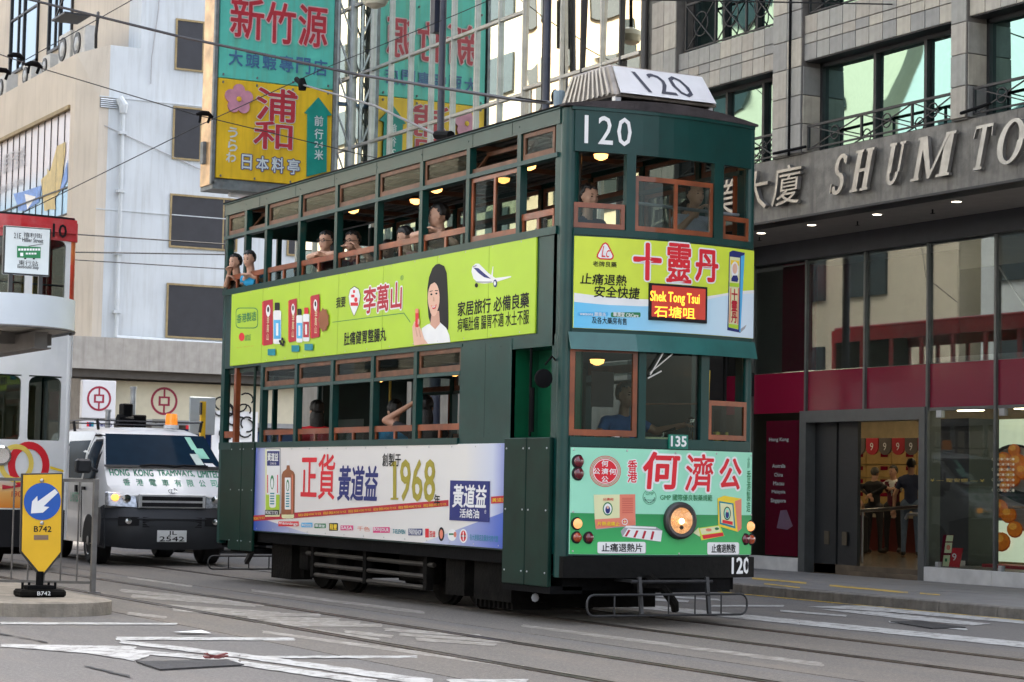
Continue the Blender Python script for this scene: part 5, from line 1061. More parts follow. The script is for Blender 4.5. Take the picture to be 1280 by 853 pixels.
for i in range(7): text('○●○●○●○●'[:8], planeY(GY), [z11(335+(i % 2)*12, 275+i*24+6), z11(440, 275+i*24-6)], mat('window_print_cream', (.6, .55, .4), .5), SH, .006, pf=None, name='window_lettering')
text('¥ — 聖安娜 — ¥', planeY(GY), [z11(50, 380), z11(300, 366)], mat('gold_band_print', (.35, .25, .05), .4), SH, .006)
MB().tube([(-5.2, 8.7, 1.06), (-2, 8.7, 1.10)], .02, 6).build('display_rail', mat('brown_rail', (.2, .12, .06), .4), SH)
for X, Y in ((-5.05, 2.0), (-3.86, 2.0)): B('glass_clamp', galv, SH, X, X+.1, GY-.03, GY+.03, 2.18, 2.27); B('glass_clamp', galv, SH, X, X+.06, GY-.03, GY+.03, .29, .36)
MB().box(-4.9, -3.2, GY+.6, GY+1, .3, .34).build('display_tray', mat('tray_red', (.3, .02, .03), .4), SH)
mc = thing('menu_card', 'burgundy folded menu board with photo squares standing in the display window', 'menu card', (-4.95, 7.55, .3)); PM = planeY(7.55)
art(mc, PM, z11, 'menu_sheet', [(burg, [(88, 775), (108, 626), (158, 626), (132, 778)]), (pcream, [(124, 628), (155, 628), (151, 656), (119, 656)]), (pcream, [(118, 662), (150, 662), (145, 710), (112, 710)]), (pcream, [(110, 720), (140, 720), (135, 772), (104, 770)]), (psalm, ellipse(132, 684, 9, 12)), (pgreen, rr(116, 735, 126, 750))], .0)
rc = thing('price_card', 'bright red card printed with a white number 9 beside the menu board', 'price card', (-4.7, 7.5, .3)); PR = planeY(7.5)
q = [PR.px2(*z11(*p)) for p in ((132, 777), (150, 686), (197, 688), (180, 778))]; MB().prism([(a, 7.5, b) for a, b in q], (0, .012, 0)).build('card', mat('card_red', (.5, .01, .02), .4), rc); text('9', PR, [z11(150, 745), z11(170, 712)], white, rc, .003, name='price_number')

# ------------------------------------------------------------------ mirror glass building left of it
CB = thing('mirror_glass_building', 'curtain wall building of golden mirror glass in pale metal mullions', 'building', (-16, 7, 0))
MX = [-22.6, -21.75, -20.9, -20.1, -19.27, -18.45, -17.62, -16.79, -15.95, -15.08, -14.24, -13.41, -12.75, -12.18, -11.55, -10.96, -10.41, -9.85]
cg = mirrorglass('golden_mirror_glass', (.88, .8, .66), .035, .55, .01, (1, 1, .45)); cg2 = mirrorglass('flat_mirror_glass', (.78, .84, .76), .002, .5, .01); alu = mat('pale_aluminium_mullion', (.42, .42, .40), .4, .5, var=.15)
zsA = [3.3, 4.65, 6.05, 7.42, 8.75, 10.08, 11.4]; zsB = [3.3, 4.65, 6.05, 7.5, 9.9, 11.4]
B('wall', dark, CB, -22.6, -9.85, FY+.12, 9, 0, 19); B('ground_floor_front', mat('grey_shop_shutter', (.2, .2, .19), .5, .3, streak=.4), CB, -22.5, -10.05, FY+.02, FY+.12, .1, 3.3)
for i in range(len(MX)-1):
    a, b = MX[i], MX[i+1]; zs = zsB if a > -13.5 else zsA
    for j in range(len(zs)-1):
        flat = a < -13.5
        s_ = (.0002 if flat else .010); t1, t2 = random.uniform(-s_, s_), random.uniform(-s_, s_)
        w_ = b-a; h_ = zs[j+1]-zs[j]
        MB().add([(a+.02, FY+.06+t1*w_+t2*h_, zs[j]+.02), (b-.02, FY+.06-t1*w_+t2*h_, zs[j]+.02), (b-.02, FY+.06-t1*w_-t2*h_, zs[j+1]-.02), (a+.02, FY+.06+t1*w_-t2*h_, zs[j+1]-.02)], [(0, 1, 2, 3)]).build('pane', cg2 if flat else cg, CB)
    B('mullion', alu if i % 2 or a < -13.5 else fram, CB, a-.02, a+.02, FY+.01, FY+.07, 3.3, 11.4)
for z in zsA[1:-1]: B('transom', alu, CB, -22.6, -13.44, FY+.02, FY+.07, z-.025, z+.025)
for z in zsB[1:-1]: B('transom', fram if z != 7.5 else alu, CB, -13.38, -9.88, FY+.02, FY+.07, z-.025, z+.025)
# poles behind the tram
polem = mat('dark_pole_paint', (.025, .03, .05), .45, var=.2)
for u, lab in ((552, 'dark tapered tram wire pole rising behind the middle of the tram roof'), (683, 'dark tram wire pole rising behind the front of the tram roof')):
    p = on(u, 100, 1, 4.7); t = thing('tram_wire_pole', lab, 'pole', (p[0], 4.7, .11), 'tram wire poles on the pavement'); d = on(u+2, -40, 1, 4.7)-on(u-3, 200, 1, 4.7)
    MB().tube([(p[0], 4.7, .11), (p[0], 4.7, 3), (p[0], 4.7, 3.2), (p[0], 4.7, 9.5)], [.10, .09, .062, .055], 14).build('shaft', polem, t, smooth=True); MB().lathe((p[0], 4.7, .11), (0, 0, 1), [(.15, 0), (.15, .3), (.11, .4)], 14).build('base', polem, t)
    if u == 552: MB().box(p[0]-.25, p[0]-.1, 4.6, 4.8, 8.4, 9.2).build('pole_bracket', polem, t)
# projecting sign board
SX2 = -20.0; SN = planeX(SX2); NS = thing('hanging_restaurant_sign', 'tall projecting sign with teal upper board and yellow lower board of raised Chinese lettering', 'sign', (SX2, 4.3, 6.45))
teal = mat('teal_sign_paint', (.10, .52, .42), .5, var=.12, scale=2, streak=.45, dcol=(.16, .24, .1)); yels = mat('yellow_sign_paint', (.78, .50, .015), .5, var=.1, scale=2, streak=.4, dcol=(.38, .2, .02)); cop = mat('copper_sign_edge', (.6, .4, .22), .35, .6, var=.35, scale=3, dirt=.6, dcol=(.12, .08, .06)); sred = mat('sign_letter_red', (.42, .02, .035), .4, var=.2); sgr = mat('sign_letter_grey', (.6, .66, .66), .4, var=.1); rust = mat('sign_steel', (.16, .18, .19), .5, .5, var=.3, dirt=.4, dcol=(.15, .08, .04))
B('yellow_board', yels, NS, SX2-.05, SX2, 3.16, 5.40, 6.62, 8.43, bevel=.01); B('teal_board', teal, NS, SX2-.05, SX2, 3.16, 5.40, 8.44, 12.6, bevel=.01)
B('sign_case', rust, NS, SX2-.6, SX2-.05, 3.12, 5.42, 6.5, 12.8); B('copper_side', cop, NS, SX2-.58, SX2-.02, 3.08, 3.12, 6.5, 12.7)
for y in (3.1, 5.43): B('edge_strip', rust, NS, SX2-.06, SX2+.03, y-.03, y+.03, 6.5, 12.7)
B('bottom_strip', rust, NS, SX2-.6, SX2+.03, 3.1, 5.45, 6.42, 6.55); MB().tube([(SX2-.2, 3.5, 6.36), (SX2-.2, 4.8, 6.36)], .04, 8).build('tube_light', white, NS); B('junction_box', rust, NS, SX2-.45, SX2-.3, 3.02, 3.08, 6.9, 7.3)
zs1 = zm(0, 0, .3516); zs2 = zm(240, 90, .1816)
def neon(t, P, mt, pf, bold=.03, dp=.06, out=.028, om_=sgr, **k): return text(t, SN, P, mt, NS, .02, bold=bold, pf=pf, outline=out, omat=om_, name='raised_lettering', **k)
for t, a, b in (('新', (818, 130), (938, 0)), ('竹', (945, 148), (1050, 20)), ('源', (1060, 160), (1163, 30))): neon(t, [a, b], sred, zs1, .022, out=.022, om_=mat('letter_pale_edge', (.55, .42, .42), .5))
for k, t in enumerate('大頭蝦專門店'): neon(t, [(812+k*60, 232+k*7), (862+k*60, 182+k*7)], mat('letter_blue_grey', (.05, .14, .28), .4), zs1, .03, out=.0)
neon('浦', [(910, 424), (1055, 326)], sred, zs1, .03, out=.012); neon('和', [(900, 525), (1038, 442)], sred, zs1, .03, out=.012)
for t, a, b in (('う', (245, 450), (312, 388)), ('ら', (245, 545), (310, 470)), ('わ', (232, 620), (300, 560))): neon(t, [a, b], sgr, zs2, .04, out=0)
for t, a, b in (('日', (340, 668), (408, 575)), ('本', (440, 680), (525, 588)), ('料', (547, 690), (630, 596)), ('亭', (655, 702), (738, 608))): neon(t, [a, b], sgr, zs2, .03, out=.014, om_=pnavy)
q = [SN.px2(*zs2(*p)) for p in ((865, 178), (958, 300), (925, 305), (920, 690), (785, 722), (790, 292), (768, 285))]; MB().prism([(SX2+.01, a, b) for a, b in q], (.03, 0, 0)).build('green_arrow', mat('arrow_green', (.0, .24, .19), .5, var=.1), NS)
for k, t in enumerate('前行24米'.replace('24', '2')): 
    y = (372, 462, 522, 605)[k]; text(t if t != '2' else '24', SN, [zs2(835, y), zs2(895, y-(62 if t != '2' else 36))], sgr, NS, .055, bold=.03, name='raised_lettering')
fw = MB(); c = SN.px2(*zs2(318, 190))
for k in range(5):
    a = R(90+72*k); p = (c[0]+.16*math.cos(a), c[1]+.16*math.sin(a)); fw.prism([(SX2+.01, p[0]+.115*math.cos(R(t))*1, p[1]+.12*math.sin(R(t))) for t in range(0, 360, 30)], (.03+.003*k, 0, 0))
fw.build('pink_flower', mat('flower_pink', (.55, .25, .33), .5, var=.15), NS, kind='stuff'); MB().lathe((SX2+.05, c[0], c[1]), (1, 0, 0), [(.05, 0), (.04, .01)], 10).build('flower_centre', yels, NS)
for (u0, v0), (u1, v1) in (((272, 12), (0, 0)),): pass
for z in (6.66, 8.36, 8.5, 10.2):
    for y in (3.25, 3.9, 4.6, 5.3): MB().box(SX2, SX2+.03, y-.012, y+.012, z-.02, z+.02).build('board_clip', rust, NS)
# lattice frame holding the sign
LT = thing('sign_support_lattice', 'blue grey steel lattice between the hanging sign and the glass wall', 'steel frame', (SX2-.3, 5.6, 5.8))
for x in (SX2-.6, SX2):
    MB().bar((x, 5.47, 6.0), (x, 5.47, 12), .05).build('upright', galv, LT); MB().bar((x, 5.76, 6.0), (x, 5.76, 12), .05).build('upright', galv, LT)
for k in range(9):
    z = 6+k*.7
    for x, s_ in ((SX2-.6, 1), (SX2, -1)): MB().bar((x, 5.47 if s_ > 0 else 5.76, z), (x, 5.76 if s_ > 0 else 5.47, z+.7), .028).build('diagonal', galv, LT)
    MB().bar((SX2-.6, 5.47, z), (SX2, 5.47, z+.7), .028).build('diagonal', galv, LT); MB().bar((SX2, 5.47, z), (SX2-.6, 5.47, z+.7), .028).build('diagonal', galv, LT)
for z in (8.25,): MB().bar((SX2-.3, 5.4, z), (SX2-.3, 5.8, z), .14, .06).build('cross_bar', mat('blue_grey_steel', (.1, .16, .24), .4, .4), LT)

# ------------------------------------------------------------------ white building across the side street
WX = -37.0; WB = thing('white_corner_building', 'white rendered corner building with dark framed windows and a drain pipe', 'building', (-45, 12, 0))
wh = mat('white_render', (.53, .57, .60), .75, var=.08, scale=.9, bump=.1, bscale=3, streak=.45, dcol=(.33, .34, .33)); whs = mat('warm_lit_white_render', (.55, .49, .41), .75, var=.08, scale=.8, streak=.4, dcol=(.35, .3, .24))  # one white render: cool shade and warm bounce put into its two colours
mb = MB(); f = 5.98
mb.box(-90, WX, f+.0, 9, 4.0, 12.0)
B('podium_wall', wh, WB, -90, WX, 6.502, 7.3, 4.2, 12.3); MB().hexa([(WX-.6, 5.8, 4.2), (WX, 6.25, 4.2), (WX, 6.5, 4.2), (WX-.6, 6.5, 4.2), (WX-.6, 5.8, 12.1), (WX, 6.25, 10.9), (WX, 6.5, 12.3), (WX-.6, 6.5, 12.3)]).build('chamfered_corner', whs, WB)
B('street_wall', whs, WB, -90, WX-.6, 5.8, 6.0, 4.2, 7.95); B('street_wall', whs, WB, -38.0, WX-.6, 5.8, 6.0, 7.95, 12.1); B('street_wall', whs, WB, -90, -38.0, 5.8, 6.0, 10.75, 12.1)
B('end_wall', wh, WB, -38, WX-.01, 7.3, 40, 4.0, 40); B('upper_street_wall', whs, WB, -90, -38, 7.4, 9, 12, 40)
MB().tube([(WX+.02, 6.4, 10.2), (WX+.02, 9, 9.3), (WX+.02, 12, 9.2)], .012, 5).build('wall_cable', pgrey, WB); MB().tube([(WX+.02, 7.7, 17), (WX+.02, 7.75, 13.4), (WX+.03, 7.6, 12.1), (WX+.02, 7.6, 11.4)], .014, 5).build('wall_cable', pgrey, WB)
for z in (10.95, 8.05): B('string_course', wh, WB, WX-.01, WX+.015, 6.25, 30, z-.012, z+.012)
wfm = mat('ochre_window_frame', (.28, .21, .10), .6, var=.2); wdk = mat('grey_film_window', (.02, .02, .026), .4, var=.2, scale=3)
for y0, y1, z0, z1 in ((8.23, 9.4, 11.85, 13.2), (8.23, 9.4, 9.5, 10.9), (8.22, 10.1, 7.2, 8.6), (8.2, 10.2, 4.85, 6.27), (11.5, 13.5, 4.85, 6.27), (11.5, 13.5, 7.2, 8.6), (8.23, 9.4, 14.4, 15.8)):
    w_ = MB().box(WX, WX+.03, y0, y1, z1-.05, z1).box(WX, WX+.03, y0, y1, z0, z0+.05).box(WX, WX+.03, y0, y0+.05, z0+.05, z1-.05).box(WX, WX+.03, y1-.05, y1, z0+.05, z1-.05).box(WX-.005, WX+.012, y1-.42, y1-.38, z0+.05, z1-.05).build('window', wfm, WB)
    B('pane', wdk, w_, WX-.01, WX+.008, y0+.04, y1-.04, z0+.04, z1-.04)
dp = MB().tube([(WX+.1, 6.86, 4.78), (WX+.1, 6.86, 10.55)], .05, 10).build('drain_pipe', wh, WB); MB().tube([(WX+.1, 6.86, 10.55), (WX+.1, 6.86, 10.75), (WX+.1, 6.74, 10.95)], [.09, .13, .1], 10).build('pipe_hopper', wh, dp); MB().tube([(WX+.1, 6.86, 4.78), (WX+.1, 11, 4.72)], .06, 8).build('pipe_branch', wh, dp)
for z in (5.4, 6.9, 8.5, 10): B('pipe_clip', wh, dp, WX, WX+.18, 6.76, 6.96, z, z+.08)
lv = B('louvre', mat('louvre_back', (.12, .12, .12), .6), WB, WX, WX+.02, 6.27, 6.75, 10.66, 10.92)
for k in range(5): MB().hexa([(WX+.02, 6.28, 10.67+k*.05), (WX+.05, 6.28, 10.67+k*.05), (WX+.05, 6.74, 10.67+k*.05), (WX+.02, 6.74, 10.67+k*.05), (WX+.02, 6.28, 10.70+k*.05), (WX+.03, 6.28, 10.70+k*.05), (WX+.03, 6.74, 10.70+k*.05), (WX+.02, 6.74, 10.70+k*.05)]).build('louvre_blade', wh, lv)
# concrete ledge and bank fascia
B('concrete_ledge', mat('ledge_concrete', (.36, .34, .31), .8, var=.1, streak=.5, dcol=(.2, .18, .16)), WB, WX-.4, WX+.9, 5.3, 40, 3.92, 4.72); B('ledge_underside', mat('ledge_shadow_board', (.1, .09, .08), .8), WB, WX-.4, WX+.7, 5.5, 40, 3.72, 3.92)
B('lower_wall', mat('grey_stone_base', (.2, .18, .16), .6, var=.2), WB, -60, WX-.05, 6.1, 40, 0, 4.2)
B('shop_window', mat('blue_shop_glass', (.02, .05, .16), .15, coat=1), WB, WX-.04, WX+.0, 8.6, 14, .3, 2.5); B('shop_doorway', dark, WB, WX-.04, WX+.01, 6.3, 8.4, .0, 2.5)
bf = B('bank_fascia', mat('cream_fascia', (.66, .6, .44), .5, var=.04), WB, WX, WX+.22, 6.68, 16, 2.72, 3.68); B('fascia_base', mat('grey_trim', (.3, .3, .3), .5), bf, WX, WX+.24, 6.68, 16, 2.6, 2.72)
bk = thing('bank_lightbox_sign', 'square white bank sign with dark red coin emblem over the van', 'sign', (WX+.9, 6.3, 2.6)); B('lightbox', mat('lightbox_white', (.68, .68, .7), .4, var=.02), bk, WX+.9, WX+1.1, 5.72, 6.58, 2.68, 3.62, bevel=.01); B('lightbox_side', galv, bk, WX+.86, WX+.9, 5.74, 6.64, 2.66, 3.64)
B('card_panel', mat('lightbox_white'), bk, WX+.9, WX+1.08, 5.72, 6.56, 2.42, 2.62, bevel=.005)
def bank_logo(par, X, cy, cz, r_):
    S_ = planeX(X); dr_ = mat('bank_dark_red', (.3, .01, .04), .4, var=0); n = 32
    o_ = [(cy+r_*math.cos(2*math.pi*i/n), cz+r_*math.sin(2*math.pi*i/n)) for i in range(n)]; i_ = [(cy+r_*.83*math.cos(2*math.pi*i/n), cz+r_*.83*math.sin(2*math.pi*i/n)) for i in range(n)]
    MB().add([(X, a, b) for a, b in o_+i_], [(k, (k+1) % n, n+(k+1) % n, n+k) for k in range(n)]).build('coin_emblem_ring', dr_, par)
    a = r_; mb = MB(); t_ = .1
    for y0, y1, z0, z1 in ((-.42, -.42+.16, -.34, .34), (.26, .42, -.34, .34), (-.26, .26, .2, .34), (-.26, .26, -.34, -.2), (-.07, .07, .34, .85), (-.07, .07, -.85, -.34)): mb.add([(X, cy+y0*a, cz+z0*a), (X, cy+y1*a, cz+z0*a), (X, cy+y1*a, cz+z1*a), (X, cy+y0*a, cz+z1*a)], [(0, 1, 2, 3)])
    mb.build('coin_emblem_core', dr_, par)
bank_logo(bk, WX+1.105, 6.15, 3.17, .31); bank_logo(bf, WX+.225, 8.15, 3.2, .36)
text('Jetco', planeX(WX+1.08), [(6.15, 2.45), (6.5, 2.59)], pnavy, bk, .006, px=False, bold=.04); art(bk, planeX(WX+1.08), lambda a, b: (a, b), 'card_marks', [], .004) if 0 else None
for i, c in enumerate((pred, pnavy, pteal)): B('card_mark', c, bk, WX+1.082, WX+1.086, 5.86+i*.06, 5.92+i*.06, 2.47, 2.58)
BF = planeX(WX+.23)
B('red_stripe', pred, WB, WX+.22, WX+.26, 8.75, 9.0, 2.5, 2.6); text('港', planeX(WX+.02), [(8.75, 2.0), (9.05, 2.35)], white, WB, .01, px=False, bold=.04)
sk = thing('cartoon_hoarding', 'white hoarding with black line drawing beside the grey signboard', 'hoarding', (WX+.5, 10, .3)); B('hoarding_panel', white, sk, WX+.5, WX+.55, 9.35, 10.6, .5, 3.0)
for k in range(16):
    a = random.uniform(0, 6.28); y = 9.5+random.random()*.9; z = 2.2+random.random()*1.1; pts = [(WX+.58, y+.14*math.cos(a+t*.5)*(1+t*.1), z+.12*math.sin(a+t*.5)*(1+t*.12)) for t in range(7)]; MB().tube(pts, .022, 5).build('drawn_stroke', pblack, sk)
# street facade: printed glass wall
GW = thing('bank_glass_wall', 'tall printed window wall with pale pink, blue and ochre picture on the white building', 'window wall', (-42, 5.78, 8)); gsf = planeY(5.86)
prm = {}
def print_mat():
    m = bpy.data.materials.new('printed_film'); m.use_nodes = True; n = m.node_tree; L = n.links; b = n.nodes['Principled BSDF']; b.inputs['Roughness'].default_value = .25
    tc = n.nodes.new('ShaderNodeTexCoord'); sp = n.nodes.new('ShaderNodeSeparateXYZ'); L.new(tc.outputs['Object'], sp.inputs[0])
    mr = n.nodes.new('ShaderNodeMapRange'); mr.inputs[1].default_value = 0; mr.inputs[2].default_value = 2.75; L.new(sp.outputs[2], mr.inputs[0])
    rp = n.nodes.new('ShaderNodeValToRGB'); L.new(mr.outputs[0], rp.inputs[0]); e = rp.color_ramp.elements; e[0].color = (.32, .55, .75, 1); e[1].color = (.62, .56, .58, 1); e[0].position = .25; e[1].position = .55
    L.new(rp.outputs[0], b.inputs['Base Color']); return m
pfm = print_mat()
x = -38.05
for k in range(12):
    w_ = .62; B('glass_panel', pfm, GW, x-w_+.02, x-.02, 5.87, 5.9, 8.02, 10.72); B('fin', fram, GW, x-.012, x+.012, 5.85, 5.9, 8.0, 10.75); x -= w_
for z in (8.7, 8.0): B('rail', fram, GW, -45.5, -38.05, 5.83, 5.9, z-.02, z+.02)
B('window_head', wfm, GW, -45.6, -38.0, 5.74, 5.84, 10.72, 10.82)
wz = zm(0, 0, .3516); ga = planeY(5.87); och = mat('ochre_print', (.5, .36, .1), .4, var=.15); bpr = mat('blue_film_print', (.08, .22, .6), .4, var=.2)
art(GW, ga, wz, 'printed_figure', [(och, [(148, 640), (180, 610), (205, 520), (235, 505), (235, 540), (222, 640), (215, 680), (170, 750), (160, 750)]), (och, [(170, 600), (190, 620), (200, 745), (170, 745)]), (bpr, [(50, 690), (90, 680), (150, 660), (140, 720), (90, 750), (70, 750)]), (bpr, [(215, 680), (242, 570), (242, 640), (222, 680)]), (white, [(90, 690), (130, 700), (100, 745)])], .02)
text('銀行信託', ga, [(-44.6, 9.75), (-42.3, 10.35)], pgrey, GW, .03, px=False); text('BANK OF CHINA', ga, [(-44.8, 9.25), (-42.3, 9.45)], pgrey, GW, .03, px=False)
# windows of the recessed upper street wall
for x0, x1, z0, z1 in ((-50.0, -46.9, 13.6, 16.5), (-45.8, -43.4, 13.6, 16.5)):
    w_ = MB().box(x0, x1, 7.33, 7.4, z0, z0+.08).box(x0, x0+.08, 7.33, 7.4, z0, z1).box(x1-.08, x1, 7.33, 7.4, z0, z1).box((x0+x1)/2-.04, (x0+x1)/2+.04, 7.33, 7.4, z0, z1).box(x0*.7+x1*.3-.03, x0*.7+x1*.3+.03, 7.34, 7.4, z0, z1).box(x0, x1, 7.34, 7.4, 15.3, 15.36).build('window', fram, WB)
    MB().box(x0, x1, 7.38, 7.395, z0, z1).build('pane', mirrorglass('old_window_glass', (.25, .32, .38), .02, .8, .05), w_)
acm = mat('aircon_casing', (.5, .49, .46), .5, var=.1, dirt=.4, dcol=(.25, .22, .18)); base = None
aclab = ['white outdoor air conditioner on the ledge nearest the building corner', 'second air conditioner from the building corner on the ledge', 'low air conditioner in the middle of the ledge row', 'air conditioner on the ledge left of the middle one', 'leftmost air conditioner on the ledge above the printed window wall']
for k, (x, z, s_) in enumerate(((-38.3, 12.1, 1.1), (-39.6, 12.15, 1.15), (-41.3, 12.1, .8), (-43.2, 12.1, .9), (-45.8, 12.1, 1.0))):
    if base is None:
        base = thing('air_conditioner', aclab[0], 'air conditioner', (x, 6.1, z), 'air conditioners on the ledge'); MB().box(x-.45, x+.45, 6.05, 6.4, z, z+.75).build('casing', acm, base, bevel=.02)
        g_ = MB().lathe((x-.1, 6.05, z+.38), (0, -1, 0), [(.28, 0), (.28, .03), (.26, .035), (.02, .03)], 20).build('fan_grille', fram, base); MB().lathe((x-.1, 6.02, z+.38), (0, -1, 0), [(.2, 0), (.08, .025), (.01, .03)], 6).build('fan_blades', galv, g_)
        o = base
    else:
        o = base.copy(); COL.objects.link(o); o['label'] = aclab[k]
        for c in base.children:
            c2 = c.copy(); COL.objects.link(c2); c2.parent = o
            for d_ in c.children: d2 = d_.copy(); COL.objects.link(d2); d2.parent = c2
    o.location = (x, 6.1, z); o.scale = (s_, 1, s_)
MB().tube([(-37.6, 6.3, 12.3), (-37.3, 6.2, 12.6), (-37.2, 6.2, 13.0), (-37.5, 6.3, 13.2), (-37.9, 6.4, 13.1)], .04, 8).build('bent_hose', fram, WB)
MB().box(-39, -37.8, 5.5, 6.2, 13.15, 13.2).bar((-39, 5.6, 13.2), (-38, 5.6, 13.8), .04).build('broken_rack', fram, WB)
# ------------------------------------------------------------------ buildings across the street (behind the camera side, seen in reflections)
crm = mat('cream_opposite_wall', (.68, .60, .46), .8, var=.06); opw = mat('white_opposite_wall', (.62, .66, .66), .8, var=.05)
for nm, lab, x0, x1, h, mt in (('cream_tower', 'cream tower across the street seen only in mirror glass', -85, -34, 24, crm), ('white_office_block', 'white office block across the street seen only in window reflections', -33, 2, 15, opw), ('grey_block', 'pale block across the street behind the viewpoint', 22, 60, 22, opw)):
    t = thing(nm, lab, 'building', ((x0+x1)/2, -22, 0)); B('wall', mt, t, x0, x1, -30, -17, 0, h)
    nb = int((x1-x0)/3.2)
    w0 = MB().box(0, 2.0, -17.02, -16.9, 0, 1.5).build('window', mat('opposite_window', (.05, .07, .08), .1), None)
    for i in range(nb):
        for j in range(int((h-4)/3.0)):
            o = w0 if i == 0 and j == 0 else w0.copy()
            if not (i == 0 and j == 0): COL.objects.link(o)
            o.parent = t; o.location = (x0+.8+i*3.2-(x0+x1)/2, 22, 4.4+j*3.0)
    B('shop_band', mat('opposite_band', (.2, .17, .16), .6), t, x0, x1, -17, -16.4, 0, 3.4); B('cornice', mt, t, x0-.3, x1+.3, -17.4, -17, h-.6, h)
# ------------------------------------------------------------------ overhead wires
wm = mat('overhead_wire', (.02, .02, .022), .5)
def wire(pts, r_, label):
    o = MB().tube(pts, r_, 6).build('overhead_wire', wm); return single(o, label, 'wire', None)
wire([on(-40, -18, 0, -14), on(38.7, 0, 0, -12.5), on(225, 46, 0, -10), on(450, 94, 0, -6.5), on(639, 124, 0, -2.5), on(690, 129, 1, -.3)], .02, 'thick black cable swooping from top left down to the tram roof')
wire([on(-30, 58, 0, -14), on(46, 84, 0, -14), on(246, 144, 0, -14), on(450, 193, 0, -14), on(620, 232, 0, -14)], .008, 'thin wire falling from the left edge across the yellow sign')
wire([on(-20, 290, 0, -16), on(43, 259, 0, -16), on(249, 157, 0, -14), on(400, 88, 0, -14), on(576, 16, 0, -14), on(640, -12, 0, -14)], .008, 'thin wire rising from the left edge across the teal sign')
wire([on(190, -14, 0, -16), on(128, 21, 0, -16), on(32, 75, 0, -16)], .008, 'short thin wire rising right from the black hangers')
wire([on(640, -3, 0, -4), on(1006, 3.5, 0, -4), on(1290, 9, 0, -4)], .009, 'thin wire along the top edge before the stone building')
wire([on(92, 293, 0, -25), on(290, 306, 0, -25)], .015, 'upper of the thin wires across the white wall left of the tram'); wire([on(92, 315.5, 0, -25), on(290, 318.5, 0, -25)], .015, 'middle thin level wire across the white wall'); wire([on(92, 325, 0, -25), on(290, 337, 0, -25)], .012, 'lowest faint wire across the white wall')
for (u, v, X), lab in (((20, 73, -16), 'black wire hanger left of the pair at upper left'), ((42, 84, -14), 'black wire hanger right of the pair at upper left'), ((256, 146, -14), 'black wire hanger at the edge of the yellow sign'), ((3, 92, -16), 'black wire hanger cut by the left frame edge')):
    p = Vector(on(u, v, 0, X)); mb = MB()
    t = thing('wire_hanger', lab, 'wire fitting', tuple(p-Vector((0, 0, .1))), 'wire hangers'); MB().tube([p+Vector((0, -.13, .02)), p+Vector((0, -.04, .05)), p+Vector((0, .05, .05)), p+Vector((0, .13, 0))], [.02, .04, .04, .02], 8).build('hanger_body', black, t, smooth=True)
    MB().tube([p+Vector((0, -.06, .05)), p+Vector((0, -.08, -.1))], .02, 6).build('hanger_ear', black, t); MB().tube([p+Vector((0, .09, .03)), p+Vector((0, .05, -.09))], .022, 6).build('hanger_ear', black, t)
p = Vector(on(469, -3, 0, -14)); t = thing('hanging_street_lamp', 'frosted round street lamp hung at the top edge above the lattice', 'street lamp', tuple(p)); MB().lathe(p+Vector((0, 0, .12)), (0, 0, -1), [(.05, 0), (.2, .06), (.22, .14), (.17, .24), (.06, .29)], 20).build('lamp_globe', mat('frosted_globe', (.5, .5, .4), .3, var=.1), t, smooth=True); MB().tube([p+Vector((0, 0, .1)), p+Vector((0, 0, .6))], .03, 8).build('lamp_stem', black, t)
# ------------------------------------------------------------------ things behind the van
X_ = -22.0
tl = thing('traffic_signal', 'black traffic signal seen from behind over the van roof', 'traffic light', (X_, 2.4, 0)); MB().tube([(X_, 2.42, 0), (X_, 2.42, 2.85)], .055, 12).build('pole', galv, tl); MB().lathe((X_, 2.42, 2.85), (0, 0, 1), [(.065, 0), (.065, .05)], 12).build('pole_cap', galv, tl)
MB().box(X_-.15, X_+.15, 2.2, 2.38, 2.32, 2.58).build('signal_box', black, tl, bevel=.02); MB().tube([(X_+.1, 2.1, 2.27), (X_+.1, 2.38, 2.25)], .11, 14).build('signal_hood', black, tl); MB().box(X_-.1, X_+.1, 2.38, 2.66, 2.12, 2.38).build('signal_body', black, tl, bevel=.02)
t = thing('short_grey_post', 'short grey capped post beside the traffic signal', 'post', (X_, 1.95, 0)); MB().tube([(X_, 1.95, 0), (X_, 1.95, 2.42)], .05, 10).build('shaft', galv, t); MB().tube([(X_, 1.95, 2.42), (X_, 1.95, 2.46)], .065, 10).build('cap', galv, t)
t = thing('yellow_post', 'bright yellow post standing before a grey signboard', 'post', (X_+.5, 3.8, 0)); a = on(254, 502, 0, X_+.5); MB().box(X_+.46, X_+.54, a[1]-.045, a[1]+.045, 0, a[2]).build('shaft', yelm, t); MB().box(X_+.5, X_+.58, a[1]-.07, a[1]-.045, a[2]-.25, a[2]-.02).build('bracket', fram, t)
t = thing('signboard_back', 'pale grey blank back of a signboard left of the tram', 'signboard', (X_, 3.8, 0)); q0 = on(236, 543, 0, X_); q1 = on(270, 497, 0, X_); MB().box(X_-.03, X_, q0[1], q1[1], q0[2], q1[2]).build('board', mat('board_grey', (.45, .49, .5), .5, var=.05), t, bevel=.02); MB().tube([(X_-.08, 3.8, 0), (X_-.08, 3.8, q1[2]-.1)], .04, 8).build('post', galv, t)
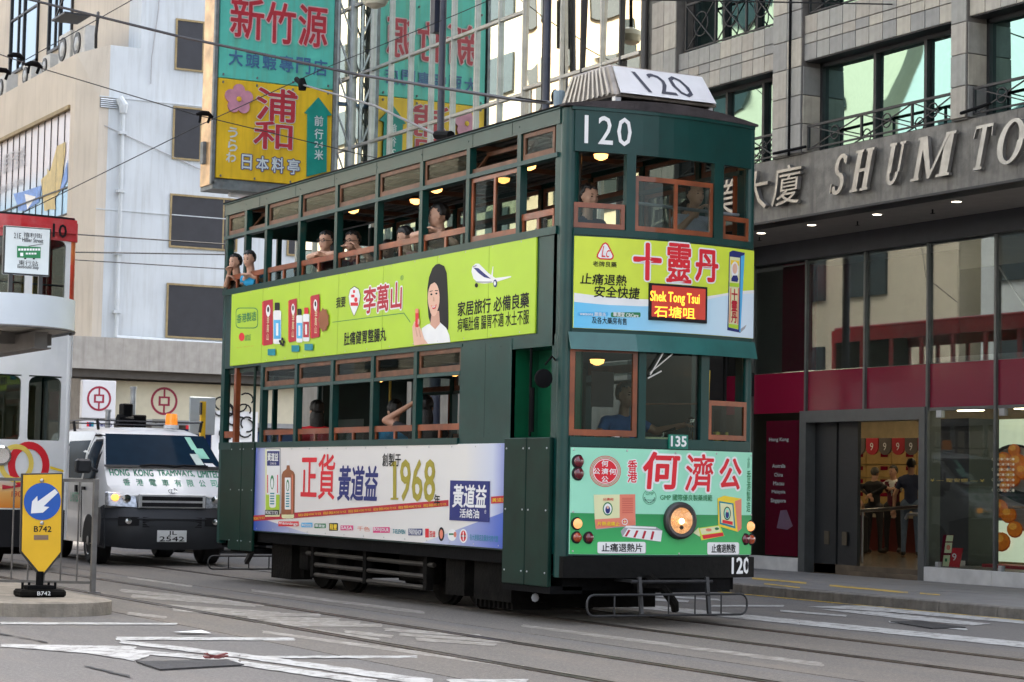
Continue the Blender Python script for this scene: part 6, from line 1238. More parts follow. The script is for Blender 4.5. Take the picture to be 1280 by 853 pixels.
# street name plate
t = thing('street_name_plate', 'small grey street name plate marked ST above the van', 'street sign', (X_-2, 3, 0)); q0 = on(190, 538, 0, X_-2); q1 = on(222, 525, 0, X_-2); MB().box(X_-2.02, X_-2, q0[1], q1[1], q0[2], q1[2]).build('plate', mat('plate_grey', (.3, .3, .28), .5), t); MB().tube([(X_-2.05, q0[1]+.1, 0), (X_-2.05, q0[1]+.1, q1[2])], .03, 8).build('post', galv, t); text('MORRISON ST', planeX(X_-2), [(q0[1]+.05, q0[2]+.1), (q0[1]+.45, q0[2]+.17)], fram, t, .004, px=False)
# white car behind the van
t = thing('white_car', 'white car mostly hidden between the van and the tram', 'car', (-19, 2.6, 0)); MB().hexa([(-21, 1.9, .35), (-17.2, 1.9, .35), (-17.2, 3.4, .35), (-21, 3.4, .35), (-20.8, 2.0, 1.0), (-17.4, 2.0, .95), (-17.4, 3.3, .95), (-20.8, 3.3, 1.0)]).build('body', mat('white_car_paint', (.7, .72, .74), .2, coat=1, var=0), t, bevel=.08); MB().hexa([(-20.6, 2.05, 1.0), (-18.3, 2.05, .97), (-18.3, 3.25, .97), (-20.6, 3.25, 1.0), (-20.2, 2.2, 1.45), (-18.9, 2.2, 1.45), (-18.9, 3.1, 1.45), (-20.2, 3.1, 1.45)]).build('cabin', pblack, t, bevel=.05)
for xx in (-20.2, -18.0):
    for yy in (1.95, 3.35): MB().lathe((xx, yy-.1, .32), (0, 1, 0), [(.32, 0), (.32, .18)], 16).build('wheel', rubber, t)
# ------------------------------------------------------------------ the red and white tram on the near track
T2 = thing('double_deck_tram', 'red roofed white tram number 10 behind the railing at the left edge', 'tram', (-15.6, -3.0, 0)); YC = -3.0
tw = mat('tram_white_paint', (.8, .81, .82), .3, var=.06, scale=2, coat=.3, dirt=.2, dcol=(.45, .46, .46)); trd = mat('tram_red_paint', (.5, .012, .02), .32, var=.15, scale=3, coat=.4, bump=.35, bscale=3, dirt=.35, dcol=(.6, .3, .3))
XF, XR = -11.2, -20.0
def F2(y): return XF+.02+.16*(1-min(1, abs(y-YC))**2)
def f2pan(name, y0, y1, z0, z1, mt, off=0, th=.05, n=10, parent=None):
    vs = []; fs = []
    for i in range(n+1): y = y0+(y1-y0)*i/n; X = F2(y)+off; vs += [(X, y, z0), (X, y, z1), (X-th, y, z1), (X-th, y, z0)]
    for i in range(n):
        for k in range(4): fs.append((4*i+k, 4*i+4+k, 4*i+4+(k+1) % 4, 4*i+(k+1) % 4))
    fs += [(0, 1, 2, 3), (4*n+3, 4*n+2, 4*n+1, 4*n)]
    return MB().add(vs, fs).build(name, mt, parent or T2)
FR2 = Surf(lambda a, b, o: (F2(a)+o, a, b), lambda u, v: (lambda p: (p[1], p[2]))(on(u, v, 0, XF+.08)), True)
y0, y1 = YC-.94, YC+.94
f2pan('front_dash_panel', y0, y1, .78, 1.68, tw); f2pan('front_waist_panel', y0, y1, 2.52, 3.42, tw); f2pan('front_bumper', y0, y1, .3, .78, pblack, .02)
hd = f2pan('red_fascia', y0-.05, y1+.04, 4.30, 4.56, trd, .02)
f2pan('red_visor', y0-.05, y1+.03, 4.40, 4.58, trd, .06, .04)
for a, b in ((YC-.94, YC-.86), (YC-.40, YC-.28), (YC+.28, YC+.38), (YC+.84, YC+.96)):
    f2pan('lower_post', a, b, 1.68, 2.52, tw, 0, .05, 2); f2pan('upper_post', a, b, 3.42, 4.30, tw if a > YC else trd, 0, .05, 2)
MB().tube([(XF-.02, YC+.92, .4), (XF-.02, YC+.92, 3.45)], .07, 12).build('corner_post', tw, T2, smooth=True); MB().tube([(XF-.02, YC+.92, 3.45), (XF-.02, YC+.92, 4.5)], .07, 12).build('corner_post', mat('red_to_orange_fade', (.5, .05, .02), .35, var=.5, scale=2, dirt=.6, dcol=(.7, .5, .1)), T2, smooth=True); MB().tube([(XF-.02, YC-.92, .4), (XF-.02, YC-.92, 4.5)], .07, 12).build('corner_post', tw, T2, smooth=True)
def rwin(y0, y1, z0, z1, gl, par=None):
    # rounded corners of the opening
    for cy, cz, sy, sz in ((y0, z0, 1, 1), (y1, z0, -1, 1), (y0, z1, 1, -1), (y1, z1, -1, -1)):
        r_ = .09; pts = [(cy, cz)]+[(cy+sy*(r_-r_*math.sin(R(k*15))), cz+sz*(r_-r_*math.cos(R(k*15)))) for k in range(7)]
        MB().prism([(F2(a)-.045, a, b) for a, b in pts], (.046, 0, 0)).build('window_corner', tw, T2)
    f2pan('glass_pane', y0, y1, z0, z1, glass('tram_ten_glass', (.4, .44, .43), 1.7), -.03, .005, 3)
rwin(YC+.38, YC+.84, 1.64, 2.50, 0); rwin(YC-.28, YC+.28, 1.64, 2.50, 0); rwin(YC+.40, YC+.84, 3.46, 4.3, 0); rwin(YC-.28, YC+.28, 3.46, 4.3, 0)
for s in (-1, 1):
    Y = YC+s*.98; B('side_panel', tw, T2, XR, XF-.02, Y-.02, Y+.02, .5, 1.62); B('waist_panel', tw, T2, XR, XF-.02, Y-.02, Y+.02, 2.52, 3.42); B('cant_rail', trd, T2, XR, XF, Y-.03, Y+.03, 4.3, 4.55)
    for i in range(10): X = XR+.05+i*.95; B('side_post', tw, T2, X-.05, X+.05, Y-.02, Y+.02, 1.62, 2.52); B('side_post', trd, T2, X-.05, X+.05, Y-.02, Y+.02, 3.42, 4.3)
B('roof', trd, T2, XR, XF+.05, YC-.96, YC+.96, 4.55, 4.62, bevel=.02); f2pan('roof_edge', y0, y1, 4.56, 4.61, pblack, .04, .03)
B('upper_floor', greenI, T2, XR, XF-.05, YC-.94, YC+.94, 2.5, 2.6); B('lower_floor', dark, T2, XR, XF-.05, YC-.94, YC+.94, .5, .8); B('rear_panel', dark, T2, XR, XR+.05, YC-.96, YC+.96, .5, 4.5)
B('cab_bulkhead', mat('cab_cream', (.35, .3, .16), .5), T2, -12.6, -12.55, YC-.3, YC+.9, .8, 2.45); MB().tube([(-11.35, -2.35, 1.65), (-11.35, -2.35, 2.5)], .012, 6).build('cab_bar', black, T2)
B('upper_board', mat('advert_cream', (.6, .5, .2), .5), T2, -12.0, -11.95, YC+.5, YC+.75, 3.45, 4.3); MB().tube([(-11.3, YC-.9, 3.75), (-11.3, YC+.9, 3.72)], .014, 6).build('grab_bar', galv, T2); B('red_pole_panel', trd, T2, -11.5, -11.45, YC+.62, YC+.68, 3.45, 4.3)
for X in (-13, -14, -18, -19):
    for s in (-1, 1): MB().lathe((X, YC+s*.55, .36), (0, s, 0), [(.35, -.03), (.36, .03), (.1, .06)], 20).build('wheel', blackD, T2)
B('underframe', blackD, T2, XR+.1, XF-.1, YC-.8, YC+.8, .2, .5)
text('10', FR2, [(63, 297), (82, 282)], pblack, T2, .065, name='fleet_number', bold=.03)
z12 = zm(0, 430, .3868)
org_ = mat('orange_bottom_print', (.75, .3, .04), .4, var=.3, scale=5)
f2pan('orange_print', YC+.0, YC+.935, .80, 1.18, ramp_mat('orange_fade_print', 2, [(.8, (.7, .22, .02)), (1.0, (.8, .42, .12)), (1.2, (.62, .64, .66))]), .004, .002)
ringpts(FR2, 88, 392, 70, 76, 24, pred, T2, z12, .008, name='red_ring_print'); ringpts(FR2, 46, 386, 58, 62, 16, mat('yellow_ring_print', (.8, .6, .12), .4), T2, z12, .010, name='yellow_ring_print')
art(T2, FR2, z12, 'ribbon_print', [(pyel, [(160, 395), (207, 408), (207, 415), (160, 404)]), (pdred, [(0, 455), (30, 460), (70, 450), (60, 462), (0, 470)])], .012)
text('1904', FR2, [z12(30, 494), z12(75, 476)], pdred, T2, .012, name='year_lettering'); MB().lathe((F2(-2.95)-.01, -2.96, 1.47), (1, 0, 0), [(.13, 0), (.13, .04), (.1, .06)], 20).build('headlamp', chrome, T2)
# ------------------------------------------------------------------ the van (local frame, x forward, +y its left)
HD = R(-5); fx = Vector((-12.28, -.20, 0)); V = thing('utility_van', 'white tramway company van with green lettering and amber beacon on roof', 'van', tuple(fx), None, HD); V.scale = (1, 1.1, 1)
vw = mat('van_white_paint', (.82, .83, .83), .25, var=.03, coat=.3, dirt=.05, dcol=(.5, .48, .45)); vb = mat('van_dark_bumper', (.022, .025, .031), .5, var=.1); vgl = mat('van_glass', (.01, .025, .045), .08, var=.1, ior=1.06, spec=.2)
secs = [  # x, z0, z1(top), half width low, half width waist, half width top
    (0.0, .86, .98, .66, .70, .66), (-.06, .8, 1.06, .74, .78, .73), (-.16, .3, 1.14, .80, .83, .78), (-.42, .28, 1.38, .83, .85, .77), (-.75, .28, 1.64, .84, .85, .71), (-1.02, .28, 1.83, .84, .85, .66), (-1.25, .28, 1.90, .84, .85, .66), (-1.7, .28, 1.945, .84, .85, .68), (-3.2, .28, 1.96, .84, .85, .69), (-4.6, .28, 1.94, .84, .85, .68), (-4.72, .4, 1.85, .82, .84, .66)]
def ring(x, z0, z1, a, b, c):
    zw = min(1.15, z0+(z1-z0)*.6) if z1 > 1.2 else (z0+z1)/2
    pts = [(-a, z0), (-b, zw), (-(b+c)/2-.02, zw+(z1-zw)*.55), (-c, z1-.06 if z1 > 1.5 else z1-.02), (-c*.8, z1-.01), (-c*.4, z1+.005), (0, z1+.01), (c*.4, z1+.005), (c*.8, z1-.01), (c, z1-.06 if z1 > 1.5 else z1-.02), ((b+c)/2+.02, zw+(z1-zw)*.55), (b, zw), (a, z0)]
    return [(x-(.10*(y/.85)**2 if x > -1.4 else .10*(y/.85)**2*max(0, (x+2.0)/.6)), y, z) for y, z in pts]
rows = [ring(*s) for s in secs]; n = len(rows[0]); mb = MB(); vs = [p for r in rows for p in r]; fs = []
for i in range(len(rows)-1):
    for k in range(n-1): fs.append((i*n+k, i*n+k+1, (i+1)*n+k+1, (i+1)*n+k))
    fs.append((i*n+n-1, i*n, (i+1)*n, (i+1)*n+n-1))
fs += [tuple(range(n)), tuple((len(rows)-1)*n+k for k in range(n-1, -1, -1))]
bd = mb.add(vs, fs).build('body', vw, V, smooth=True)
from mathutils.bvhtree import BVHTree
BV = BVHTree.FromPolygons([v.co.copy() for v in bd.data.vertices], [tuple(f.vertices) for f in bd.data.polygons])
def hitx(a, b, o=0):
    h = BV.ray_cast(Vector((3, a, b)), Vector((-1, 0, 0)))[0]; return ((h.x if h else 0)+o, a, b)
def hity(x, z, s, o=0):
    h = BV.ray_cast(Vector((x, s*3, z)), Vector((0, -s, 0)))[0]; return (x, (h.y if h else s*(.85 if z < 1.3 else .69))+s*o, z)
def side_sheet(name, s, x0, x1, z0, z1, mt, slant=0, o=.006):
    n_, m_ = 6, 5; vs = []; fs = []
    for i in range(n_+1):
        for j in range(m_+1): f = j/m_; xx = x0+(x1-x0)*i/n_; xx = xx-slant*f*(1-i/n_); vs.append(hity(xx, z0+(z1-z0)*f, s, o))
    for i in range(n_):
        for j in range(m_): a = i*(m_+1)+j; fs.append((a, a+m_+1, a+m_+2, a+1))
    return MB().add(vs, fs).build(name, mt, V, smooth=True)
def vpatch(name, pts, mt, th=.006, par=None, bev=0):
    P_ = [Vector(p) for p in pts]; nrm = (P_[1]-P_[0]).cross(P_[2]-P_[0]).normalized()
    if nrm.x < -.3 or (abs(nrm.x) < .3 and nrm.y*P_[0].y < 0): nrm = -nrm
    return MB().prism([p+nrm*.004 for p in P_], nrm*th).build(name, mt, par or V, bevel=bev)
# windscreen follows the curved cab
def ws(y, f): # f 0 bottom 1 top
    x = -.40+(-1.03+.40)*f; z = 1.375+(1.835-1.375)*f; hw = .76+(.655-.76)*f; yy = y*hw; return (x-.10*(yy/.85)**2+.022, yy, z+.006)
vs = []; fs = []
for i in range(9):
    for j in range(5): vs.append(ws(-1+i/4, j/4))
for i in range(8):
    for j in range(4): a = i*5+j; fs.append((a, a+5, a+6, a+1))
MB().add(vs, fs).build('windscreen', vgl, V, smooth=True)
vs = []; fs = []
for i in range(9):
    for j, f in enumerate((-.035, 0.03)): vs.append(tuple(Vector(ws((-1+i/4)*1.03, f))+Vector((.004, 0, .002))))
for i in range(8): a = i*2; fs.append((a, a+2, a+3, a+1))
MB().add(vs, fs).build('windscreen_seal', pblack, V)
for s in (-.45, .12): MB().tube([Vector(ws(s, .0))+Vector((.02, 0, .01)), Vector(ws(s+.2, .06))+Vector((.02, 0, .0)), Vector(ws(s+.62, .02))+Vector((.02, 0, .01))], .011, 5).build('wiper', pblack, V)
for i, (a, b, f0, f1, c) in enumerate(((.6, .72, .55, .95, mat('green_sticker', (.25, .6, .45), .4)), (.66, .86, .28, .6, MATS['green_sticker']), (.55, .7, .08, .42, mat('pale_sticker', (.5, .6, .55), .4)), (.74, .9, .03, .14, white))):
    MB().add([Vector(ws(a, f0))+Vector((.004, 0, 0)), Vector(ws(b, f0))+Vector((.004, 0, 0)), Vector(ws(b-.03, f1))+Vector((.004, 0, 0)), Vector(ws(a-.03, f1))+Vector((.004, 0, 0))], [(0, 1, 2, 3)]).build('windscreen_sticker', c, V)
for s in (-1, 1):
    def sp(x, z): # point on the body side
        hw = .85 if z < 1.17 else .85-(z-1.17)/(1.9-1.17)*.175; return (x, s*(hw+.004), z)
    side_sheet('window_trim', s, -.72, -1.50, 1.17, 1.76, pblack, .34, .004); side_sheet('door_window', s, -.74, -1.45, 1.2, 1.73, vgl, .34, .008); side_sheet('side_window', s, -1.60, -3.0, 1.2, 1.75, vgl, .03, .006); side_sheet('side_window', s, -3.12, -4.45, 1.2, 1.75, vgl, 0, .006)
    MB().tube([hity(-.6, 1.12, s), hity(-.62, .4, s)], .006, 5).build('door_seam', pblack, V); MB().tube([hity(-1.53, z_, s, .002) for z_ in (1.85, 1.6, 1.3, 1.0, .6, .35)], .006, 5).build('door_seam', pblack, V)
    MB().tube([hity(-.74, 1.3, s, .01), hity(-.86, 1.5, s, .01), hity(-1.02, 1.78, s, .01), hity(-1.3, 1.82, s, .01), hity(-1.48, 1.82, s, .01)], .018, 5).build('rain_visor', pblack, V)
    MB().box(-1.38, -1.22, s*.86, s*.885, 1.03, 1.08).build('door_handle', pblack, V); MB().box(-1.85, -1.75, s*.86, s*.885, 1.0, 1.1).build('door_handle', pblack, V)
    MB().box(-.68, -.5, s*.93, s*1.12, 1.27, 1.47).build('door_mirror', vb, V, bevel=.03); MB().tube([(-.7, s*.82, 1.3), (-.6, s*.95, 1.36)], .025, 6).build('mirror_arm', vb, V)
    hl_ = MB().hexa([(-.02, s*.43, .80), (.01, s*.43, .80), (-.06, s*.80, .82), (-.16, s*.82, .82), (-.08, s*.45, 1.0), (-.045, s*.45, 1.0), (-.12, s*.80, 1.02), (-.2, s*.82, 1.02)]).build('headlamp', mat('headlamp_clear', (.4, .42, .45), .12, .5, var=.5, scale=25, coat=1), V, bevel=.012)
    MB().lathe((-.055, s*.71, .945), (1, -.15*s, 0), [(.045, -.03), (.042, .02), (.02, .035)], 14).build('indicator', mat('amber_lit', (1, .45, .08), .3, emit=.7 if s < 0 else .7, ecol=(1, .38, .06), var=0), hl_, smooth=True); MB().lathe((-.02, s*.57, .935), (1, 0, 0), [(.055, -.03), (.05, .015), (.01, .02)], 14).build('lamp_bowl', chrome, hl_, smooth=True)
    vpatch('fog_lamp_recess', [(.015, s*.42, .56), (.0, s*.68, .56), (.0, s*.68, .68), (.015, s*.42, .68)] if s > 0 else [(.015, s*.42, .56), (.015, s*.42, .68), (.0, s*.68, .68), (.0, s*.68, .56)], pblack, .045); MB().lathe((.055, s*.56, .62), (1, 0, 0), [(.045, 0), (.04, .02), (.005, .025)], 12).build('fog_lamp', chrome, V)
    for xx in (-1.0, -3.57):
        wl = MB().lathe((xx, s*.68, .325), (0, s, 0), [(.29, -.08), (.325, -.05), (.325, .14), (.29, .17), (.2, .16)], 26).build('wheel', rubber, V, smooth=True); rm = MB().lathe((xx, s*.68, .325), (0, s, 0), [(.2, .13), (.2, .17), (.17, .15), (.08, .15), (.06, .18), (.01, .18)], 20).build('rim', mat('rim_silver', (.35, .35, .36), .35, .8), wl, smooth=True)
        a_ = MB(); pts = [(xx+.36*math.cos(R(k)), s*.842, .325+.37*math.sin(R(k))) for k in range(-5, 186, 10)]; MB().prism(pts, (0, s*.014, 0)).build('wheel_arch', pblack, V) 
# bumper
vs = []; fs = []; N_ = 12
for i in range(N_+1):
    y = -.86+1.72*i/N_; x = .07-.20*abs(y/.86)**5-.05*(y/.86)**2; zb = .23+.05*abs(y/.86)**3; vs += [(x-.07, y, zb), (x-.01, y, .36), (x+.012, y, .60), (x+.004, y, .63), (x+.016, y, .66), (x-.05, y, .80), (x-.25, y, .80), (x-.25, y, zb)]
for i in range(N_):
    for k in range(8): fs.append((8*i+k, 8*i+8+k, 8*i+8+(k+1) % 8, 8*i+(k+1) % 8))
fs += [tuple(range(8)), tuple(range(8*N_+7, 8*N_-1, -1))]
bp_ = MB().add(vs, fs).build('bumper', vb, V, smooth=True); MB().box(.035, .07, -.38, .38, .54, .68).build('lower_grille', pblack, bp_)
for k in range(4): MB().box(.06, .075, -.38, .38, .555+k*.032, .563+k*.032).build('grille_slat', vb, bp_)
for s in (-1, 1): MB().box(-1.0+.38, -1.0+.37, s*.8, s*.86, .2, .5).build('mud_flap', rubber, V)
for s in (-1, 1): vpatch('side_bumper_return', [(-.12, s*.80, .24), (-.62, s*.855, .26), (-.62, s*.86, .74), (-.14, s*.82, .84)], vb, .012)
gl_ = MB().box(-.01, .045, -.43, .43, .805, 1.0).build('grille_surround', mat('silver_grille', (.6, .61, .62), .3, .3), V, bevel=.01)
for z in (.825, .91): MB().box(.04, .052, -.39, .39, z, z+.055).build('grille_opening', pblack, gl_)
MB().tube([(.045+.0, .055*math.cos(R(k)), 1.045+.035*math.sin(R(k))) for k in range(0, 361, 30)], .006, 5, caps=False).tube([(.05, .025*math.cos(R(k)), 1.047+.033*math.sin(R(k))) for k in range(0, 361, 40)], .005, 5, caps=False).build('badge', chrome, gl_)
np_ = MB().box(.06, .075, -.19, .19, .34, .50).build('number_plate', mat('plate_white', (.68, .7, .7), .4), V, bevel=.003); VP_ = Surf(lambda a, b, o: (.075+o, a, b), None)
text('JL', VP_, [(-.05, .425), (.06, .49)], pblack, np_, .003, px=False, bold=.03, name='plate_number'); text('2542', VP_, [(-.16, .35), (.16, .415)], pblack, np_, .003, px=False, bold=.03, name='plate_number')
vgn = mat('van_lettering_green', (.05, .4, .22), .4, var=0)
def hood(a, b, o):  # points on the sloping bonnet
    f = (b-1.06)/(1.38-1.06); x = -.06+(-.42+.06)*f
    return (x-.10*(a/.85)**2+.03+o, a, b+.012-.02*(a/.85)**2)
HS = Surf(lambda a, b, o: hitx(a, b, .005), None)
for t, x0, x1 in (('HONG', -.72, -.48), ('KONG', -.42, -.18), ('TRAMWAYS,', -.12, .36), ('LIMITED', .41, .72)): text(t, HS, [(x0, 1.245), (x1, 1.335)], vgn, V, .004, px=False, bold=.045, name='company_lettering')
for k, t in enumerate('香港電車有限公司'): x = -.58+k*.163; text(t, HS, [(x, 1.11), (x+.085, 1.205)], vgn, V, .004, px=False, bold=.02, name='company_lettering')
VS = Surf(lambda a, b, o: (a, -.856-o, b), None); text('LIMITED', VS, [(-2.2, .86), (-1.62, .99)], vgn, V, .01, px=False, bold=.04, name='side_lettering')
MB().box(-1.05, -.98, .0, .0+.01, 1.8, 1.82).build('aerial_base', pblack, V)
bc = MB().lathe((-1.35, .28, 1.945), (0, 0, 1), [(.1, 0), (.1, .05)], 16).build('beacon_base', white, V); MB().lathe((-1.35, .28, 1.995), (0, 0, 1), [(.085, 0), (.08, .14), (.07, .165), (.01, .17)], 16).build('beacon_lens', mat('amber_beacon', (.75, .22, .02), .25, emit=.15, ecol=(1, .3, .02), coat=1, var=.2), bc, smooth=True)
rk = MB().tube([(-1.35, -.7, 2.05), (-4.4, -.7, 2.07)], .011, 6).build('roof_rack_rail', fram, V); MB().tube([(-1.35, .7, 2.05), (-4.4, .7, 2.07)], .018, 6).build('roof_rack_rail', fram, V)
for x in (-1.5, -3.6): MB().tube([(x, -.72, 2.04), (x, .72, 2.04)], .011, 6).build('roof_rack_bar', fram, V)
for x in (-1.4, -3): 
    for s in (-1, 1): MB().tube([(x, s*.7, 2.05), (x, s*.68, 1.9)], .02, 6).build('rack_foot', fram, V)
# ------------------------------------------------------------------ people
skinm = mat('skin', (.50, .29, .20), .5, var=.08, scale=12); skinm2 = mat('skin_tan', (.38, .20, .13), .5, var=.08, scale=12); hairm = mat('black_hair', (.01, .009, .009), .45, var=.5, scale=40, bump=.4, bscale=60); greyh = mat('greying_hair', (.07, .065, .06), .5, var=.4, scale=40)
eyem = mat('eye_dark', (.01, .008, .008), .2, var=0); lipm = mat('lips', (.32, .11, .09), .5, var=0); shoe = mat('dark_shoes', (.015, .015, .015), .5)
def person(label, floor, pose, shirt, legs_m, yaw=0, head_yaw=0, head_pitch=0, H=1.68, head=None, arms=None, hair='short', glasses=False, sleeve='short', skin=None, hair_m=None, group=None, vest=None, lean=(0, 0), side_sit=False):
    """pose 'sit' or 'stand'; local frame x forward, y left, z up from the floor; floor = world point under the pelvis"""
    sk = skin or skinm; k = H/1.68; root = thing('person', label, 'person', tuple(floor), group, yaw)
    hp = .50 if pose == 'sit' else .93*k
    pel = Vector((0, 0, hp)); nk = Vector((lean[0], lean[1], hp+.53*k))
    if head is None: head = Vector((nk.x+.03, nk.y, nk.z+.17*k))
    head = Vector(head); nk = head-Vector((.035, 0, .175*k)); d = (nk-pel)
    ch = pel+d*.72
    sl = nk+Vector((-.01, .175*k, -.07)); sr = nk+Vector((-.01, -.175*k, -.07))
    C = []   # capsules: p, q, r0, r1, material index
    def cap(p, q, a, b, m_): C.append((Vector(p), Vector(q), a, b, m_))
    cap(pel+Vector((0, .07, 0)), pel+Vector((0, -.07, 0)), .115*k, .115*k, 2)
    cap(pel+Vector((0, 0, .05)), ch, .125*k, .125*k, 1); cap(ch+Vector((0, .06, 0)), ch+Vector((0, -.06, 0)), .118*k, .118*k, 1); cap(ch+d*.1+Vector((0, .08, 0)), ch+d*.1+Vector((0, -.08, 0)), .095, .095, 1)
    cap(sl, sr, .062*k, .062*k, 1); cap(nk-Vector((0, 0, .03)), nk+Vector((.02, 0, .09)), .052, .048, 0)
    arms = arms or {}
    hands = []
    for s, nm, sh_ in ((1, 'l', sl), (-1, 'r', sr)):
        df = ((.02, s*.25, nk.z-.36*k), (.10, s*.26, nk.z-.62*k)) if pose == 'stand' else ((.06, s*.24, nk.z-.34), (.30, s*.16, nk.z-.42))
        el, ha = [Vector(q) for q in arms.get(nm, df)]
        cap(sh_, sh_+(el-sh_)*.5, .056*k, .05*k, 1); cap(sh_+(el-sh_)*.5, el, .045*k, .040*k, 1 if sleeve == 'long' else 0)
        cap(el, ha, .040*k, .027*k, 1 if sleeve == 'long' else 0)
        dr_ = (ha-el).normalized(); side = dr_.cross(Vector((0, 0, 1))); side = side.normalized() if side.length > .1 else Vector((0, 1, 0)); nn = side.cross(dr_)
        pm = ha+dr_*.045; cap(ha, pm, .026, .028, 0); cap(pm+side*.022, pm-side*.022, .017, .017, 0)
        for i, (o_, ln_) in enumerate(((-.030, .062), (-.010, .074), (.011, .07), (.030, .055))):
            b0 = pm+side*o_+dr_*.02; b1 = b0+dr_*ln_*.55-nn*.006; b2 = b1+dr_*ln_*.35-nn*.03; cap(b0, b1, .0105, .0098, 0); cap(b1, b2, .0098, .0085, 0)
        t0_ = ha+side*(-.02*s)+dr_*.02; t1_ = t0_+side*(-.03*s)+dr_*.03; cap(t0_, t1_, .013, .011, 0); cap(t1_, t1_+dr_*.03-nn*.008, .011, .009, 0)
    for s in (1, -1):
        hip = pel+Vector((0, s*.09, -.02))
        if side_sit: hip = pel+Vector((s*.09, 0, -.02)); kn = Vector((s*.12-.05, .40, .50)); an = Vector((s*.12-.05, .38, .09))
        elif pose == 'sit': kn = Vector((.42, s*.13, .50)); an = Vector((.40, s*.13, .09))
        else: kn = Vector((.02, s*.10, .50*k)); an = Vector((-.01, s*.11, .09))
        cap(hip, kn, .088*k, .062*k, 2); cap(kn, an, .06*k, .042*k, 2); cap(an+Vector((0, 0, -.03)), an+(Vector((0, .14, -.05)) if side_sit else Vector((.15, s*.02, -.05))), .042, .032, 3)
    # head
    Rz = Matrix.Rotation(head_yaw, 3, 'Z') @ Matrix.Rotation(-head_pitch, 3, 'Y')
    hk = .96*k
    bm = bmesh.new()
    def ball(c, rx, ry, rz, M=Matrix.Identity(3), sub=2):
        r = bmesh.ops.create_icosphere(bm, subdivisions=sub, radius=1)
        for v in r['verts']: v.co = Vector(c)+M @ Vector((v.co.x*rx, v.co.y*ry, v.co.z*rz))
    def capsule(p, q, a, b):
        L_ = (q-p).length; n_ = max(1, int(L_/max(.5*min(a, b), .012)))
        n_ = min(n_, 14); M = (q-p).to_track_quat('Z', 'Y').to_matrix() if L_ > 1e-5 else Matrix.Identity(3)
        r = bmesh.ops.create_cone(bm, cap_ends=True, segments=10, radius1=a, radius2=b, depth=max(L_, 1e-4))
        for v in r['verts']: v.co = M @ v.co+(p+q)/2
        ball(p, a, a, a, sub=1 if a < .03 else 2); ball(q, b, b, b, sub=1 if b < .03 else 2)
    for p, q, a, b, m_ in C: capsule(p, q, a, b)
    hc = head
    def hd_(x, y, z): return hc+Rz @ Vector((x*hk, y*hk, z*hk))
    ball(hd_(-.008, 0, .025), .098*hk, .078*hk, .098*hk, Rz, 3); ball(hd_(.018, 0, -.04), .072*hk, .062*hk, .075*hk, Rz, 3); ball(hd_(.062, 0, -.088), .025*hk, .026*hk, .02*hk, Rz)
    for s in (1, -1): ball(hd_(.055, s*.036, -.02), .03*hk, .026*hk, .026*hk, Rz); ball(hd_(-.005, s*.079, -.01), .018*hk, .009*hk, .03*hk, Rz)
    ball(hd_(.098, 0, -.022), .014*hk, .013*hk, .014*hk, Rz); ball(hd_(.088, 0, 0), .012*hk, .009*hk, .026*hk, Rz); ball(hd_(.084, 0, -.058), .012*hk, .022*hk, .012*hk, Rz); ball(hd_(.078, 0, .03), .02*hk, .05*hk, .012*hk, Rz)
    me = bpy.data.meshes.new('body'); bm.to_mesh(me); bm.free(); ob = bpy.data.objects.new('tmp', me); COL.objects.link(ob)
    md = ob.modifiers.new('r', 'REMESH'); md.mode = 'VOXEL'; md.voxel_size = .0125; ms = ob.modifiers.new('s', 'SMOOTH'); ms.factor = .5; ms.iterations = 2
    dg = bpy.context.evaluated_depsgraph_get(); m2 = bpy.data.meshes.new_from_object(ob.evaluated_get(dg)); bpy.data.objects.remove(ob)
    nf = len(m2.polygons); cen = np.zeros(nf*3); m2.polygons.foreach_get('center', cen); cen = cen.reshape(-1, 3); best = np.full(nf, 1e9); idx = np.zeros(nf, int)
    for p, q, a, b, m_ in C+[(hc+Vector((0, 0, .02)), hc-Vector((0, 0, .03)), .085, .07, 0)]:
        P_ = np.array(p); D = np.array(q)-P_; L2 = max(D@D, 1e-9); t = np.clip(((cen-P_)@D)/L2, 0, 1); dd = np.linalg.norm(cen-P_-t[:, None]*D, axis=1)-(a+(b-a)*t); w_ = dd < best; best[w_] = dd[w_]; idx[w_] = m_
    if vest is not None:
        fr_ = (idx == 1) & (np.abs(cen[:, 1]-nk.y) < .13) & (cen[:, 2] < nk.z-.02); idx[fr_] = 4
        fr_ = (idx == 4) & (cen[:, 0] > nk.x) & (np.abs(cen[:, 1]-nk.y) < (cen[:, 2]-(nk.z-.25))*.25); idx[fr_] = 1
    m2.materials.clear()
    for q in (sk, shirt, legs_m, shoe, vest or shirt, eyem, lipm): m2.materials.append(q)
    m2.polygons.foreach_set('material_index', idx.astype('i')); m2.polygons.foreach_set('use_smooth', [True]*nf)
    # eyes, brows, lips welded into the same mesh
    bm = bmesh.new(); bm.from_mesh(m2); n0 = len(bm.faces)
    def blob(c, rx, ry, rz, mi):
        r = bmesh.ops.create_icosphere(bm, subdivisions=2, radius=1)
        for v in r['verts']: v.co = Vector(c)+Rz @ Vector((v.co.x*rx, v.co.y*ry, v.co.z*rz))
        for f_ in {f_ for v in r['verts'] for f_ in v.link_faces}: f_.material_index = mi; f_.smooth = True
    for s in (1, -1): blob(hd_(.0815, s*.030, .006), .007*hk, .013*hk, .0055*hk, 5); blob(hd_(.088, s*.031, .028), .006*hk, .018*hk, .0035*hk, 5)
    blob(hd_(.0945, 0, -.060), .006*hk, .020*hk, .0065*hk, 6)
    bm.to_mesh(m2); bm.free(); m2.name = 'body'
    bo = bpy.data.objects.new('body', m2); COL.objects.link(bo); bo.parent = root
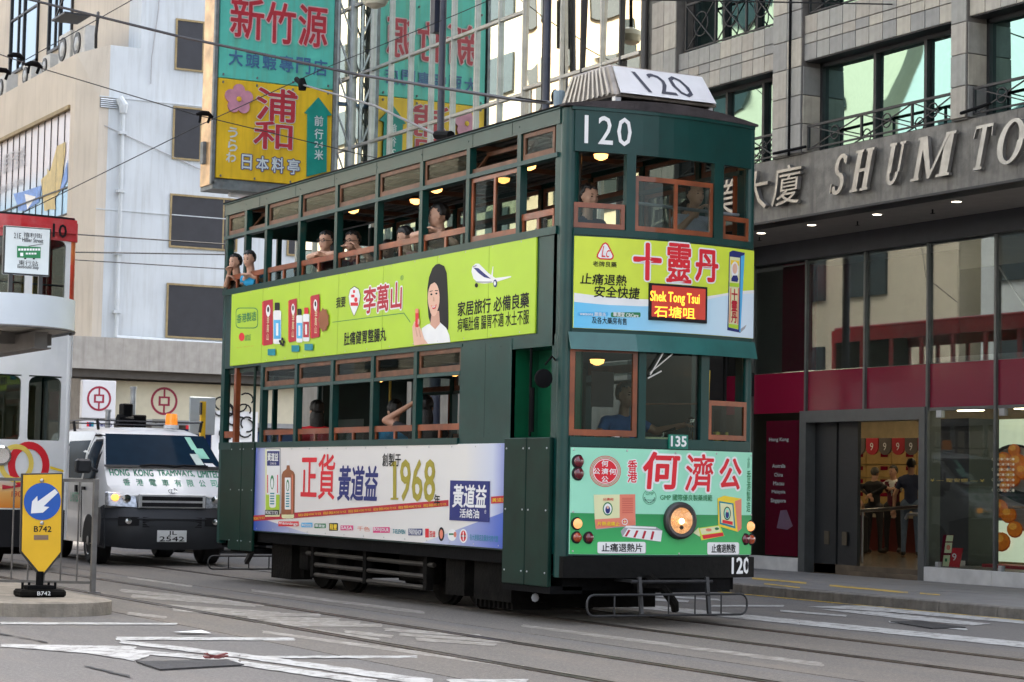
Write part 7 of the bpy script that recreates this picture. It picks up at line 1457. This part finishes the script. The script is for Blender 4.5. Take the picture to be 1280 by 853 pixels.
    # hair: a shell over the skull with an uneven hairline, plus a fall of hair when long
    hm_ = hair_m or hairm; bm = bmesh.new(); bmesh.ops.create_icosphere(bm, subdivisions=4, radius=1)
    kill = [f_ for f_ in bm.faces if (lambda c: (c.z < (.50 if hair != 'fringe' else .30)+.08*math.sin(c.y*14) and c.x > .28) or (c.z < -.28+.0*c.x and c.x > -.55) or c.z < -.62 or (c.x > .02 and c.z < .05 and abs(c.y) > .6))(f_.calc_center_median())]
    bmesh.ops.delete(bm, geom=kill, context='FACES')
    for v in bm.verts:
        c = v.co.copy(); g_ = 1+.035*math.sin(c.x*11+c.y*9)+.03*math.sin(c.z*15+c.y*13)+.02*math.sin(c.x*31+c.z*27)
        v.co = hd_(-.012+c.x*.108*g_, c.y*.088*g_, .030+c.z*.108*g_)
    r = bmesh.ops.solidify(bm, geom=list(bm.faces), thickness=.012)
    if hair in ('long', 'bob'):
        ln_ = .22 if hair == 'long' else .10
        q = bmesh.ops.create_icosphere(bm, subdivisions=3, radius=1)
        for v in q['verts']: c = v.co.copy(); g_ = 1+.05*math.sin(c.y*16)+.03*math.sin(c.z*6); v.co = hd_(-.055+c.x*.055*g_, c.y*.09*g_, -.04-ln_*.45+c.z*(.10+ln_*.5))
    if hair == 'bun':
        q = bmesh.ops.create_icosphere(bm, subdivisions=3, radius=1)
        for v in q['verts']: c = v.co.copy(); v.co = hd_(-.125+c.x*.035, c.y*.035, .02+c.z*.035)
    hme = bpy.data.meshes.new('hair'); bm.to_mesh(hme); bm.free(); hme.materials.append(hm_); hme.polygons.foreach_set('use_smooth', [True]*len(hme.polygons))
    ho = bpy.data.objects.new('hair', hme); COL.objects.link(ho); ho.parent = root
    if glasses:
        g_ = MB()
        for s in (1, -1):
            g_.tube([hd_(.103, s*.032+.024*math.cos(R(a)), .004+.018*math.sin(R(a))) for a in range(0, 361, 30)], .0028, 5, caps=False); g_.tube([hd_(.10, s*.056, .008), hd_(-.01, s*.084, .006)], .0025, 5)
        g_.tube([hd_(.104, .008, .008), hd_(.104, -.008, .008)], .0025, 5); g_.build('glasses', eyem, root)
    return root
def shirt_mat(n_, c): return mat(n_, c, .8, var=.15, scale=9, bump=.3, bscale=12)
navy_ = shirt_mat('navy_cloth', (.02, .03, .07)); blk = shirt_mat('black_cloth', (.015, .015, .018)); brt = shirt_mat('bright_blue_cloth', (.01, .28, .55)); gry = shirt_mat('grey_cloth', (.10, .10, .12)); lgt = shirt_mat('pale_cloth', (.5, .52, .6)); pnk = shirt_mat('pink_cloth', (.6, .22, .28)); jean = shirt_mat('denim', (.09, .13, .2)); drv = shirt_mat('driver_blue_shirt', (.05, .13, .34)); whc = shirt_mat('white_cloth', (.6, .6, .58)); mar = shirt_mat('maroon_cloth', (.10, .01, .03)); drk = shirt_mat('dark_trousers', (.02, .02, .025))
GP = 'passengers on the green tram'
def sitter(label, hx, hy, hz, shirt, legs, floor=2.60, back=.36, yaw=-90, **k):
    """head given in world metres; pelvis behind the window"""
    a = R(yaw); f = Vector((math.cos(a), math.sin(a), 0)); px, py = hx-f.x*back, hy-f.y*back
    return person(label, (px, py, floor), 'sit', shirt, legs, yaw=a, head=(back, 0, hz-floor), side_sit=-125 < yaw < -50, **k)
D90 = R(90)
sitter('boy pointing with outstretched arm at the rearmost upper tram window', -8.17, -.93, 3.86, blk, drk, H=1.45, yaw=-82, head_yaw=R(12), arms={'l': ((.30, .20, .95), (.40, .14, 1.03)), 'r': ((.42, -.10, .98), (.47, .06, 1.13))})
sitter('boy in bright blue shirt leaning out of the second upper window from the rear', -7.52, -1.0, 3.84, brt, jean, H=1.45, yaw=-75, head_yaw=R(16), head_pitch=R(-8), arms={'l': ((.30, .24, .98), (.38, .08, 1.04)), 'r': ((.30, -.2, .98), (.38, -.02, 1.04))})
sitter('passenger in blue with bowed dark head in the third upper window', -7.05, -.55, 3.70, brt, jean, H=1.5, yaw=180, hair='bob', back=.1)
sitter('woman in glasses resting her chin on her arm at the upper window', -5.50, -.88, 3.88, blk, drk, yaw=-80, head_yaw=R(20), glasses=True, hair='bob', arms={'l': ((.42, .26, 1.12), (.42, .02, 1.13)), 'r': ((.42, -.24, 1.12), (.44, .0, 1.15))})
sitter('bespectacled passenger holding the upper window rail behind a green post', -4.92, -.82, 3.83, gry, drk, yaw=-80, head_yaw=R(18), glasses=True, arms={'l': ((.30, .28, 1.02), (.40, .20, 1.14)), 'r': ((.30, -.28, 1.02), (.42, -.1, 1.14))})
sitter('dark haired passenger half hidden beside the girl in pink', -4.42, -.62, 3.71, gry, drk, H=1.5, yaw=-60, back=.2, head_pitch=R(-20), hair='fringe')
sitter('girl in pink looking down at the upper tram window', -3.62, -.80, 3.77, pnk, jean, H=1.5, yaw=-110, head_yaw=R(-8), head_pitch=R(-15), hair='fringe', arms={'l': ((.25, .22, .95), (.40, .05, 1.02)), 'r': ((.25, -.22, .95), (.36, -.05, 1.0))})
sitter('man in dark shirt resting his forearm on the upper window rail', -2.80, -.82, 3.90, navy_, drk, H=1.75, yaw=-92, head_yaw=R(-22), arms={'r': ((.50, -.30, 1.12), (.44, .04, 1.15)), 'l': ((.30, .28, 1.0), (.42, .16, 1.12))})
sitter('woman with hair tied back at the upper front left window', -.42, -.45, 3.87, navy_, drk, yaw=10, head_yaw=R(-5), hair='bun', back=.15, head_pitch=R(-8))
sitter('passenger in pale shirt gripping the front bar behind the post', -.42, .70, 3.98, lgt, drk, yaw=5, back=.1, arms={'l': ((.10, .22, 1.0), (.28, .06, 1.19)), 'r': ((.12, -.24, 1.0), (.28, -.12, 1.19))})
sitter('passenger in white partly behind the front right upper window rail', -.75, .86, 3.86, whc, drk, yaw=15, back=.1)
sitter('tram driver in blue shirt and glasses reaching for the controls', -.42, -.03, 2.06, drv, drk, floor=.86, yaw=0, back=.06, glasses=True, skin=skinm2, hair_m=greyh, head_yaw=R(12), arms={'l': ((.12, .30, .88), (.38, .40, .93)), 'r': ((.05, -.28, .82), (.32, -.18, .80))})
sitter('woman with long black hair sitting at the lower deck rear window', -6.25, -.62, 2.02, pred, drk, floor=.86, yaw=165, hair='long', back=.1)
sitter('passenger with raised bent arm at the lower deck window', -3.45, -.60, 2.0, blk, drk, floor=.86, yaw=150, back=.12, hair='long', skin=skinm2, arms={'l': ((.20, .42, 1.0), (.02, .15, 1.16)), 'r': ((.3, -.2, .85), (.4, 0, .9))})
sitter('passenger in blue seen dimly beside the raised arm', -4.30, -.55, 1.98, brt, drk, floor=.86, yaw=160, back=.1)
# customers and shop assistant
def stander(label, u, v, Y, yaw, shirt, legs, **k):
    p = on(u, v, 1, Y); H = (p[2]-.235)/(.93+.53+.17)*1.68; return person(label, (p[0], Y, .235), 'stand', shirt, legs, yaw=R(yaw), H=H, **k)
stander('man in dark suit with hands clasped behind his back in the doorway', 1093, 592, 11.3, 118, blk, drk, sleeve='long', hair_m=greyh, arms={'l': ((-.10, .24, 1.08), (-.17, .02, .93)), 'r': ((-.10, -.24, 1.08), (-.17, -.02, .95))})
stander('shop assistant in maroon waistcoat and white sleeves facing the street', 1117, 590, 11.9, -55, whc, drk, vest=mar, sleeve='long', head_yaw=R(-25), arms={'l': ((.08, .25, 1.1), (.25, .1, 1.06)), 'r': ((.08, -.25, 1.1), (.27, -.06, 1.08))})
stander('customer in navy T-shirt and jeans at the right of the shop doorway', 1139, 582, 11.0, 140, navy_, jean)
stander('customer in white cut off by the left side of the doorway', 1062, 600, 11.2, 100, whc, drk)
bg_ = thing('shopping_bag', 'dark bag with pale flag pattern on the shop floor', 'bag', tuple(on(1070, 690, 1, 11.0))); p = Vector(on(1070, 690, 1, 11.0)); MB().box(p.x-.2, p.x+.2, 10.9, 11.1, .24, .85).build('bag_body', blk, bg_, bevel=.03)
for a, b in (((-.16, .3), (.16, .8)), ((.16, .3), (-.16, .8)), ((0, .28), (0, .82)), ((-.17, .55), (.17, .55))): MB().bar((p.x+a[0], 10.895, a[1]), (p.x+b[0], 10.895, b[1]), .035, .006).build('bag_stripe', pgrey, bg_)
